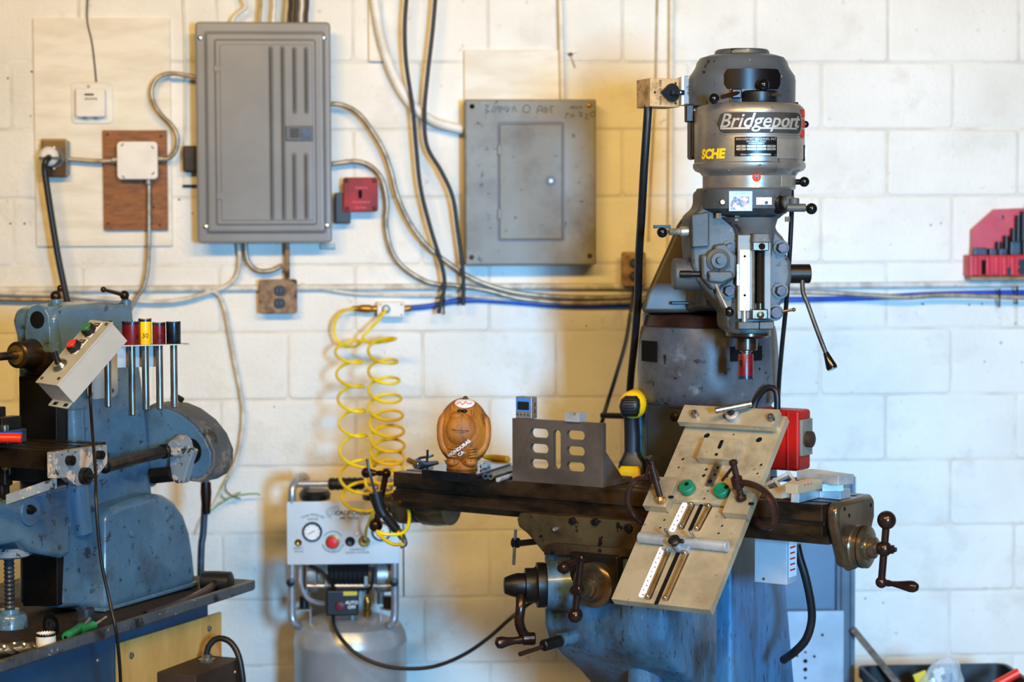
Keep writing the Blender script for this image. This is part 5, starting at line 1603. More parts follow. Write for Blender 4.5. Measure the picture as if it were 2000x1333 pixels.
# ---- head: main casting
out = [(1365, 371), (1539, 371), (1541, 398), (1530, 416), (1512, 430), (1507, 447), (1522, 462), (1532, 478), (1530, 496), (1538, 512), (1540, 532), (1536, 552), (1528, 572), (1526, 588), (1512, 600), (1506, 622), (1504, 640), (1490, 652), (1428, 652), (1413, 642), (1412, 612), (1394, 590), (1376, 570), (1356, 548), (1346, 520), (1342, 470), (1342, 424), (1352, 415), (1364, 405)]
hd = obj('head_casting', G().prism([HP(x, y, 0.045) for x, y in out], Y_ * 0.15), 'head_grey', BM_, bevel=0.016, seg=3)
# upper neck, rounded
zh = lambda y: P(1463, y, HY).z
hx = lambda x: P(x, 400, HY).x
def hl_(y, x0, x1, dp, r=0.03, back=0.11):
    c = V(((hx(x0) + hx(x1)) / 2, HY + (back - dp) / 2, zh(y)))
    return rloop(c, X, Y_, (hx(x1) - hx(x0)) / 2, (dp + back) / 2, r, 6)
g = G().loft([hl_(428, 1420, 1500, 0.06, 0.05), hl_(418, 1385, 1530, 0.085, 0.06), hl_(408, 1366, 1538, 0.10, 0.07), hl_(372, 1364, 1540, 0.105, 0.07), hl_(368, 1366, 1538, 0.10, 0.07)])
nk = obj('back_gear_housing', g, 'head_grey', BM_)
# throat that slopes from the neck down to the quill
g = G().loft([hl_(500, 1432, 1506, 0.05, 0.02), hl_(470, 1430, 1507, 0.062, 0.03), hl_(445, 1424, 1508, 0.075, 0.04), hl_(425, 1400, 1515, 0.08, 0.05)])
obj('throat', g, 'head_grey', BM_)
# quill housing and its front frame
g = G().loft([hl_(655, 1428, 1490, 0.055, 0.035, 0.06), hl_(648, 1417, 1500, 0.068, 0.045, 0.06), hl_(628, 1414, 1504, 0.07, 0.045, 0.06), hl_(600, 1416, 1502, 0.066, 0.045, 0.06), hl_(470, 1424, 1502, 0.060, 0.04, 0.06)])
qh = obj('quill_housing', g, 'head_grey', BM_)
obj('quill_frame', G().plate([(0, 0), (0.078, 0), (0.078, 0.195), (0, 0.195)], [[(0.038, 0.012), (0.062, 0.012), (0.062, 0.18), (0.038, 0.18)]], (HP(1430, 621, 0.064), X, Z, -Y_), 0.012), 'old_grey', qh, bevel=0.002)
obj('quill_slot', G().box(HP(1471, 540, 0.0655), (0.026, 0.001, 0.17)), 'pit', qh)
sc = obj('depth_scale', G().box(HP(1443, 546, 0.079), (20 * hs_, 0.005, 118 * hs_)), 'scale_white', qh, bevel=0.0006)
for y in (500, 575):
    obj('scale_screw', G().lathe([(2.6 * hs_, 0), (2.2 * hs_, 0.001)], HP(1443, y, 0.0815), -Y_, 10), 'pit', sc)
obj('scale_mount', G().box(HP(1432, 536, 0.072), (8 * hs_, 0.01, 42 * hs_)), 'galv', sc, bevel=0.001)
g = G()
pr = [(5.5 * hs_, zh(604))]
k = 0
y = 603
while y > 486:
    pr.append(((6.6 if k % 2 else 5.8) * hs_, zh(y)))
    y -= 1.6
    k += 1
c = HP(1472, 540, 0.085)
obj('stop_screw', G().lathe(pr, V((c.x, c.y, 0)), Z, 14), 'dark_iron', qh, auto=12)
obj('stop_rod', G().cyl(V((hx(1461), HY - 0.082, zh(610))), V((hx(1461), HY - 0.082, zh(480))), 2.2 * hs_, n=10), 'bright_steel', qh)
obj('upper_block', G().loft([hl_(474, 1454, 1493, 0.10, 0.008, -0.06), hl_(456, 1456, 1491, 0.098, 0.008, -0.06)]), 'head_grey', qh, bevel=0.003)
un = obj('upper_nut', G().box(HP(1471, 481, 0.09), (31 * hs_, 0.024, 17 * hs_)), 'oily_steel', qh, bevel=0.002)
obj('nut_eye', G().lathe([(6.5 * hs_, 0), (6 * hs_, 0.001)], HP(1473, 481, 0.1023), -Y_, 16), 'pit', un)
ln_ = obj('lower_nut', G().box(HP(1469, 611, 0.09), (32 * hs_, 0.026, 20 * hs_)), 'oily_steel', qh, bevel=0.003)
obj('nut_face', G().lathe([(7 * hs_, 0), (7 * hs_, 0.003), (5 * hs_, 0.004)], HP(1470, 612, 0.103), -Y_, 18), 'bracket_bronze', ln_)
obj('collar_nut', G().lathe([(9 * hs_, 0), (9 * hs_, 12 * hs_)], V((hx(1472), HY - 0.085, zh(602))), Z, 12), 'oily_steel', ln_)
obj('lower_pin', G().cyl(V((hx(1443), HY - 0.08, zh(626))), V((hx(1443), HY - 0.08, zh(604))), 5.5 * hs_, n=12), 'galv', qh)
obj('clamp_pad', G().box(HP(1464, 633, 0.078), (70 * hs_, 0.02, 15 * hs_)), 'head_grey', qh, bevel=0.003)
obj('clamp_split', G().box(HP(1470, 633, 0.0885), (2 * hs_, 0.001, 15 * hs_)), 'pit', qh)
g = G().lathe([(40 * hs_, zh(646)), (44 * hs_, zh(643)), (44 * hs_, zh(655)), (36 * hs_, zh(660))][::-1], V((hx(1460), HY - 0.012, 0)), Z, 32)
obj('quill_rim', g, 'bracket_bronze', BM_)
# bolts
for x, y, r in ((1418, 484, 10), (1518, 484, 10.5), (1416, 567, 11), (1516, 567, 11), (1506, 609, 11.5)):
    b = obj('head_bolt_boss', G().lathe([((r + 6) * hs_, -0.03), ((r + 5) * hs_, 0.006)], HP(x, y, 0.045), -Y_, 24), 'head_grey', BM_)
    obj('head_bolt', G().lathe([(r * hs_, 0.006), (r * hs_, 0.024), (r * 0.9 * hs_, 0.026)], HP(x, y, 0.045), -Y_, 6 if y != 609 else 24, a0=0.3), 'bolt_purple', b)
g = G().cyl(HP(1512, 608, 0.06), HP(1538, 603, 0.07), 2.8 * hs_, n=10)
g.sph(HP(1539, 603, 0.07), 4 * hs_, 12, 8)
obj('quill_lock', g, 'bracket_bronze', BM_)
# left gearbox block and feed trip mechanism
obj('gearbox_cover', G().loft([[HP(x, y, d) for x, y in ((1343, 420), (1378, 414), (1378, 482), (1345, 484))] for d in (0.03, 0.058)]), 'head_grey', BM_, bevel=0.004)
g = G().plate([(0, 0), (-0.03, 0.006), (-0.028, -0.05), (0.0, -0.082), (0.03, -0.066), (0.052, -0.05), (0.055, 0.0), (0.03, 0.03), (0.0, 0.026)], [], (HP(1385, 500, 0.05), X, Z, -Y_), 0.022)
tp = obj('feed_trip_plate', g, 'head_grey', BM_, bevel=0.008)
g = G().lathe([(23 * hs_, 0), (23 * hs_, 0.012), (16 * hs_, 0.016), (15 * hs_, 0.022), (7 * hs_, 0.022), (6 * hs_, 0.036), (3 * hs_, 0.036)], HP(1393, 508, 0.066), -Y_, 30)
obj('trip_disc', g, 'head_grey', tp)
for x, y in ((1376, 518), (1413, 519), (1381, 546)):
    obj('trip_screw', G().lathe([(4.6 * hs_, 0), (4.6 * hs_, 0.004), (2.4 * hs_, 0.004), (2.2 * hs_, 0.002)], HP(x, y, 0.0722), -Y_, 16), 'dark_iron', tp)
obj('trip_arm', G().loft([[HP(x, y, d) for x, y in ((1371, 528), (1420, 528), (1422, 542), (1400, 552), (1374, 550))] for d in (0.05, 0.085)]), 'head_grey', tp, bevel=0.006)
A, B = P(1374, 535, HY), P(1314, 535, HY)
g = G().lathe([(29 * hs_, 0), (31 * hs_, 0.004), (31 * hs_, (B - A).length - 0.004), (28 * hs_, (B - A).length)], A, -X, 36)
fc = obj('feed_clutch', g, 'head_grey', BM_)
g = G().cyl(HP(1370, 535, 0.045), HP(1345, 535, 0.042), 6 * hs_, n=12)
g.cyl(HP(1345, 535, 0.042), HP(1324, 535, 0.038), 7 * hs_, n=12)
obj('clutch_pin', g, 'dark_iron', fc)
obj('head_body_left', G().lathe([(36 * hs_, 0), (34 * hs_, 0.03), (31 * hs_, 0.05)], P(1400, 535, HY + 0.02), -X, 30), 'head_grey', BM_)
def knob(x, y, r, nm='ball_knob', d=0.05, par=None):
    return obj(nm, G().sph(HP(x, y, d), r * hs_, 24, 14), 'knob_black', par or BM_)
def lever(pts, r, nm, m='galv'):
    return obj(nm, G().tube([HP(x, y, d) for x, y, d in pts], r * hs_, 12, smooth=len(pts) > 2, step=0.006), m, BM_)
l_ = lever([(1388, 552, 0.07), (1398, 580, 0.09), (1408, 602, 0.10)], 3.2, 'feed_lever')
knob(1411, 606, 10, d=0.10, par=l_)
# knob on the left
g = G().cyl(HP(1344, 452, 0.02), HP(1326, 453, 0.02), 10 * hs_, n=16, ch=0.002)
g.cyl(HP(1326, 453, 0.02), HP(1303, 453, 0.03), 7 * hs_, n=14, ch=0.002)
l_ = obj('speed_lever', g, 'galv', BM_)
knob(1290, 454, 10.5, d=0.03, par=l_)
obj('crank_stub', G().box(P(1293, 443, HY + 0.06), (34 * hs_, 0.01, 7 * hs_)), 'dark_iron', l_)
# quill feed hub and lever on the right
A, B = P(1508, 535, HY), P(1540, 533, HY)
obj('feed_boss', G().lathe([(38 * hs_, 0), (36 * hs_, 0.018), (29 * hs_, 0.03), (27 * hs_, (B - A).length)], A, X, 36), 'head_grey', BM_)
A, B = P(1538, 535, HY), P(1582, 535, HY)
qf = obj('quill_feed_hub', G().lathe([(16 * hs_, 0), (19 * hs_, 0.002), (19 * hs_, (B - A).length - 0.002), (17 * hs_, (B - A).length)], A, X, 32), 'dark_iron', BM_)
g = G().tube([HP(1565, 548, 0.012), HP(1565, 572, 0.022), HP(1572, 592, 0.03), HP(1586, 640, 0.05), HP(1603, 692, 0.07)], 4.6 * hs_, 12, step=0.006)
qa = obj('quill_lever', g, 'gunmetal', qf)
A, B = HP(1601, 686, 0.068), HP(1612, 717, 0.08)
obj('lever_grip', G().lathe([(5.5 * hs_, 0), (6.5 * hs_, (B - A).length * 0.2), (11 * hs_, (B - A).length * 0.85), (10 * hs_, (B - A).length)], A, B - A, 18), 'knob_black', qa)
# spindle and the hole saw held in it
sx = V((hx(1457), HY - 0.01, 0))
g = G().lathe([(r * hs_, zh(y)) for r, y in ((20, 684), (21.5, 682), (21.5, 662), (20, 654), (20, 645))], sx, Z, 32)
sp = obj('spindle', g, 'oily_steel', BM_)
obj('collet', G().lathe([(r * hs_, zh(y)) for r, y in ((9, 698), (9, 688), (12, 687), (12, 680))], sx, Z, 20), 'satin_steel', sp)
def saw_down(q, r, h, label):
    t = thing('hole_saw', label, 'hole saw', q - Z * h)
    n = 44
    def lp(rad_, z, saw=0.0):
        return [q + X * (rad_ * cos(2 * pi * i / n)) + Y_ * (rad_ * sin(2 * pi * i / n)) - Z * (z + (saw if i % 2 else 0)) for i in range(n)]
    cup = obj('cup', G().loft([lp(r * 0.55, 0), lp(r * 0.93, 0), lp(r, 0.003), lp(r, h - 0.004), lp(r, h - 0.003, 0.003), lp(r - 0.0015, h - 0.003, 0.003), lp(r - 0.0015, 0.006), lp(0.001, 0.006)][::-1]), 'saw_red', t)
    obj('teeth', G().loft([lp(r * 1.01, h - 0.009), lp(r * 1.01, h - 0.004), lp(r * 1.01, h - 0.003, 0.0032), lp(r - 0.0012, h - 0.003, 0.0032)], False, False), 'saw_steel', cup)
    for z in (0.008, 0.018):
        obj('groove', G().ring(q - Z * z, Z, r * 0.98, r * 1.006, 0, 0.0008, 36), 'ring_brown', cup)
    obj('relief_slot', G().box(q + V((-r * 0.72, -r * 0.72, -h * 0.33)), (0.004, 0.004, 0.012), ((X - Y_), (X + Y_), Z)), 'pit', cup)
    obj('arbor', G().lathe([(0.0085, 0), (0.0085, 0.008)], q - Z * 0.001, Z, 18), 'satin_steel', t)
saw_down(V((hx(1456), HY - 0.01, zh(691))), 15 * hs_, 50 * hs_, 'dark red hole saw held in the spindle, teeth down')

# ---- belt housing, motor
HXc = hx(1463)
hax = V((HXc, HY, 0))
g = G().lathe([(r * hs_, zh(y)) for r, y in ((88, 372), (91, 368), (91, 345), (96, 338), (106, 334), (110, 328), (110, 321), (107.5, 318), (108, 300), (108, 222), (105, 212), (98, 206), (88, 204))], hax, Z, 72)
bh = obj('belt_housing', g, 'housing_alu', BM_)
def hc(x, y, lift=0.0, r=108):
    a = math.asin(max(-0.985, min(0.985, (x - 1463) / r)))
    rr = r * hs_ + lift
    return V((HXc + rr * sin(a), HY - rr * cos(a), zh(y)))
def wrap(x, y, lift=0.0, r=108):
    """text mapper round the housing: centre at pixel (x, y)"""
    a0 = math.asin(max(-0.985, min(0.985, (x - 1463) / r)))
    def fn(p):
        a = a0 + p.x / (r * hs_)
        rr = r * hs_ + lift + p.z
        return V((HXc + rr * sin(a), HY - rr * cos(a), zh(y) + p.y))
    return fn
def wpatch(x0, y0, x1, y1, lift, m, nm, par, r=108, rr=0.0, n=18, label=None):
    """thin curved plate on the housing"""
    a0, a1 = (math.asin(max(-0.99, min(0.99, (x - 1463) / r))) for x in (x0, x1))
    R0 = r * hs_
    hw, hh = (a1 - a0) * R0 / 2, (zh(y0) - zh(y1)) / 2
    ac = (a0 + a1) / 2
    zc_ = (zh(y0) + zh(y1)) / 2
    base = rrect(-hw, -hh, hw, hh, max(rr * hs_, 0.0004), 5)
    # slice into columns so that the plate follows the curve
    xs = [-hw + 2 * hw * i / n for i in range(n + 1)]
    rr_ = max(rr * hs_, 0.0004)
    top = []
    for x in xs:
        e = hw - abs(x)
        h = hh if e >= rr_ else hh - rr_ + math.sqrt(max(0, rr_ ** 2 - (rr_ - e) ** 2))
        top.append(h)
    def pt_(x, z, l):
        a = ac + x / R0
        q = R0 + l
        return V((HXc + q * sin(a), HY - q * cos(a), zc_ + z))
    g = G()
    vs, m_ = [], n + 1
    for l in (-0.001, lift):
        vs += [pt_(x, h, l) for x, h in zip(xs, top)] + [pt_(x, -h, l) for x, h in zip(xs, top)]
    fs = []
    F = 2 * m_
    for i in range(n):
        fs.append((F + i, F + m_ + i, F + m_ + i + 1, F + i + 1))
        fs.append((i, F + i, F + i + 1, i + 1))
        fs.append((m_ + i + 1, F + m_ + i + 1, F + m_ + i, m_ + i))
    fs += [(m_, F + m_, F, 0), (n, F + n, F + m_ + n, m_ + n)]
    g.add(vs, fs)
    return obj(nm, g, m, par, label=label)
npl = wpatch(1385, 222, 1556, 268, 0.0015, 'housing_alu', 'name_plate', bh, rr=20, n=30)
nfd = wpatch(1388, 225, 1553, 265, 0.0022, 'housing_dark', 'name_field', npl, rr=18, n=30)
g = gtext('Bridgeport', 0.0455, wrap(1469, 242, 0.0035), shear=0.32, bold=0.0005, ext=0.0015, space=1.0)
obj('name_lettering', g, 'letter_alu', npl, label='raised metal lettering')
wpatch(1394, 254, 1446, 257.5, 0.004, 'letter_alu', 'name_underline', npl, n=12)
wpatch(1464, 254, 1540, 257.5, 0.004, 'letter_alu', 'name_underline', npl, n=12)
dp = wpatch(1418, 272, 1498, 309, 0.0014, 'plate_black', 'data_plate', bh, n=16)
for s_, y, sz in (('BRIDGEPORT MACHINES, INC.', 276.5, 5.0), ('BRIDGEPORT, CONN.', 281, 3.4), ('SPINDLE SPEEDS', 285, 3.8), ('SERIAL NO', 306, 3.6)):
    obj('lettering', gtext(s_, sz * hs_ * 1.15, wrap(1458 if y < 300 else 1438, y, 0.0017), bold=0.0001), 'plate_alu', dp)
for r_, y in enumerate((290, 295.5)):
    for k in range(4):
        x0 = 1421 + k * 19
        f = wpatch(x0, y - 2.2, x0 + 17.5, y + 2.2, 0.0018, 'plate_alu', 'speed_field', dp, n=3)
        obj('lettering', gtext((('80', '135', '210', '325'), ('660', '1115', '1750', '2720'))[r_][k], 4 * hs_, wrap(x0 + 8.7, y, 0.0022)), 'plate_black', dp)
wpatch(1447, 304, 1486, 308, 0.0018, 'plate_alu', 'serial_field', dp, n=5)
for x, y in ((1420.5, 274.5), (1495.5, 274.5), (1420.5, 306.5), (1495.5, 306.5)):
    obj('rivet', G().lathe([(1.6 * hs_, 0), (0.8 * hs_, 0.001)], hc(x, y, 0.0014), hc(x, y, 1) - hc(x, y, 0), 8), 'bright_steel', dp)
bpz = wpatch(1500, 276, 1560, 313, 0.0012, 'plate_alu', 'blank_plate', bh, n=14)
wpatch(1561, 285, 1569.5, 316, 0.0008, 'pit', 'belt_slot', bh, n=4)
obj('belt_lever', G().box(hc(1566, 300, 0.003), (0.005, 0.006, 0.022)), 'galv', bh)
for x, y in ((1560, 224), (1560, 244), (1558, 264)):
    a = math.asin((x - 1463) / 108)
    nn = V((sin(a), -cos(a), 0))
    u = V((cos(a), sin(a), 0))
    c = hc(x, y, 0.0006)
    R0 = 9.5 * hs_ * 1.15
    vs = [wrap(x, y, 0.0008)(V((R0 * 1.35 * cos(2 * pi * i / 24), R0 * 0.82 * sin(2 * pi * i / 24), 0))) for i in range(24)]
    st = obj('red_sticker', G().add(vs, [tuple(range(24))]), 'sticker_red', bh)
    obj('lettering', gtext('H', 0.007, wrap(x, y, 0.0013)), 'plate_alu', st)
g = gtext('SCHE', 0.030, wrap(1400, 304, 0.001), shear=0.12, bold=0.0016, align='RIGHT', space=0.98)
obj('yellow_lettering', g, 'sticker_yellow', bh, label='yellow sticker letters')
obj('orange_sticker', G().lathe([(8.5 * hs_, 0), (8.5 * hs_, 0.0008)], V((hx(1461.5), HY - 91.3 * hs_, zh(349))), -Y_, 28), 'sticker_orange', bh)
obj('sticker_letter', gtext('M', 0.012, on(V((hx(1461.5), HY - 92.2 * hs_, zh(349))), X, Z), bold=0.0006), 'plate_black', bh)
for x, y in ((1405, 334), (1529, 333)):
    obj('grease_screw', G().lathe([(4 * hs_, 0), (4 * hs_, 0.004), (2 * hs_, 0.006)], hc(x, y, -0.008), hc(x, y, 1) - hc(x, y, 0), 12), 'bright_steel', bh)
wpatch(1513, 344, 1544, 366, 0.001, 'plate_alu', 'small_plate', bh, r=91, n=6)
# knob right of the housing, and the rear of the belt opening
l_ = lever([(1548, 356, 0.02), (1566, 356, 0.03)], 5.5, 'brake_lever', 'dark_iron')
knob(1566, 356, 10, d=0.03, par=l_)
obj('belt_window', G().box(P(1352, 265, HY + 0.05), (14 * hs_, 0.06, 95 * hs_)), 'black_rubber', bh, bevel=0.006)
knob(1573, 243, 7, 'side_knob', 0.0, bh)
# motor
MX = 1449
my = HY + 0.05
ms = my / FPX
zm = lambda y: P(MX, y, my).z
mx_ = V((P(MX, 150, my).x, my, 0))
g = G().lathe([(r * ms, zm(y)) for r, y in ((98, 212), (104, 208), (104.5, 160), (103, 150), (96, 140), (91, 132), (88, 122), (82, 114), (66, 109), (54, 107), (53, 101), (50, 98), (20, 96.5), (0.5, 96))], mx_, Z, 64)
mo = obj('motor', g, 'motor_grey', BM_)
def mwrap(x0, y0, x1, y1, r, lift, m, nm, par, rr, n=18):
    a0, a1 = (math.asin((x - MX) / r) for x in (x0, x1))
    R0 = r * ms
    hw, hh = (a1 - a0) * R0 / 2, (zm(y0) - zm(y1)) / 2
    xs = [-hw + 2 * hw * i / n for i in range(n + 1)]
    rr_ = rr * ms
    ac, zc_ = (a0 + a1) / 2, (zm(y0) + zm(y1)) / 2
    vs = []
    for sg in (1, -1):
        for x in xs:
            e = hw - abs(x)
            h = hh if e >= rr_ else hh - rr_ + math.sqrt(max(0, rr_ ** 2 - (rr_ - e) ** 2))
            a = ac + x / R0
            vs.append(V((mx_.x + (R0 + lift) * sin(a), my - (R0 + lift) * cos(a), zc_ + sg * h)))
    m_ = n + 1
    return obj(nm, G().add(vs, [(i, m_ + i, m_ + i + 1, i + 1) for i in range(n)]), m, par)
mwrap(1399, 142, 1508, 181, 104.5, 0.0012, 'plate_black', 'motor_plate', mo, 10)
for x, y in ((1440, 116), (1464, 118)):
    pass
obj('motor_bolt', G().lathe([(4 * ms, 0), (3 * ms, 0.004)], V((hx(1555), HY - 0.0, zh(203))), Z, 8), 'dark_iron', mo)
# brake and clamp levers in front of the motor
g = G().lathe([(42 * hs_, 0), (43 * hs_, 0.006), (43 * hs_, 0.022), (38 * hs_, 0.026)], V((hx(1473), HY - 0.055, zh(203))), Z, 36, squash=(1, 0.9))
bd_ = obj('brake_disc', g, 'black_plastic', BM_)
obj('disc_window', G().box(HP(1500, 191, 0.103), (22 * hs_, 0.008, 5 * hs_), (V((1, 0.45, 0)), V((-0.45, 1, 0)), Z)), 'bracket_bronze', bd_)
obj('brake_post', G().box(HP(1465, 164, 0.06), (17 * hs_, 0.02, 26 * hs_)), 'dark_iron', bd_, bevel=0.003)
k_ = knob(1476, 172, 11.5, d=0.10, par=bd_)
l_ = lever([(1434, 185, 0.09), (1395, 196, 0.105)], 4.2, 'clamp_lever', 'dark_handle')
obj('clamp_block', G().box(HP(1426, 188, 0.085), (20 * hs_, 0.022, 18 * hs_)), 'dark_handle', l_, bevel=0.003)
knob(1380, 199, 10.5, d=0.11, par=l_)
obj('clamp_post', G().cyl(HP(1418, 206, 0.07), HP(1418, 178, 0.07), 2.5 * hs_, n=10), 'brass', l_)
# neck details: sticker with photo, sight plate, plug, lock lever
fy = HY - 0.1062
st = obj('photo_sticker', G().box(P(1446.5, 393, fy), (45 * hs_, 0.001, 38 * hs_)), 'photo_frame_blue', nk)
obj('photo_print', G().box(P(1445, 397, fy - 0.0006), (36 * hs_, 0.0008, 25 * hs_)), 'photo_mix', st)
obj('caption', gtext('ALL A DREAM', 0.0038, on(P(1446, 377.5, fy - 0.0008), X, Z)), 'logo_blue', st)
sg = obj('sight_plate', G().box(P(1492, 393, fy + 0.002), (30 * hs_, 0.002, 14 * hs_)), 'scale_white', nk)
obj('sight_needle', G().lathe([(3.5 * hs_, 0), (3 * hs_, 0.002)], P(1497, 396, fy + 0.0005), -Y_, 12), 'dark_iron', sg)
obj('oil_plug', G().lathe([(4.5 * hs_, 0), (4 * hs_, 0.003)], P(1411, 395, fy + 0.004), -Y_, 14), 'brass', nk)
for x, y in ((1430, 427), (1527, 429), (1394, 422)):
    obj('neck_bolt', G().lathe([(5.5 * hs_, 0), (5.5 * hs_, 0.012)], V((hx(x), HY - 0.07, zh(y + 5))), Z, 6), 'galv', nk)
nn = (X * 0.75 - Y_ * 0.66).normalized()
c = P(1522, 396, HY - 0.075)
g = G().lathe([(22 * hs_, -0.01), (23 * hs_, 0.004), (20 * hs_, 0.012), (13 * hs_, 0.014), (12 * hs_, 0.03)], c, nn, 32)
lc = obj('back_gear_dial', g, 'dark_iron', BM_)
g = G().cyl(c + nn * 0.02, P(1543, 396, HY - 0.11), 14 * hs_, n=18, ch=0.003)
g.cyl(P(1536, 406, HY - 0.11), P(1574, 406, HY - 0.115), 8 * hs_, n=14, ch=0.002)
g.cyl(P(1551, 400, HY - 0.11), P(1551, 387, HY - 0.11), 10 * hs_, n=14, ch=0.002)
ll = obj('back_gear_lever', g, 'head_grey', lc)
obj('lever_stem', G().cyl(P(1572, 406, HY - 0.115), P(1580, 407, HY - 0.115), 4 * hs_, n=10), 'dark_iron', ll)
obj('lever_ball', G().sph(P(1585, 408, HY - 0.115), 11 * hs_, 24, 14), 'knob_black', ll)

# ---- rotary switch box beside the motor
SY = 4.80
t = BM_
sq = [(1326, 152), (1270, 153), (1243, 157)]
A_, B_, C_ = P(1326, 206, SY + 0.03), P(1270, 208, SY - 0.005), P(1243, 211, SY + 0.075)
A2, B2, C2 = P(1326, 152, SY + 0.03), P(1270, 152, SY - 0.005), P(1243, 156, SY + 0.075)
D_ = A_ + (C_ - B_)
D2 = A2 + (C2 - B2)
for lo_, hi_ in ((A_, A2), (B_, B2), (C_, C2), (D_, D2)):
    lo_.z = B_.z
    hi_.z = B2.z
sb = obj('switch_box', G().hexa([B_, A_, D_, C_, B2, A2, D2, C2]), 'switch_tan', BM_, bevel=0.0015)
sn = (A_ - B_).cross(Z).normalized()
su = (A_ - B_).normalized()
if sn.y > 0:
    sn = -sn
def SB(u, v, h=0.0):
    return B_ + su * (u * (A_ - B_).length) + Z * (v * (B2.z - B_.z)) + sn * h
g = G().plate([(0.02 * cos(a), 0.022 * sin(a)) for a in [rad(q) for q in range(-130, 131, 20)]] + [(-0.032, 0.0)], [], (SB(0.72, 0.5, 0.001), su, Z, sn), 0.008)
rk = obj('switch_knob', g, 'dial_black', sb, bevel=0.002)
obj('knob_grip', G().box(SB(0.8, 0.5, 0.016), (0.034, 0.016, 0.012), (su, sn, Z)), 'dial_black', rk, bevel=0.002)
obj('knob_dot', G().lathe([(0.0022, 0), (0.002, 0.0006)], SB(0.86, 0.5, 0.0243), sn, 10), 'scale_white', rk)
for u, v in ((0.16, 0.5), (0.88, 0.84), (0.88, 0.14)):
    obj('box_screw', G().lathe([(0.0032, 0), (0.0025, 0.0015)], SB(u, v, 0.0005), sn, 10), 'dark_rust', sb)
for s_, v in (('REV', 0.82), ('O', 0.6), ('FWD', 0.22)):
    obj('lettering', gtext(s_, 0.009, on(SB(0.34, v, 0.0012), -Z, su)), 'ring_brown', sb)
obj('white_gasket', G().box(P(1328.5, 179, SY + 0.06), (5 * hs_, 0.09, 56 * hs_)), 'scale_white', sb)
obj('motor_terminal', G().box(P(1343, 178, SY + 0.07), (25 * hs_, 0.08, 56 * hs_)), 'mill_chipped', BM_, bevel=0.003)
obj('clamp_bracket', G().box(P(1346, 222, HY + 0.03), (16 * hs_, 0.03, 34 * hs_)), 'dark_iron', BM_, bevel=0.003)
g = G().tube([P(1266, 206, SY + 0.03), P(1264, 240, SY + 0.03), P(1258, 330, SY + 0.05), P(1253, 420, SY + 0.1), P(1248, 500, SY + 0.2), P(1246, 580, SY + 0.3), P(1240, 660, SY + 0.4), P(1232, 740, SY + 0.48), P(1229, 800, SY + 0.52), P(1228, 900, SY + 0.6), P(1240, 1100, SY + 0.65), P(1250, 1350, SY + 0.65), P(1255, 1740, SY + 0.65)], px(8.2, 4.9), 12)
obj('motor_cord', g, 'black_rubber', BM_, auto=80)
g = G().tube([P(1546, 373, HY + 0.06), P(1546, 420, HY + 0.1), P(1542, 500, HY + 0.12), P(1536, 590, HY + 0.16), P(1528, 670, HY + 0.2), P(1522, 740, HY + 0.24), P(1519, 800, HY + 0.3)], px(4.6, 4.9), 10)
obj('head_cord', g, 'black_rubber', BM_, auto=80)
g = G().tube([W(1240, 560, 0.03), W(1232, 610, 0.2), W(1222, 670, 0.35), W(1200, 745, 0.5), W(1180, 810, 0.55), W(1165, 880, 0.5), W(1170, 980, 0.4), W(1180, 1200, 0.3), W(1180, 1480, 0.3)], px(4.2, 5.8), 10)
wc_ = thing('hanging_cable', 'thin black cord with yellow tape hanging left of the milling column', 'cord', W(1160, 980, 0.3))
obj('cord', g, 'black_rubber', wc_, auto=80)
obj('yellow_tape', G().tube([W(1231.5, 615, 0.21), W(1229.5, 628, 0.24)], px(5.4, 5.95), 12, smooth=False), 'label_yellow', wc_)
obj('crossbar', G().cyl(P(1176, 812, 5.45), P(1245, 814, 5.35), px(6, 5.4), n=10), 'dark_iron', wc_)
# ---- red disconnect box on the column, with black conduit
cR = KS(1515, 860, 0.012)
def box_on(x_corner, y0, y1, w_left, w_right, Yc):
    """upright box whose near vertical edge is at the given pixel; faces along e2 (left) and e1 (right)"""
    t_, b_ = P(x_corner, y0, Yc), P(x_corner, y1, Yc)
    b0 = V((t_.x, t_.y, b_.z))
    h = t_.z - b_.z
    return b0, h
b0, h = box_on(1560, 803, 922, 0, 0, 4.92)
rb = thing('red_disconnect_box', 'red electrical disconnect box mounted beside the mill column', 'electrical box', b0)
wl, wd = 0.12, 0.07
bx = obj('box', G().hexa([b0, b0 - e1 * wl, b0 - e1 * wl - e2 * wd, b0 - e2 * wd, b0 + Z * h, b0 - e1 * wl + Z * h, b0 - e1 * wl - e2 * wd + Z * h, b0 - e2 * wd + Z * h]), 'red_enamel', rb, bevel=0.008, seg=3)
obj('rib', G().box(b0 - e1 * 0.028 + e2 * 0.002 + Z * h / 2, (0.006, 0.006, h * 0.96), (e1, e2, Z)), 'red_enamel', bx, bevel=0.002)
pl_ = obj('side_panel', G().box(b0 - e2 * 0.035 + Z * h * 0.55 + e1 * 0.003, (0.008, 0.06, h * 0.6), (e1, e2, Z)), 'old_grey', bx, bevel=0.002)
obj('side_knob', G().lathe([(0.02, 0), (0.02, 0.014), (0.013, 0.018)], b0 - e2 * 0.032 + Z * h * 0.52 + e1 * 0.007, e1, 20), 'dark_rust', pl_)
g = G().tube([P(1470, 806, 5.0), P(1476, 785, 5.0), P(1490, 764, 4.99), P(1506, 757, 4.98), P(1517, 768, 4.97), P(1518, 806, 4.97)], px(6.5, 5.0), 12)
obj('conduit_loop', g, 'black_rubber', rb, auto=80)
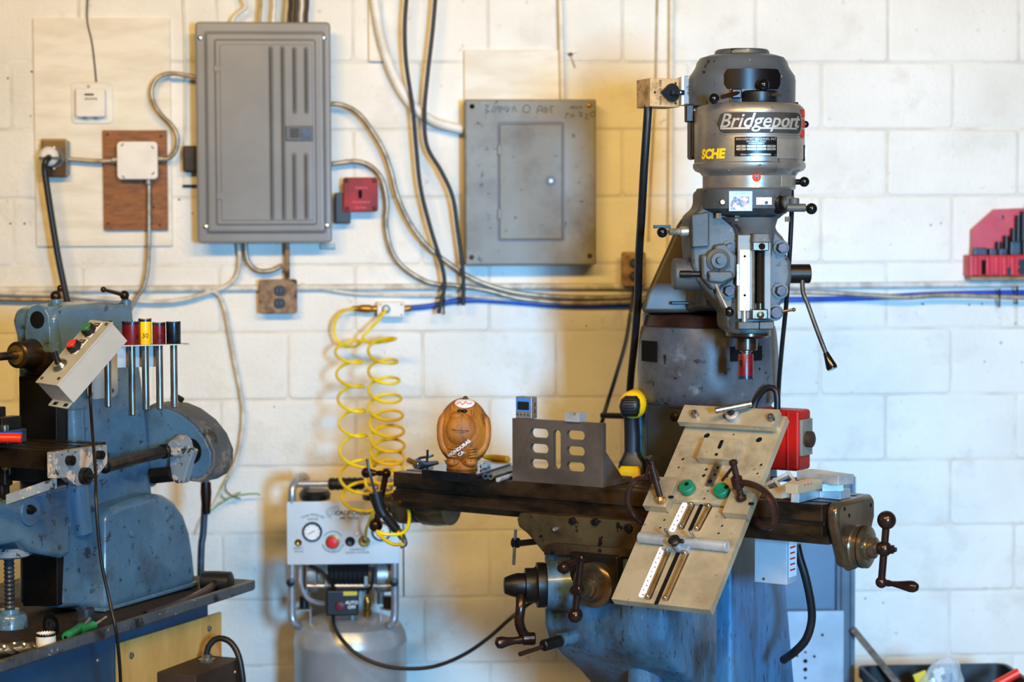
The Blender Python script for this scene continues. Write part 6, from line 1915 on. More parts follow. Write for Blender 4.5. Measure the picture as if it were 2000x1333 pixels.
# ---- grey control box low on the column
b0, h = box_on(1537, 1052, 1144, 0, 0, 4.72)
gb = thing('grey_control_box', 'light grey electrical box with red-lettered label low on the column', 'electrical box', b0)
wl, wd = 0.085, 0.055
bx = obj('box', G().hexa([b0, b0 - e1 * wl, b0 - e1 * wl - e2 * wd, b0 - e2 * wd, b0 + Z * h, b0 - e1 * wl + Z * h, b0 - e1 * wl - e2 * wd + Z * h, b0 - e2 * wd + Z * h]), 'box_grey', gb, bevel=0.002)
lb = obj('label_plate', G().box(b0 - e2 * (wd * 0.55) + Z * h * 0.55 + e1 * 0.0008, (0.001, wd * 0.7, h * 0.8), (e1, e2, Z)), 'scale_white', bx)
for k in range(5):
    obj('red_print', G().box(b0 - e2 * (wd * 0.5) + Z * (h * (0.3 + 0.12 * k)) + e1 * 0.0015, (0.0005, wd * (0.5 - 0.05 * (k % 2)), 0.004), (e1, e2, Z)), 'sticker_red', lb)
obj('screw', G().lathe([(0.004, 0), (0.003, 0.002)], b0 - e1 * (wl * 0.7) + Z * 0.01 + e2 * 0.0005, e2, 10), 'bright_steel', bx)
g = G().tube([P(1556, 1064, 4.85), P(1562, 1090, 4.85), P(1574, 1130, 4.85), P(1584, 1180, 4.86), P(1585, 1215, 4.87), P(1574, 1250, 4.88), P(1552, 1274, 4.9), P(1530, 1290, 4.95)], px(8.5, 4.85), 12)
obj('black_conduit', g, 'black_rubber', gb, auto=80)
# ================================================================ things on the mill table
mat('jig_alu', 'c3b08e', 'a39070', scale=6, rough=0.4, metal=0.4, rvar=0.1, spots=[('6f6350', 7, 0.54, 0.15, 0.6), ('4a4032', 50, 0.66, 0.03, 0.6)], bump=0.0001, bscale=200)
mat('alu_bright', 'c3c4c4', 'a5a7a9', scale=12, rough=0.45, metal=0.5, rvar=0.08)
mat('steel_gold_sheen', 'd8b27a', 'b98f56', scale=20, rough=0.2, metal=0.85)  # steel with a warm gold reflection put into its colour
mat('green_disc', '0f7a55', '0b5f43', scale=14, rough=0.45)
mat('angle_iron', '6a5f55', '554b42', scale=7, rough=0.42, metal=0.45, spots=[('7f746a', 9, 0.72)])
mat('clamp_iron', '4a2f26', '2b1c18', scale=10, rough=0.35, metal=0.6)
mat('drill_yellow', 'f0bd0c', 'e0a906', scale=12, rough=0.4)
mat('drill_black', '17191d', '101216', scale=20, rough=0.45)
mat('coco_brown', 'b4721f', '7f4511', scale=14, rough=0.55, lo=0.3, hi=0.7, spots=[('4f2810', 20, 0.56, 0.08, 0.8), ('d09048', 40, 0.62, 0.06, 0.6)], bump=0.0022, bscale=70, stretch=(1.6, 1.6, 0.8))
mat('coco_dark', '4a2713', rough=0.6)
mat('slab_black', '0f0e0e', '1a1715', scale=30, rough=0.12)
mat('lcd_blue', '3f7fd0', rough=0.4)
mat('lcd_dark', '1d1f1e', rough=0.25)
mat('gauge_silver', 'a49f97', '8d877f', scale=20, rough=0.35, metal=0.6)
mat('copper', 'c07a55', rough=0.3, metal=0.8)
mat('gun_blue', '5a748e', '445a72', scale=14, rough=0.25, metal=0.7)
mat('red_ink', 'c8241c', rough=0.5)
mat('battery', 'c3ccd2', '8fb0b8', scale=40, rough=0.3, metal=0.5)
mat('yellow_handle', 'e6b813', rough=0.35)

# ---- tilted drilling jig
TAU = rad(46.5)
jq = PL(1365, 985, TL0 + e2 * 0.055, e2)
ju = e1
jv = (-e2 * cos(TAU) + Z * sin(TAU)).normalized()
jn = ju.cross(jv).normalized()
if jn.z < 0:
    jn = -jn
def J(x, y, h=0.0):
    """pixel on the top of the jig plate (or h above it)"""
    return PL(x, y, jq + jn * h, jn)
def juv(x, y, h=0.0):
    p = J(x, y, h) - jq
    return p.dot(ju), p.dot(jv)
JT = 0.02
jt = thing('drilling_jig', 'tilted aluminium drilling jig plate hanging over the front of the mill table', 'jig', jq - jn * 0.1)
q = [juv(1190, 1166), juv(1381, 1196), juv(1541, 812), juv(1356, 806)]
u0, u1 = (q[0][0] + q[3][0]) / 2, (q[1][0] + q[2][0]) / 2
v0, v1 = (q[0][1] + q[1][1]) / 2, (q[2][1] + q[3][1]) / 2
holes = []
for x, y, r in ((1380, 851, 7), (1482, 859, 7), (1432, 849, 2.5), (1333, 897, 3.4), (1325, 913, 2.8), (1486, 908, 3.4), (1479, 925, 2.8), (1379, 917, 3.6), (1374, 929, 4.2), (1382, 959, 2.4), (1375, 974, 2.8), (1311, 986, 2.4), (1304, 1001, 2.6), (1297, 1016, 2.8), (1289, 1031, 2.8), (1417, 1011, 2.8), (1410, 1027, 2.8), (1403, 1042, 2.8), (1424, 996, 2.6), (1420, 931, 3), (1415, 936, 2.2)):
    a, b = juv(x, y)
    holes.append(circ(a, b, r * 1.15e-3, 12))
pl = obj('base_plate', G().plate([(u0, v0), (u1, v0), (u1, v1), (u0, v1)], holes, (jq - jn * JT, ju, jv, jn), JT), 'jig_alu', jt, bevel=0.0008)
obj('backing', G().plate([(u0 + 0.01, v0 + 0.01), (u1 - 0.01, v0 + 0.01), (u1 - 0.01, v1 - 0.01), (u0 + 0.01, v1 - 0.01)], [], (jq - jn * (JT - 0.001), ju, jv, jn), JT - 0.0035), 'pit', jt)  # dark sheet added inside the plate so its holes look shaded
def jbox(x, y, wu, wv, h, nm, m, par=jt, h0=0.0, bev=0.001, dv=0.0, du=0.0):
    a, b = juv(x, y, h0)
    c = jq + ju * (a + du) + jv * (b + dv) + jn * (h0 + h / 2)
    return obj(nm, G().box(c, (wu, wv, h), (ju, jv, jn)), m, par, bevel=bev)
def jcyl(x, y, r, h, nm, m, par=jt, h0=0.0, n=20, ch=0.0008):
    p = J(x, y, h0)
    return obj(nm, G().cyl(p, p + jn * h, r, n=n, ch=ch), m, par)
# top clamp bar with T-handle
cb = jbox(1435, 822, (u1 - u0) * 1.0, 0.052, 0.018, 'clamp_bar', 'jig_alu', h0=0.012, du=-0.012)
for x, y in ((1359, 805), (1508, 812)):
    p = J(x, y + 8, 0.03)
    o = obj('cap_screw', G().lathe([(0.008, 0), (0.008, 0.014), (0.0045, 0.014), (0.004, 0.009)], p, jn, 18), 'satin_steel', cb)
    obj('standoff', G().cyl(p - jn * 0.03, p - jn * 0.018, 0.009, n=14), 'jig_alu', cb)
p = J(1433, 816, 0.03)
st = obj('handle_collar', G().lathe([(0.016, 0), (0.016, 0.014), (0.013, 0.016)], p, jn, 22), 'alu_bright', cb)
obj('handle_post', G().cyl(p, p + jn * 0.028, 0.008, n=14), 'oily_steel', cb)
pc = p + jn * 0.028
A, B = PL(1397, 803, pc, -FW), PL(1468, 789, pc, -FW)
obj('handle_rod', G().cyl(A, B, 0.0075, n=16, ch=0.001), 'satin_steel', cb)
# middle block with slot, dark strip
mb = jbox(1411, 889, 0.098, 0.060, 0.024, 'stop_block', 'jig_alu', h0=0.0)
a, b = juv(1411, 889, 0.0)
for dv_, w_, h_ in ((0.012, 0.009, 0.026), (-0.018, 0.008, 0.008)):
    obj('block_slot', G().plate(rrect(a - w_ / 2, b + dv_ - h_ / 2, a + w_ / 2, b + dv_ + h_ / 2, w_ * 0.45), [], (jq + jn * 0.0242, ju, jv, jn), 0.0006), 'pit', mb)
ds = jbox(1397, 925, 0.020, 0.08, 0.006, 'guide_strip', 'satin_steel')
for x, y in ((1402, 914), (1396, 928), (1387, 941)):
    jcyl(x, y, 0.0035 if y < 940 else 0.0055, 0.0006, 'strip_hole', 'pit', ds, 0.0062, 14, 0)
# green rubber pads
for x, y in ((1345, 958), (1412, 964)):
    o = jcyl(x, y, 0.0185, 0.018, 'green_pad', 'green_disc', jt, 0.0, 28, 0.0015)
    jcyl(x + (-4 if x < 1400 else 7), y - 12, 0.0055, 0.0006, 'pad_hole', 'pit', o, 0.0182, 16, 0)
# side blocks below the clamps
for x, y, wu, wv in ((1296, 972, 0.062, 0.085), (1452, 985, 0.062, 0.085)):
    o = jbox(x, y, wu, wv, 0.022, 'side_block', 'jig_alu')
    a, b = juv(x, y, 0.022)
    obj('block_slot', G().plate(rrect(a - 0.004 + 0.016, b - 0.002, a + 0.006 + 0.020, b + 0.006, 0.003), [], (jq + jn * 0.0222, ju, jv, jn), 0.0006), 'pit', o)
# rulers, rods and slots
def strip(x0, y0, x1, y1, w_, h, nm, m, par=jt, h0=0.0, rnd=True):
    a, b = juv(x0, y0), juv(x1, y1)
    d = V((b[0] - a[0], b[1] - a[1]))
    L = d.length
    d = d / L
    eu = ju * d.x + jv * d.y
    ev = jn.cross(eu)
    o = jq + ju * a[0] + jv * a[1] + jn * h0
    return obj(nm, G().plate(rrect(0, -w_ / 2, L, w_ / 2, w_ * 0.35 if rnd else 0.0005, 3), [], (o, eu, ev, jn), h), m, par), o, eu, ev, L
for n_, (x0, y0, x1, y1) in enumerate(((1252, 1168, 1296, 1068), (1311, 1040, 1339, 983))):
    rl, o, eu, ev, L = strip(x0, y0, x1, y1, 0.016, 0.0012, 'ruler', 'scale_white', h0=0.0003)
    k = int(L / 0.0127)
    for i in range(k):
        obj('ruler_mark', G().plate(rrect(0, -0.003, 0.002, 0.0005, 0.0004, 1), [], (o + eu * (0.006 + 0.0127 * i) + ev * (0.002 if i % 2 else -0.001) + jn * 0.0013, eu, ev, jn), 0.0003), 'plate_black', rl)
for (x0, y0, x1, y1) in ((1266, 1172, 1307, 1075), (1300, 1175, 1342, 1080), (1330, 1035, 1354, 985), (1361, 1038, 1388, 988)):
    gr, o, eu, ev, L = strip(x0, y0, x1, y1, 0.014, 0.0006, 'rod_groove', 'bronze_steel', h0=0.0003)
    g = G().cyl(o + jn * 0.004, o + eu * L + jn * 0.004, 0.0048, n=14)
    rd_ = obj('guide_rod', g, 'steel_gold_sheen', gr)
    for q in (0.004, L - 0.006):
        obj('rod_screw', G().sph(o + eu * q + jn * 0.008, 0.0052, 12, 8), 'bright_steel', rd_)
for (x0, y0, x1, y1) in ((1281, 1182, 1326, 1078), (1347, 1038, 1371, 986)):
    strip(x0, y0, x1, y1, 0.010, 0.0008, 'centre_slot', 'pit', h0=0.0002)
# sliding cross bar with black knob
a, b = juv(1249, 1050, 0.012), juv(1421, 1068, 0.012)
A, B = jq + ju * a[0] + jv * a[1] + jn * 0.012, jq + ju * b[0] + jv * b[1] + jn * 0.012
bar = obj('cross_bar', G().cyl(A, B, 0.0125, n=24, ch=0.001), 'alu_bright', jt)
jbox(1327, 1068, 0.065, 0.035, 0.014, 'slide_block', 'alu_bright', bar)
p = J(1326, 1072, 0.014)
obj('knob_post', G().cyl(p, p + jn * 0.022, 0.009, n=16), 'alu_bright', bar)
kp = p + jn * 0.022
o = obj('thumb_knob', G().lathe([(0.011, 0), (0.014, 0.004), (0.014, 0.012), (0.009, 0.015)], kp, jn, 18), 'black_plastic', bar)
obj('thumb_wing', G().box(kp + jn * 0.009 + ju * 0.012, (0.026, 0.008, 0.012), (ju, jv, jn)), 'black_plastic', o, bevel=0.003)
for x, y in ((1308, 1050), (1357, 1053)):
    p = J(x, y, 0.02)
    obj('stop_pin', G().cyl(p, p + jn * 0.03, 0.0035, n=10, ch=0.0008), 'bright_steel', bar)
for x, y in ((1274, 1062), (1388, 1074)):
    obj('bar_screw', G().sph(J(x, y, 0.003), 0.003, 10, 6), 'gunmetal', bar)
# wedge that carries the plate on the table
ta = TL0 + e1 * ((jq - TL0).dot(e1))
g = G()
uu = ta - e2 * 0.02
sec = [uu + Z * 0.001, uu - e2 * 0.16 + Z * 0.001, uu - e2 * 0.16 + Z * 0.09]
zj = lambda p: (jq - jn * (JT + 0.003) - p).dot(jn) / jn.z
pts = [uu + Z * max(0.004, zj(uu)), uu - e2 * 0.13 + Z * max(0.02, zj(uu - e2 * 0.13))]
g.prism([uu - e1 * 0.08 + Z * 0.0005, uu - e1 * 0.08 - e2 * 0.13 + Z * 0.0005, pts[1] - e1 * 0.08, pts[0] - e1 * 0.08], e1 * 0.16)
obj('support_wedge', g, 'jig_alu', jt)

# ---- C-clamps
def c_clamp(label, frame, screw, bar, foot, hh):
    t = thing('c_clamp', label, 'clamp', J(*foot, 0.022), 'C-clamps on the jig')
    pts = [J(x, y, h) for x, y, h in frame]
    g = G().tube(pts, 0.0105, 10, step=0.006, flat=0.7)
    fr = obj('frame', g, 'clamp_iron', t)
    A, B = J(*screw[0]), J(*screw[1])
    pr = []
    L = (B - A).length
    k = int(L / 0.0024)
    for i in range(k + 1):
        pr.append((0.0078 if i % 2 else 0.0068, L * i / k))
    sc = obj('screw', G().lathe(pr, A, B - A, 12), 'clamp_iron', t, auto=12)
    d = (B - A).normalized()
    obj('screw_cap', G().cyl(A - d * 0.01, A, 0.010, n=14, ch=0.002), 'clamp_iron', sc)
    obj('swivel_pad', G().lathe([(0.007, -0.012), (0.0125, -0.006), (0.012, 0.002)], B, d, 16), 'steel_gold_sheen' if hh else 'clamp_iron', sc)
    nut = J(*frame[0])
    obj('boss', G().cyl(nut - d * 0.014, nut + d * 0.014, 0.0135, n=18, ch=0.002), 'clamp_iron', fr)
    obj('tommy_bar', G().cyl(J(*bar[0]), J(*bar[1]), 0.0034, n=10), 'clamp_iron', sc)
c_clamp('rusty C-clamp on the left side of the tilted jig', [(1276, 931, 0.075), (1258, 933, 0.075), (1240, 940, 0.073), (1228, 958, 0.068), (1226, 982, 0.05), (1236, 1004, 0.02), (1252, 1018, -0.02), (1282, 1022, -0.045)], [(1270, 900, 0.12), (1291, 978, 0.024)], [(1272, 905, 0.115), (1259, 934, 0.13)], (1296, 985), True)
c_clamp('rusty C-clamp on the right side of the tilted jig', [(1440, 943, 0.06), (1462, 945, 0.06), (1488, 956, 0.058), (1506, 976, 0.05), (1514, 1002, 0.03), (1512, 1025, 0.005), (1496, 1030, -0.015), (1470, 1014, -0.045)], [(1433, 908, 0.10), (1448, 975, 0.024)], [(1432, 912, 0.095), (1410, 940, 0.075)], (1450, 985), False)

# ---- angle plate with slots, standing on the front edge
def TF(x, y, off=0.0):
    return PL(x, y, TL0 + e2 * off, e2)
p0 = TF(1001, 940, -0.002)
p0.z = TZ + 0.0005
wA = (TF(1178, 955) - TF(1001, 940)).dot(e1)
hA = TF(1001, 818).z - TZ
ap = thing('angle_plate', 'brown steel angle plate with seven oval slots on the mill table', 'angle plate', p0 - e2 * 0.05)
auv = lambda x, y: ((TF(x, y) - p0).dot(e1), (TF(x, y) - p0).z)
def oval(x0, y0, x1, y1):
    a, b = auv(x0, y1)
    c, d = auv(x1, y0)
    r = min(abs(c - a), abs(d - b)) / 2 * 0.97
    return rrect(a, b, c, d, r, 6)
slots = [oval(1034, 839, 1070, 855), oval(1034, 869, 1070, 885), oval(1034, 899, 1070, 915), oval(1105, 843, 1141, 859), oval(1105, 874, 1141, 890), oval(1105, 905, 1141, 921), oval(1079, 841, 1094, 917)]
obj('face', G().plate([(0, 0), (wA, 0), (wA, hA), (0, hA)], slots, (p0 - e2 * 0.014, e1, Z, e2), 0.014), 'angle_iron', ap, bevel=0.001)
obj('foot', G().box(p0 + e1 * (wA / 2) - e2 * 0.075 + Z * 0.007, (wA, 0.125, 0.014), (e1, e2, Z)), 'angle_iron', ap, bevel=0.001)
g = G().prism([p0 + e1 * (wA - 0.014) - e2 * 0.014 + Z * 0.014, p0 + e1 * (wA - 0.014) - e2 * 0.10 + Z * 0.014, p0 + e1 * (wA - 0.014) - e2 * 0.014 + Z * 0.09], e1 * 0.01)
obj('web', g, 'angle_iron', ap)
# digital gauge and vee block on top of it
zt_ = TZ + hA + 0.001
b0 = TF(1007, 814, -0.002)
b0.z = zt_
t = thing('digital_gauge', 'small silver digital level gauge with blue screen on the angle plate', 'gauge', b0)
d1 = (e1 * 0.93 + e2 * -0.05).normalized()
gw, gh, gd = 0.047, 0.054, 0.026
bo = obj('body', G().box(b0 + e1 * (gw / 2) - e2 * (gd / 2) + Z * (gh / 2), (gw, gd, gh), (e1, e2, Z)), 'gauge_silver', t, bevel=0.002)
f0 = b0 + e2 * 0.0006
fp = lambda u, v: f0 + e1 * (gw * u) + Z * (gh * v)
sc = obj('screen_bezel', G().plate(rrect(gw * 0.06, gh * 0.33, gw * 0.94, gh * 0.94, 0.003), [], (f0 - e2 * 0.0006, e1, Z, e2), 0.0012), 'lcd_blue', bo)
obj('screen', G().plate(rrect(gw * 0.14, gh * 0.40, gw * 0.86, gh * 0.78, 0.002), [], (f0, e1, Z, e2), 0.0012), 'lcd_dark', sc)
for k in range(4):
    obj('button', G().lathe([(0.0035, 0), (0.003, 0.002)], fp(0.16 + 0.22 * k, 0.2), e2, 12), 'bright_steel', bo)
for v in (0.35, 0.65):
    obj('side_magnet', G().lathe([(0.005, 0), (0.005, 0.001)], b0 + e1 * (gw + 0.0002) - e2 * (gd / 2) + Z * (gh * v), e1, 14), 'copper', bo)
b0 = TF(1103, 822, 0.006)
b0.z = zt_
vw, vd, vh = 0.042, 0.032, 0.022
g = G().plate([(0, 0), (vw, 0), (vw, vh), (vw * 0.78, vh)] + [(vw * 0.56 + 0.0092 * cos(a), vh + 0.0092 * sin(a)) for a in (0, -0.5, -1.0, -1.57, -2.1, -2.6, -pi)] + [(0, vh)], [], (b0 - e2 * vd, e1, Z, e2), vd)
tag(obj('vee_block', g, 'alu_bright', bevel=0.0006), 'small aluminium block with round groove on the angle plate', 'block')

# ---- black slab with the coconut figure
zs = TZ + 0.024
sA, sB, sC = PZ(823, 917, zs), PZ(931, 927, zs), PZ(999, 905, zs)
sD = sA + (sC - sB)
dn = Z * 0.0232
tag(obj('black_slab', G().hexa([p - dn for p in (sA, sB, sC, sD)] + [sA, sB, sC, sD]), 'slab_black', bevel=0.0015), 'glossy black slab lying on the left of the mill table', 'slab')
cb_ = PZ(907, 918, zs) + V((0, 0.028, 0.0005))
KY = cb_.y
ks = KY / FPX
kx = P(906, 850, KY).x
kz = lambda y: P(906, y, KY).z
zb0 = zs + 0.0006
t = thing('coconut_figure', 'carved coconut monkey figurine with white cap and HONDURAS lettering', 'figurine', V((kx, KY, zb0)))
EC = V((kx, KY, (kz(782) + kz(905)) / 2))
ea, eh = 53 * ks, (kz(780) - kz(912)) / 2
def egg(lat, lon, lift=0.0):
    """lat -1..1 (bottom..top), lon angle from the viewer, + to the right"""
    z = lat * eh
    r = ea * math.sqrt(max(0.0, 1 - lat * lat)) * (1 - 0.06 * lat)
    return EC + V(((r + lift) * sin(lon), -(r + lift) * cos(lon) * 0.95, z))
loops = []
for k in range(23):
    th = pi * k / 22
    lat = -cos(th)
    lat = max(-0.998, min(0.998, lat))
    loops.append([egg(lat, 2 * pi * i / 40) for i in range(40)])
cc = obj('body', G().loft(loops), 'coco_brown', t)
g = G().lathe([(38 * ks, 0), (39 * ks, 3 * ks), (35 * ks, 9 * ks), (32 * ks, 16 * ks)], V((kx - 4 * ks, KY, zb0)), Z, 30, squash=(1, 0.8))
obj('base_ring', g, 'coco_brown', t)
def epx(x, y, lift=0.0):
    lat = max(-0.97, min(0.97, (kz(y) - EC.z) / eh))
    r = ea * math.sqrt(1 - lat * lat) * (1 - 0.06 * lat)
    lon = math.asin(max(-0.97, min(0.97, (P(x, y, KY).x - EC.x) / max(r, 0.003))))
    return egg(lat, lon, lift)
# muzzle, brow, arms, feet
def blob(x, y, rx, rz, d, nm, m='coco_brown', lift=-0.006):
    p = epx(x, y, lift)
    return obj(nm, G().sph(p, 1, 24, 14, sc=(rx * ks, d, rz * ks)), m, t)
mz = blob(899, 837, 30, 34, 0.020, 'muzzle', lift=-0.014)
blob(893, 811, 16, 10, 0.012, 'nose_bridge', lift=-0.004)
for pts in ([(868, 800), (860, 825), (859, 850), (864, 870), (875, 881), (888, 884)], [(943, 802), (951, 825), (952, 850), (947, 870), (936, 881), (920, 886)]):
    obj('arm', G().tube([epx(x, y, -0.004) for x, y in pts], 0.012, 12, radii=lambda f: 0.0125 * min(1, 0.25 + 4 * f) * (1 - 0.2 * f), step=0.003), 'coco_brown', t)
for x0, sg in ((884, 1), (921, -1)):
    for k in range(4):
        y = 871 + k * 5.5
        obj('finger', G().tube([epx(x0 - 8 * sg, y, 0.004), epx(x0 + 2 * sg, y + 0.5, 0.007), epx(x0 + 7 * sg, y + 1.5, 0.003)], 0.0032, 8, step=0.003), 'coco_brown', t)
for x in (887, 915):
    f = blob(x, 900, 16, 10, 0.018, 'foot', lift=0.004)
    for k in range(3):
        obj('toe_line', G().tube([epx(x - 8 + 7 * k, 895, 0.020), epx(x - 8 + 7 * k, 905, 0.020)], 0.0009, 6, smooth=False), 'coco_dark', f)
mp = epx(899, 840, 0.0)
mo_ = lambda x, y: V((P(x, y, KY - 0.07).x, EC.y - ea * 0.95 - 0.016 + 0.012 * ((x - 899) / 18) ** 2, P(x, y, KY - 0.07).z))
obj('mouth', G().tube([mo_(882, 839), mo_(893, 840.5), mo_(905, 841), mo_(916, 842)], 0.0009, 6), 'coco_dark', mz)
# shades and cap
for x in (897, 906):
    obj('eye', G().sph(epx(x, 800, 0.002), 1, 14, 10, sc=(5.2 * ks, 0.006, 4 * ks)), 'knob_black', t)
for x, y in ((882, 797), (921, 806)):
    obj('ear', G().sph(epx(x, y, 0.0), 1, 14, 10, sc=(3 * ks, 0.005, 9 * ks)), 'coco_brown', t)
cp = V((kx + 2 * ks, KY - 0.022, kz(786)))
nrm = V((0, -0.62, 0.78)).normalized()
g = G().sph(EC + V((0.0, 0, 0)), 1, 30, 14, sc=(ea * 0.5, ea * 0.2, 0.004), ax=(X, X.cross(nrm) * -1, nrm))
lp = []
for rr, h in ((0.0, 0.0018), (0.5, 0.0016), (0.9, 0.0006), (1.0, -0.003)):
    ring_ = []
    for i in range(28):
        a = 2 * pi * i / 28
        xx, yy = 907 + 19 * rr * cos(a), 786.5 + 8.5 * rr * sin(a)
        lat = (kz(yy) - EC.z) / eh
        ring_.append(epx(xx, yy, 0.0035 + h))
    lp.append(ring_)
cap = obj('cap', G().loft(lp, True, False), 'scale_white', t)
obj('cap_button', G().sph(egg(0.985, 0.3, 0.002), 0.007, 12, 8), 'coco_dark', cap)
obj('cap_scribble', G().tube([epx(x, y, 0.0068) for x, y in ((893, 788), (899, 784), (903, 788), (908, 783), (912, 787), (918, 786))], 0.0008, 6, step=0.002), 'red_ink', cap)
def tfn(x, y, ang, size):
    def fn(p):
        a = rad(ang)
        dx, dy = p.x * cos(a) - p.y * sin(a), p.x * sin(a) + p.y * cos(a)
        return epx(x + dx / ks, y - dy / ks, 0.011)
    return fn
obj('lettering', gtext('HONDURAS', 0.0105, tfn(897, 871, 43, 1), bold=0.0004, space=1.05), 'scale_white', t, label='white painted lettering')
obj('lettering', gtext('CA', 0.0105, tfn(900, 881, 43, 1), bold=0.0004), 'scale_white', t)
# ---- two small batteries on the slab
for i, (x, y) in enumerate(((939, 912), (946, 908))):
    p = PZ(x, y, zs + 0.006)
    d = (e1 * 0.3 - e2 * 0.95).normalized()
    t = thing('button_battery', ('small silver battery lying nearest on the black slab', 'small silver battery lying behind the other on the slab')[i], 'battery', p - Z * 0.0055, 'batteries on the slab')
    obj('can', G().cyl(p, p + d * 0.018, 0.0055, n=16, ch=0.0008), 'battery', t)
    obj('cap', G().cyl(p - d * 0.0015, p, 0.0028, n=10), 'bright_steel', t)
# ---- yellow handle behind the slab
p = PZ(948, 906, TZ + 0.03) + V((0.01, 0.10, 0))
q = p + e1 * 0.075
t = thing('yellow_screwdriver', 'yellow tool handle lying behind the coconut figure', 'screwdriver', p - Z * 0.012)
A, B = P(994, 899, 5.28), P(947, 893, 5.33)
obj('handle', G().lathe([(0.007, 0), (0.0105, 0.004), (0.0105, 0.04), (0.009, 0.055), (0.006, (B - A).length)], A, B - A, 14), 'yellow_handle', t)
obj('blade', G().cyl(B, B + (B - A) * 0.9, 0.003, n=8), 'bright_steel', t)
# ---- two steel rods
for i, (x0, y0, x1, y1, r) in enumerate(((958, 931, 1003, 916, 0.0095), (972, 938, 1003, 928, 0.0058))):
    A, B = PZ(x0, y0, TZ + r + 0.0005), PZ(x1, y1, TZ + r + 0.0005)
    t = thing('steel_rod', ('thick drilled steel rod lying beside the angle plate', 'thin bright steel rod lying beside the angle plate')[i], 'rod', A - Z * r, 'steel rods by the angle plate')
    obj('rod', G().cyl(A, B, r, n=20, ch=0.001), 'satin_steel' if i == 0 else 'alu_bright', t)
    if i == 0:
        d = (A - B).normalized()
        obj('bore', G().lathe([(0.004, 0), (0.0038, 0.0006)], A, d, 14), 'pit', t)
# ---- blow gun lying on the table
A = PZ(806, 912, TZ + 0.018)
t = thing('blow_gun', 'small blue-grey air blow gun with brass nipple on the table corner', 'blow gun', A - Z * 0.018)
n0, n1 = P(795, 898, A.y - 0.01), P(812, 906, A.y)
d = (n1 - n0)
pr = []
for i in range(7):
    pr += [(0.0045, d.length * i / 7), (0.0075, d.length * (i + 0.6) / 7)]
obj('brass_nipple', G().lathe(pr, n0, d, 14), 'brass', t)
obj('body', G().tube([P(812, 905, A.y), P(822, 909, A.y + 0.01), P(838, 908, A.y + 0.04), P(852, 905, A.y + 0.08)], 0.013, 14, radii=lambda f: 0.0135 - 0.006 * f, step=0.005), 'gun_blue', t)
obj('collar', G().lathe([(0.011, 0), (0.0125, 0.002), (0.0125, 0.008)], n1, d, 16), 'bright_steel', t)
obj('lever', G().tube([P(818, 896, A.y), P(826, 894, A.y + 0.01), P(836, 893, A.y + 0.03), P(845, 890, A.y + 0.05)], 0.0035, 8), 'gunmetal', t)
obj('hook', G().tube([P(834, 902, A.y + 0.02), P(835, 890, A.y + 0.02), P(835, 879, A.y + 0.02)], 0.003, 8), 'dark_iron', t)
obj('hook_plate', G().box(P(840, 889, A.y + 0.03), (0.012, 0.012, 0.003), (V((1, 0, 0.5)), Y_, V((-0.5, 0, 1)))), 'bright_steel', t)
# ---- black air gun hanging on the left crank
GY = (ax1.y - 0.02)
t = thing('air_gun', 'black air gun with coiled neck hooked on the left table crank', 'air gun', P(760, 1040, GY))
gx = lambda x, y, d=0.0: P(x, y, GY - d)
obj('body', G().tube([gx(733, 962, 0.09), gx(737, 978, 0.09), gx(742, 994, 0.09), gx(750, 1008, 0.09)], 0.02, 14, radii=lambda f: 0.018 - 0.004 * f, step=0.005), 'black_plastic', t)
A, B = gx(747, 1000, 0.09), gx(775, 1036, 0.07)
L = (B - A).length
pr = [(0.009, 0)]
k = 9
for i in range(k):
    pr += [(0.0125, L * (i + 0.15) / k), (0.0125, L * (i + 0.6) / k), (0.0095, L * (i + 0.75) / k)]
obj('coil_neck', G().lathe(pr, A, B - A, 16), 'dial_black', t)
d = (B - A).normalized()
obj('brass_swivel', G().lathe([(0.008, 0), (0.0105, 0.003), (0.0105, 0.012), (0.008, 0.014), (0.0095, 0.017), (0.0095, 0.028), (0.007, 0.032)], B, d, 16), 'brass', t)
obj('elbow', G().tube([B + d * 0.03, gx(790, 1056, 0.06), gx(790, 1064, 0.06), gx(781, 1067, 0.06)], 0.0075, 12, step=0.004), 'bright_steel', t)
obj('trigger', G().tube([gx(732, 962, 0.1), gx(725, 935, 0.11), gx(719, 912, 0.11), gx(717, 897, 0.11)], 0.0036, 10), 'gunmetal', t)

# ---- cordless drill standing on its battery
db = PZ(1238, 930, TZ)
DY = db.y + 0.02
dz = lambda y: P(1238, y, DY).z
dxp = lambda x: P(x, 860, DY).x
ds_ = DY / FPX
t = thing('cordless_drill', 'yellow and black cordless drill standing on its battery', 'drill', V((db.x, DY, TZ)))
f_ = (e2 * 0.35 + V((0.1, -1, 0))).normalized()          # towards the viewer (rear of the drill)
f_ = V((-0.28, -0.96, 0)).normalized()
s_ = V((0.96, -0.28, 0)).normalized()
def dl(y, x, hw, hd, r, fo=0.0):
    c = V((dxp(x), DY, dz(y))) + f_ * fo
    return rloop(c, s_, f_, hw * ds_, hd * ds_, r * ds_, 4)
obj('battery', G().loft([dl(938, 1238, 27, 40, 6, -0.02), dl(934, 1238, 29, 42, 8, -0.02), dl(915, 1238, 28, 42, 8, -0.02)]), 'drill_black', t, bevel=0.001)
bt = obj('battery_release', G().loft([dl(928, 1234, 23, 20, 6, 0.026), dl(914, 1234, 21, 20, 6, 0.026), dl(908, 1234, 17, 18, 6, 0.02)]), 'drill_yellow', t)
obj('foot', G().loft([dl(914, 1237, 28, 40, 10, -0.018), dl(902, 1237, 26, 36, 10, -0.014), dl(890, 1235, 18, 24, 10, -0.006), dl(882, 1235, 15, 19, 10, 0)]), 'drill_black', t)
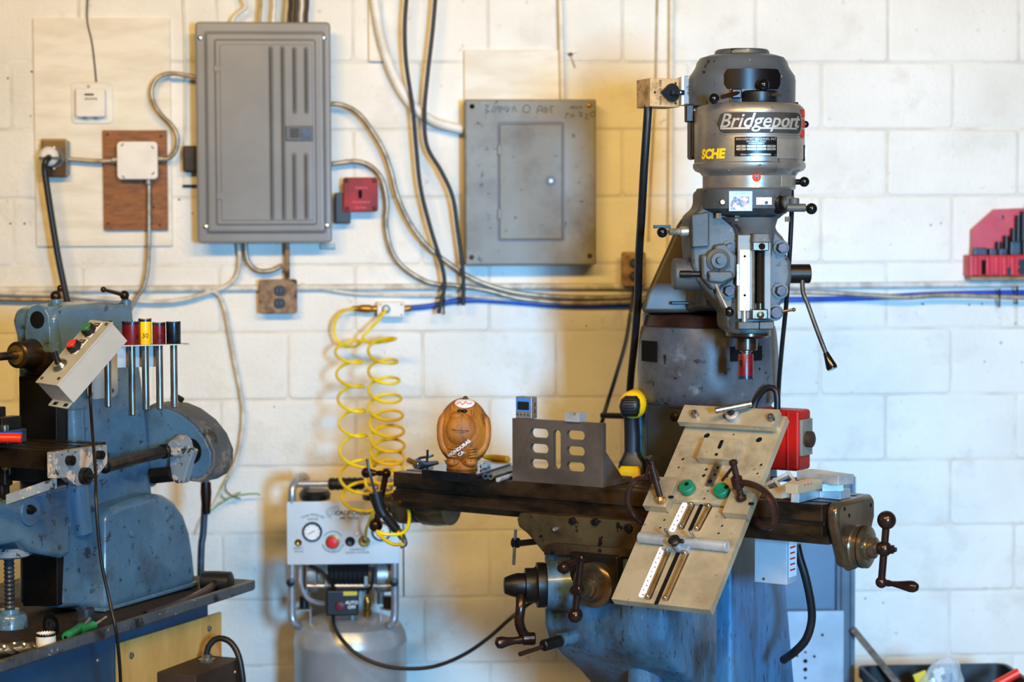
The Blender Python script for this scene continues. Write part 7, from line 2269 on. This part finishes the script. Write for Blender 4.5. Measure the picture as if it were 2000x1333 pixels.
obj('handle', G().loft([dl(884, 1235, 15, 19, 12), dl(850, 1235, 15, 18, 12, 0.002), dl(820, 1234, 14.5, 18, 12, 0.005), dl(806, 1234, 15, 20, 12, 0.006)]), 'drill_black', t)
hc_ = V((dxp(1238), DY, dz(790)))
A = hc_ + f_ * 0.045
g = G().lathe([(18 * ds_, 0.004), (25 * ds_, 0.012), (28 * ds_, 0.025), (28 * ds_, 0.10), (22 * ds_, 0.125), (14 * ds_, 0.15)], A, -f_, 30)
hs2 = obj('motor_housing', g, 'drill_yellow', t)
loops = [dl(811, 1235, 15, 12, 8, 0.035), dl(804, 1236, 18, 14, 9, 0.04), dl(790, 1236, 20.5, 14, 10, 0.045), dl(778, 1237, 18, 13, 10, 0.043), dl(771, 1238, 11, 8, 6, 0.04)]
rc = obj('rear_cap', G().loft(loops), 'drill_black', hs2)
for k in range(6):
    y = 778 + k * 5
    obj('grip_rib', G().tube([V((dxp(1236), DY, dz(y))) + f_ * (0.045 + 14.4 * ds_) + s_ * (q * ds_) - f_ * (abs(q) / 15) ** 3 * 0.006 for q in (-14, -7, 0, 7, 14)], 0.0014, 6), 'drill_black', rc)
for k in range(4):
    q = hc_ + f_ * 0.01 + s_ * (27.8 * ds_) - Z * (0.008 - 0.006 * k)
    obj('vent_slot', G().box(q, (0.002, 0.022, 0.0025), (s_, f_, Z)), 'pit', hs2)
A = hc_ - f_ * 0.10
obj('chuck', G().lathe([(16 * ds_, 0), (16 * ds_, 0.03), (8 * ds_, 0.05)], A, -f_, 24), 'drill_black', t)

# ---- aluminium bars stacked at the right end of the table
def bar(x0, y0, x1, y1, z, w_, h, label, tilt=0.0, m='alu_bright', cut=None):
    """bar whose lower front edge runs between two pixels at height z above the table"""
    A, B = PZ(x0, y0, TZ + z), PZ(x1, y1, TZ + z)
    d = (B - A)
    L = d.length
    d = d.normalized()
    b = Z.cross(d)
    u = (Z + d * tilt).normalized()
    g = G().hexa([A, B, B + b * w_, A + b * w_, A + u * h, B + u * h, B + b * w_ + u * h, A + b * w_ + u * h])
    o = obj('aluminium_bar', g, m, bevel=0.0008)
    tag(o, label, 'metal bar', 'aluminium bars on the table')
    return o, A, d, b, L
bar(1600, 973, 1641, 977, 0.001, 0.045, 0.022, 'bottom aluminium bar under the stack at the table end')
bar(1606, 961, 1648, 960, 0.024, 0.035, 0.018, 'short aluminium bar in the middle of the stack')
o, A, d, b, L = bar(1556, 938, 1637, 949, 0.044, 0.05, 0.022, 'large aluminium bar on top of the stack at the table end')
bar(1560, 983, 1607, 971, 0.001, 0.02, 0.028, 'bright aluminium bar leaning at the front of the stack', 0.1)
o, A, d, b, L = bar(1528, 975, 1585, 962, 0.012, 0.035, 0.02, 'long aluminium bar with red ink marks beside the stack', 0.0, 'jig_alu')
o, A, d, b, L = bar(1557, 966, 1606, 955, 0.034, 0.03, 0.022, 'notched aluminium block with red writing lying on the long bar', 0.0, 'jig_alu')
for k in range(3):
    obj('red_mark', G().box(A + d * (L * (0.3 + 0.12 * k)) + Z * 0.017 - b * 0.0003, (0.006, 0.0006, 0.003), (d, b, (Z + d * 0.5))), 'red_ink', o)
# open frame piece leaning on the pile
A2 = PZ(1505, 966, TZ + 0.009)
A1 = P(1496, 950, A2.y + 0.02)
B1, B2 = P(1541, 924, A2.y + 0.025), P(1552, 942, A2.y + 0.005)
d = (B2 - A2).normalized()
L = (B2 - A2).length
b = A1 - A2
b = (b - d * b.dot(d))
wb = b.length
b = b.normalized()
u = d.cross(b).normalized()
t = thing('frame_piece', 'open ladder-shaped aluminium piece leaning beside the red box', 'metal part', A2 - Z * 0.008)
for q in (0.0, wb):
    obj('rail', G().box(A2 + d * (L / 2) + b * q, (L, 0.008, 0.014), (d, b, u)), 'alu_bright', t, bevel=0.0008)
for q in (0.0, 0.42, 1.0):
    obj('crosspiece', G().box(A2 + d * (L * q) + b * (wb / 2), (0.008, wb + 0.010, 0.016), (d, b, u)), 'alu_bright', t, bevel=0.0008)
# blue rag strip behind
A = PZ(1500, 938, TZ + 0.006) + V((0, 0.03, 0))
tag(obj('blue_pen', G().cyl(A, A + e1 * 0.11 - e2 * 0.02, 0.006, n=12, ch=0.001), 'blue_hose'), 'blue marker lying behind the ladder-shaped aluminium piece', 'marker')
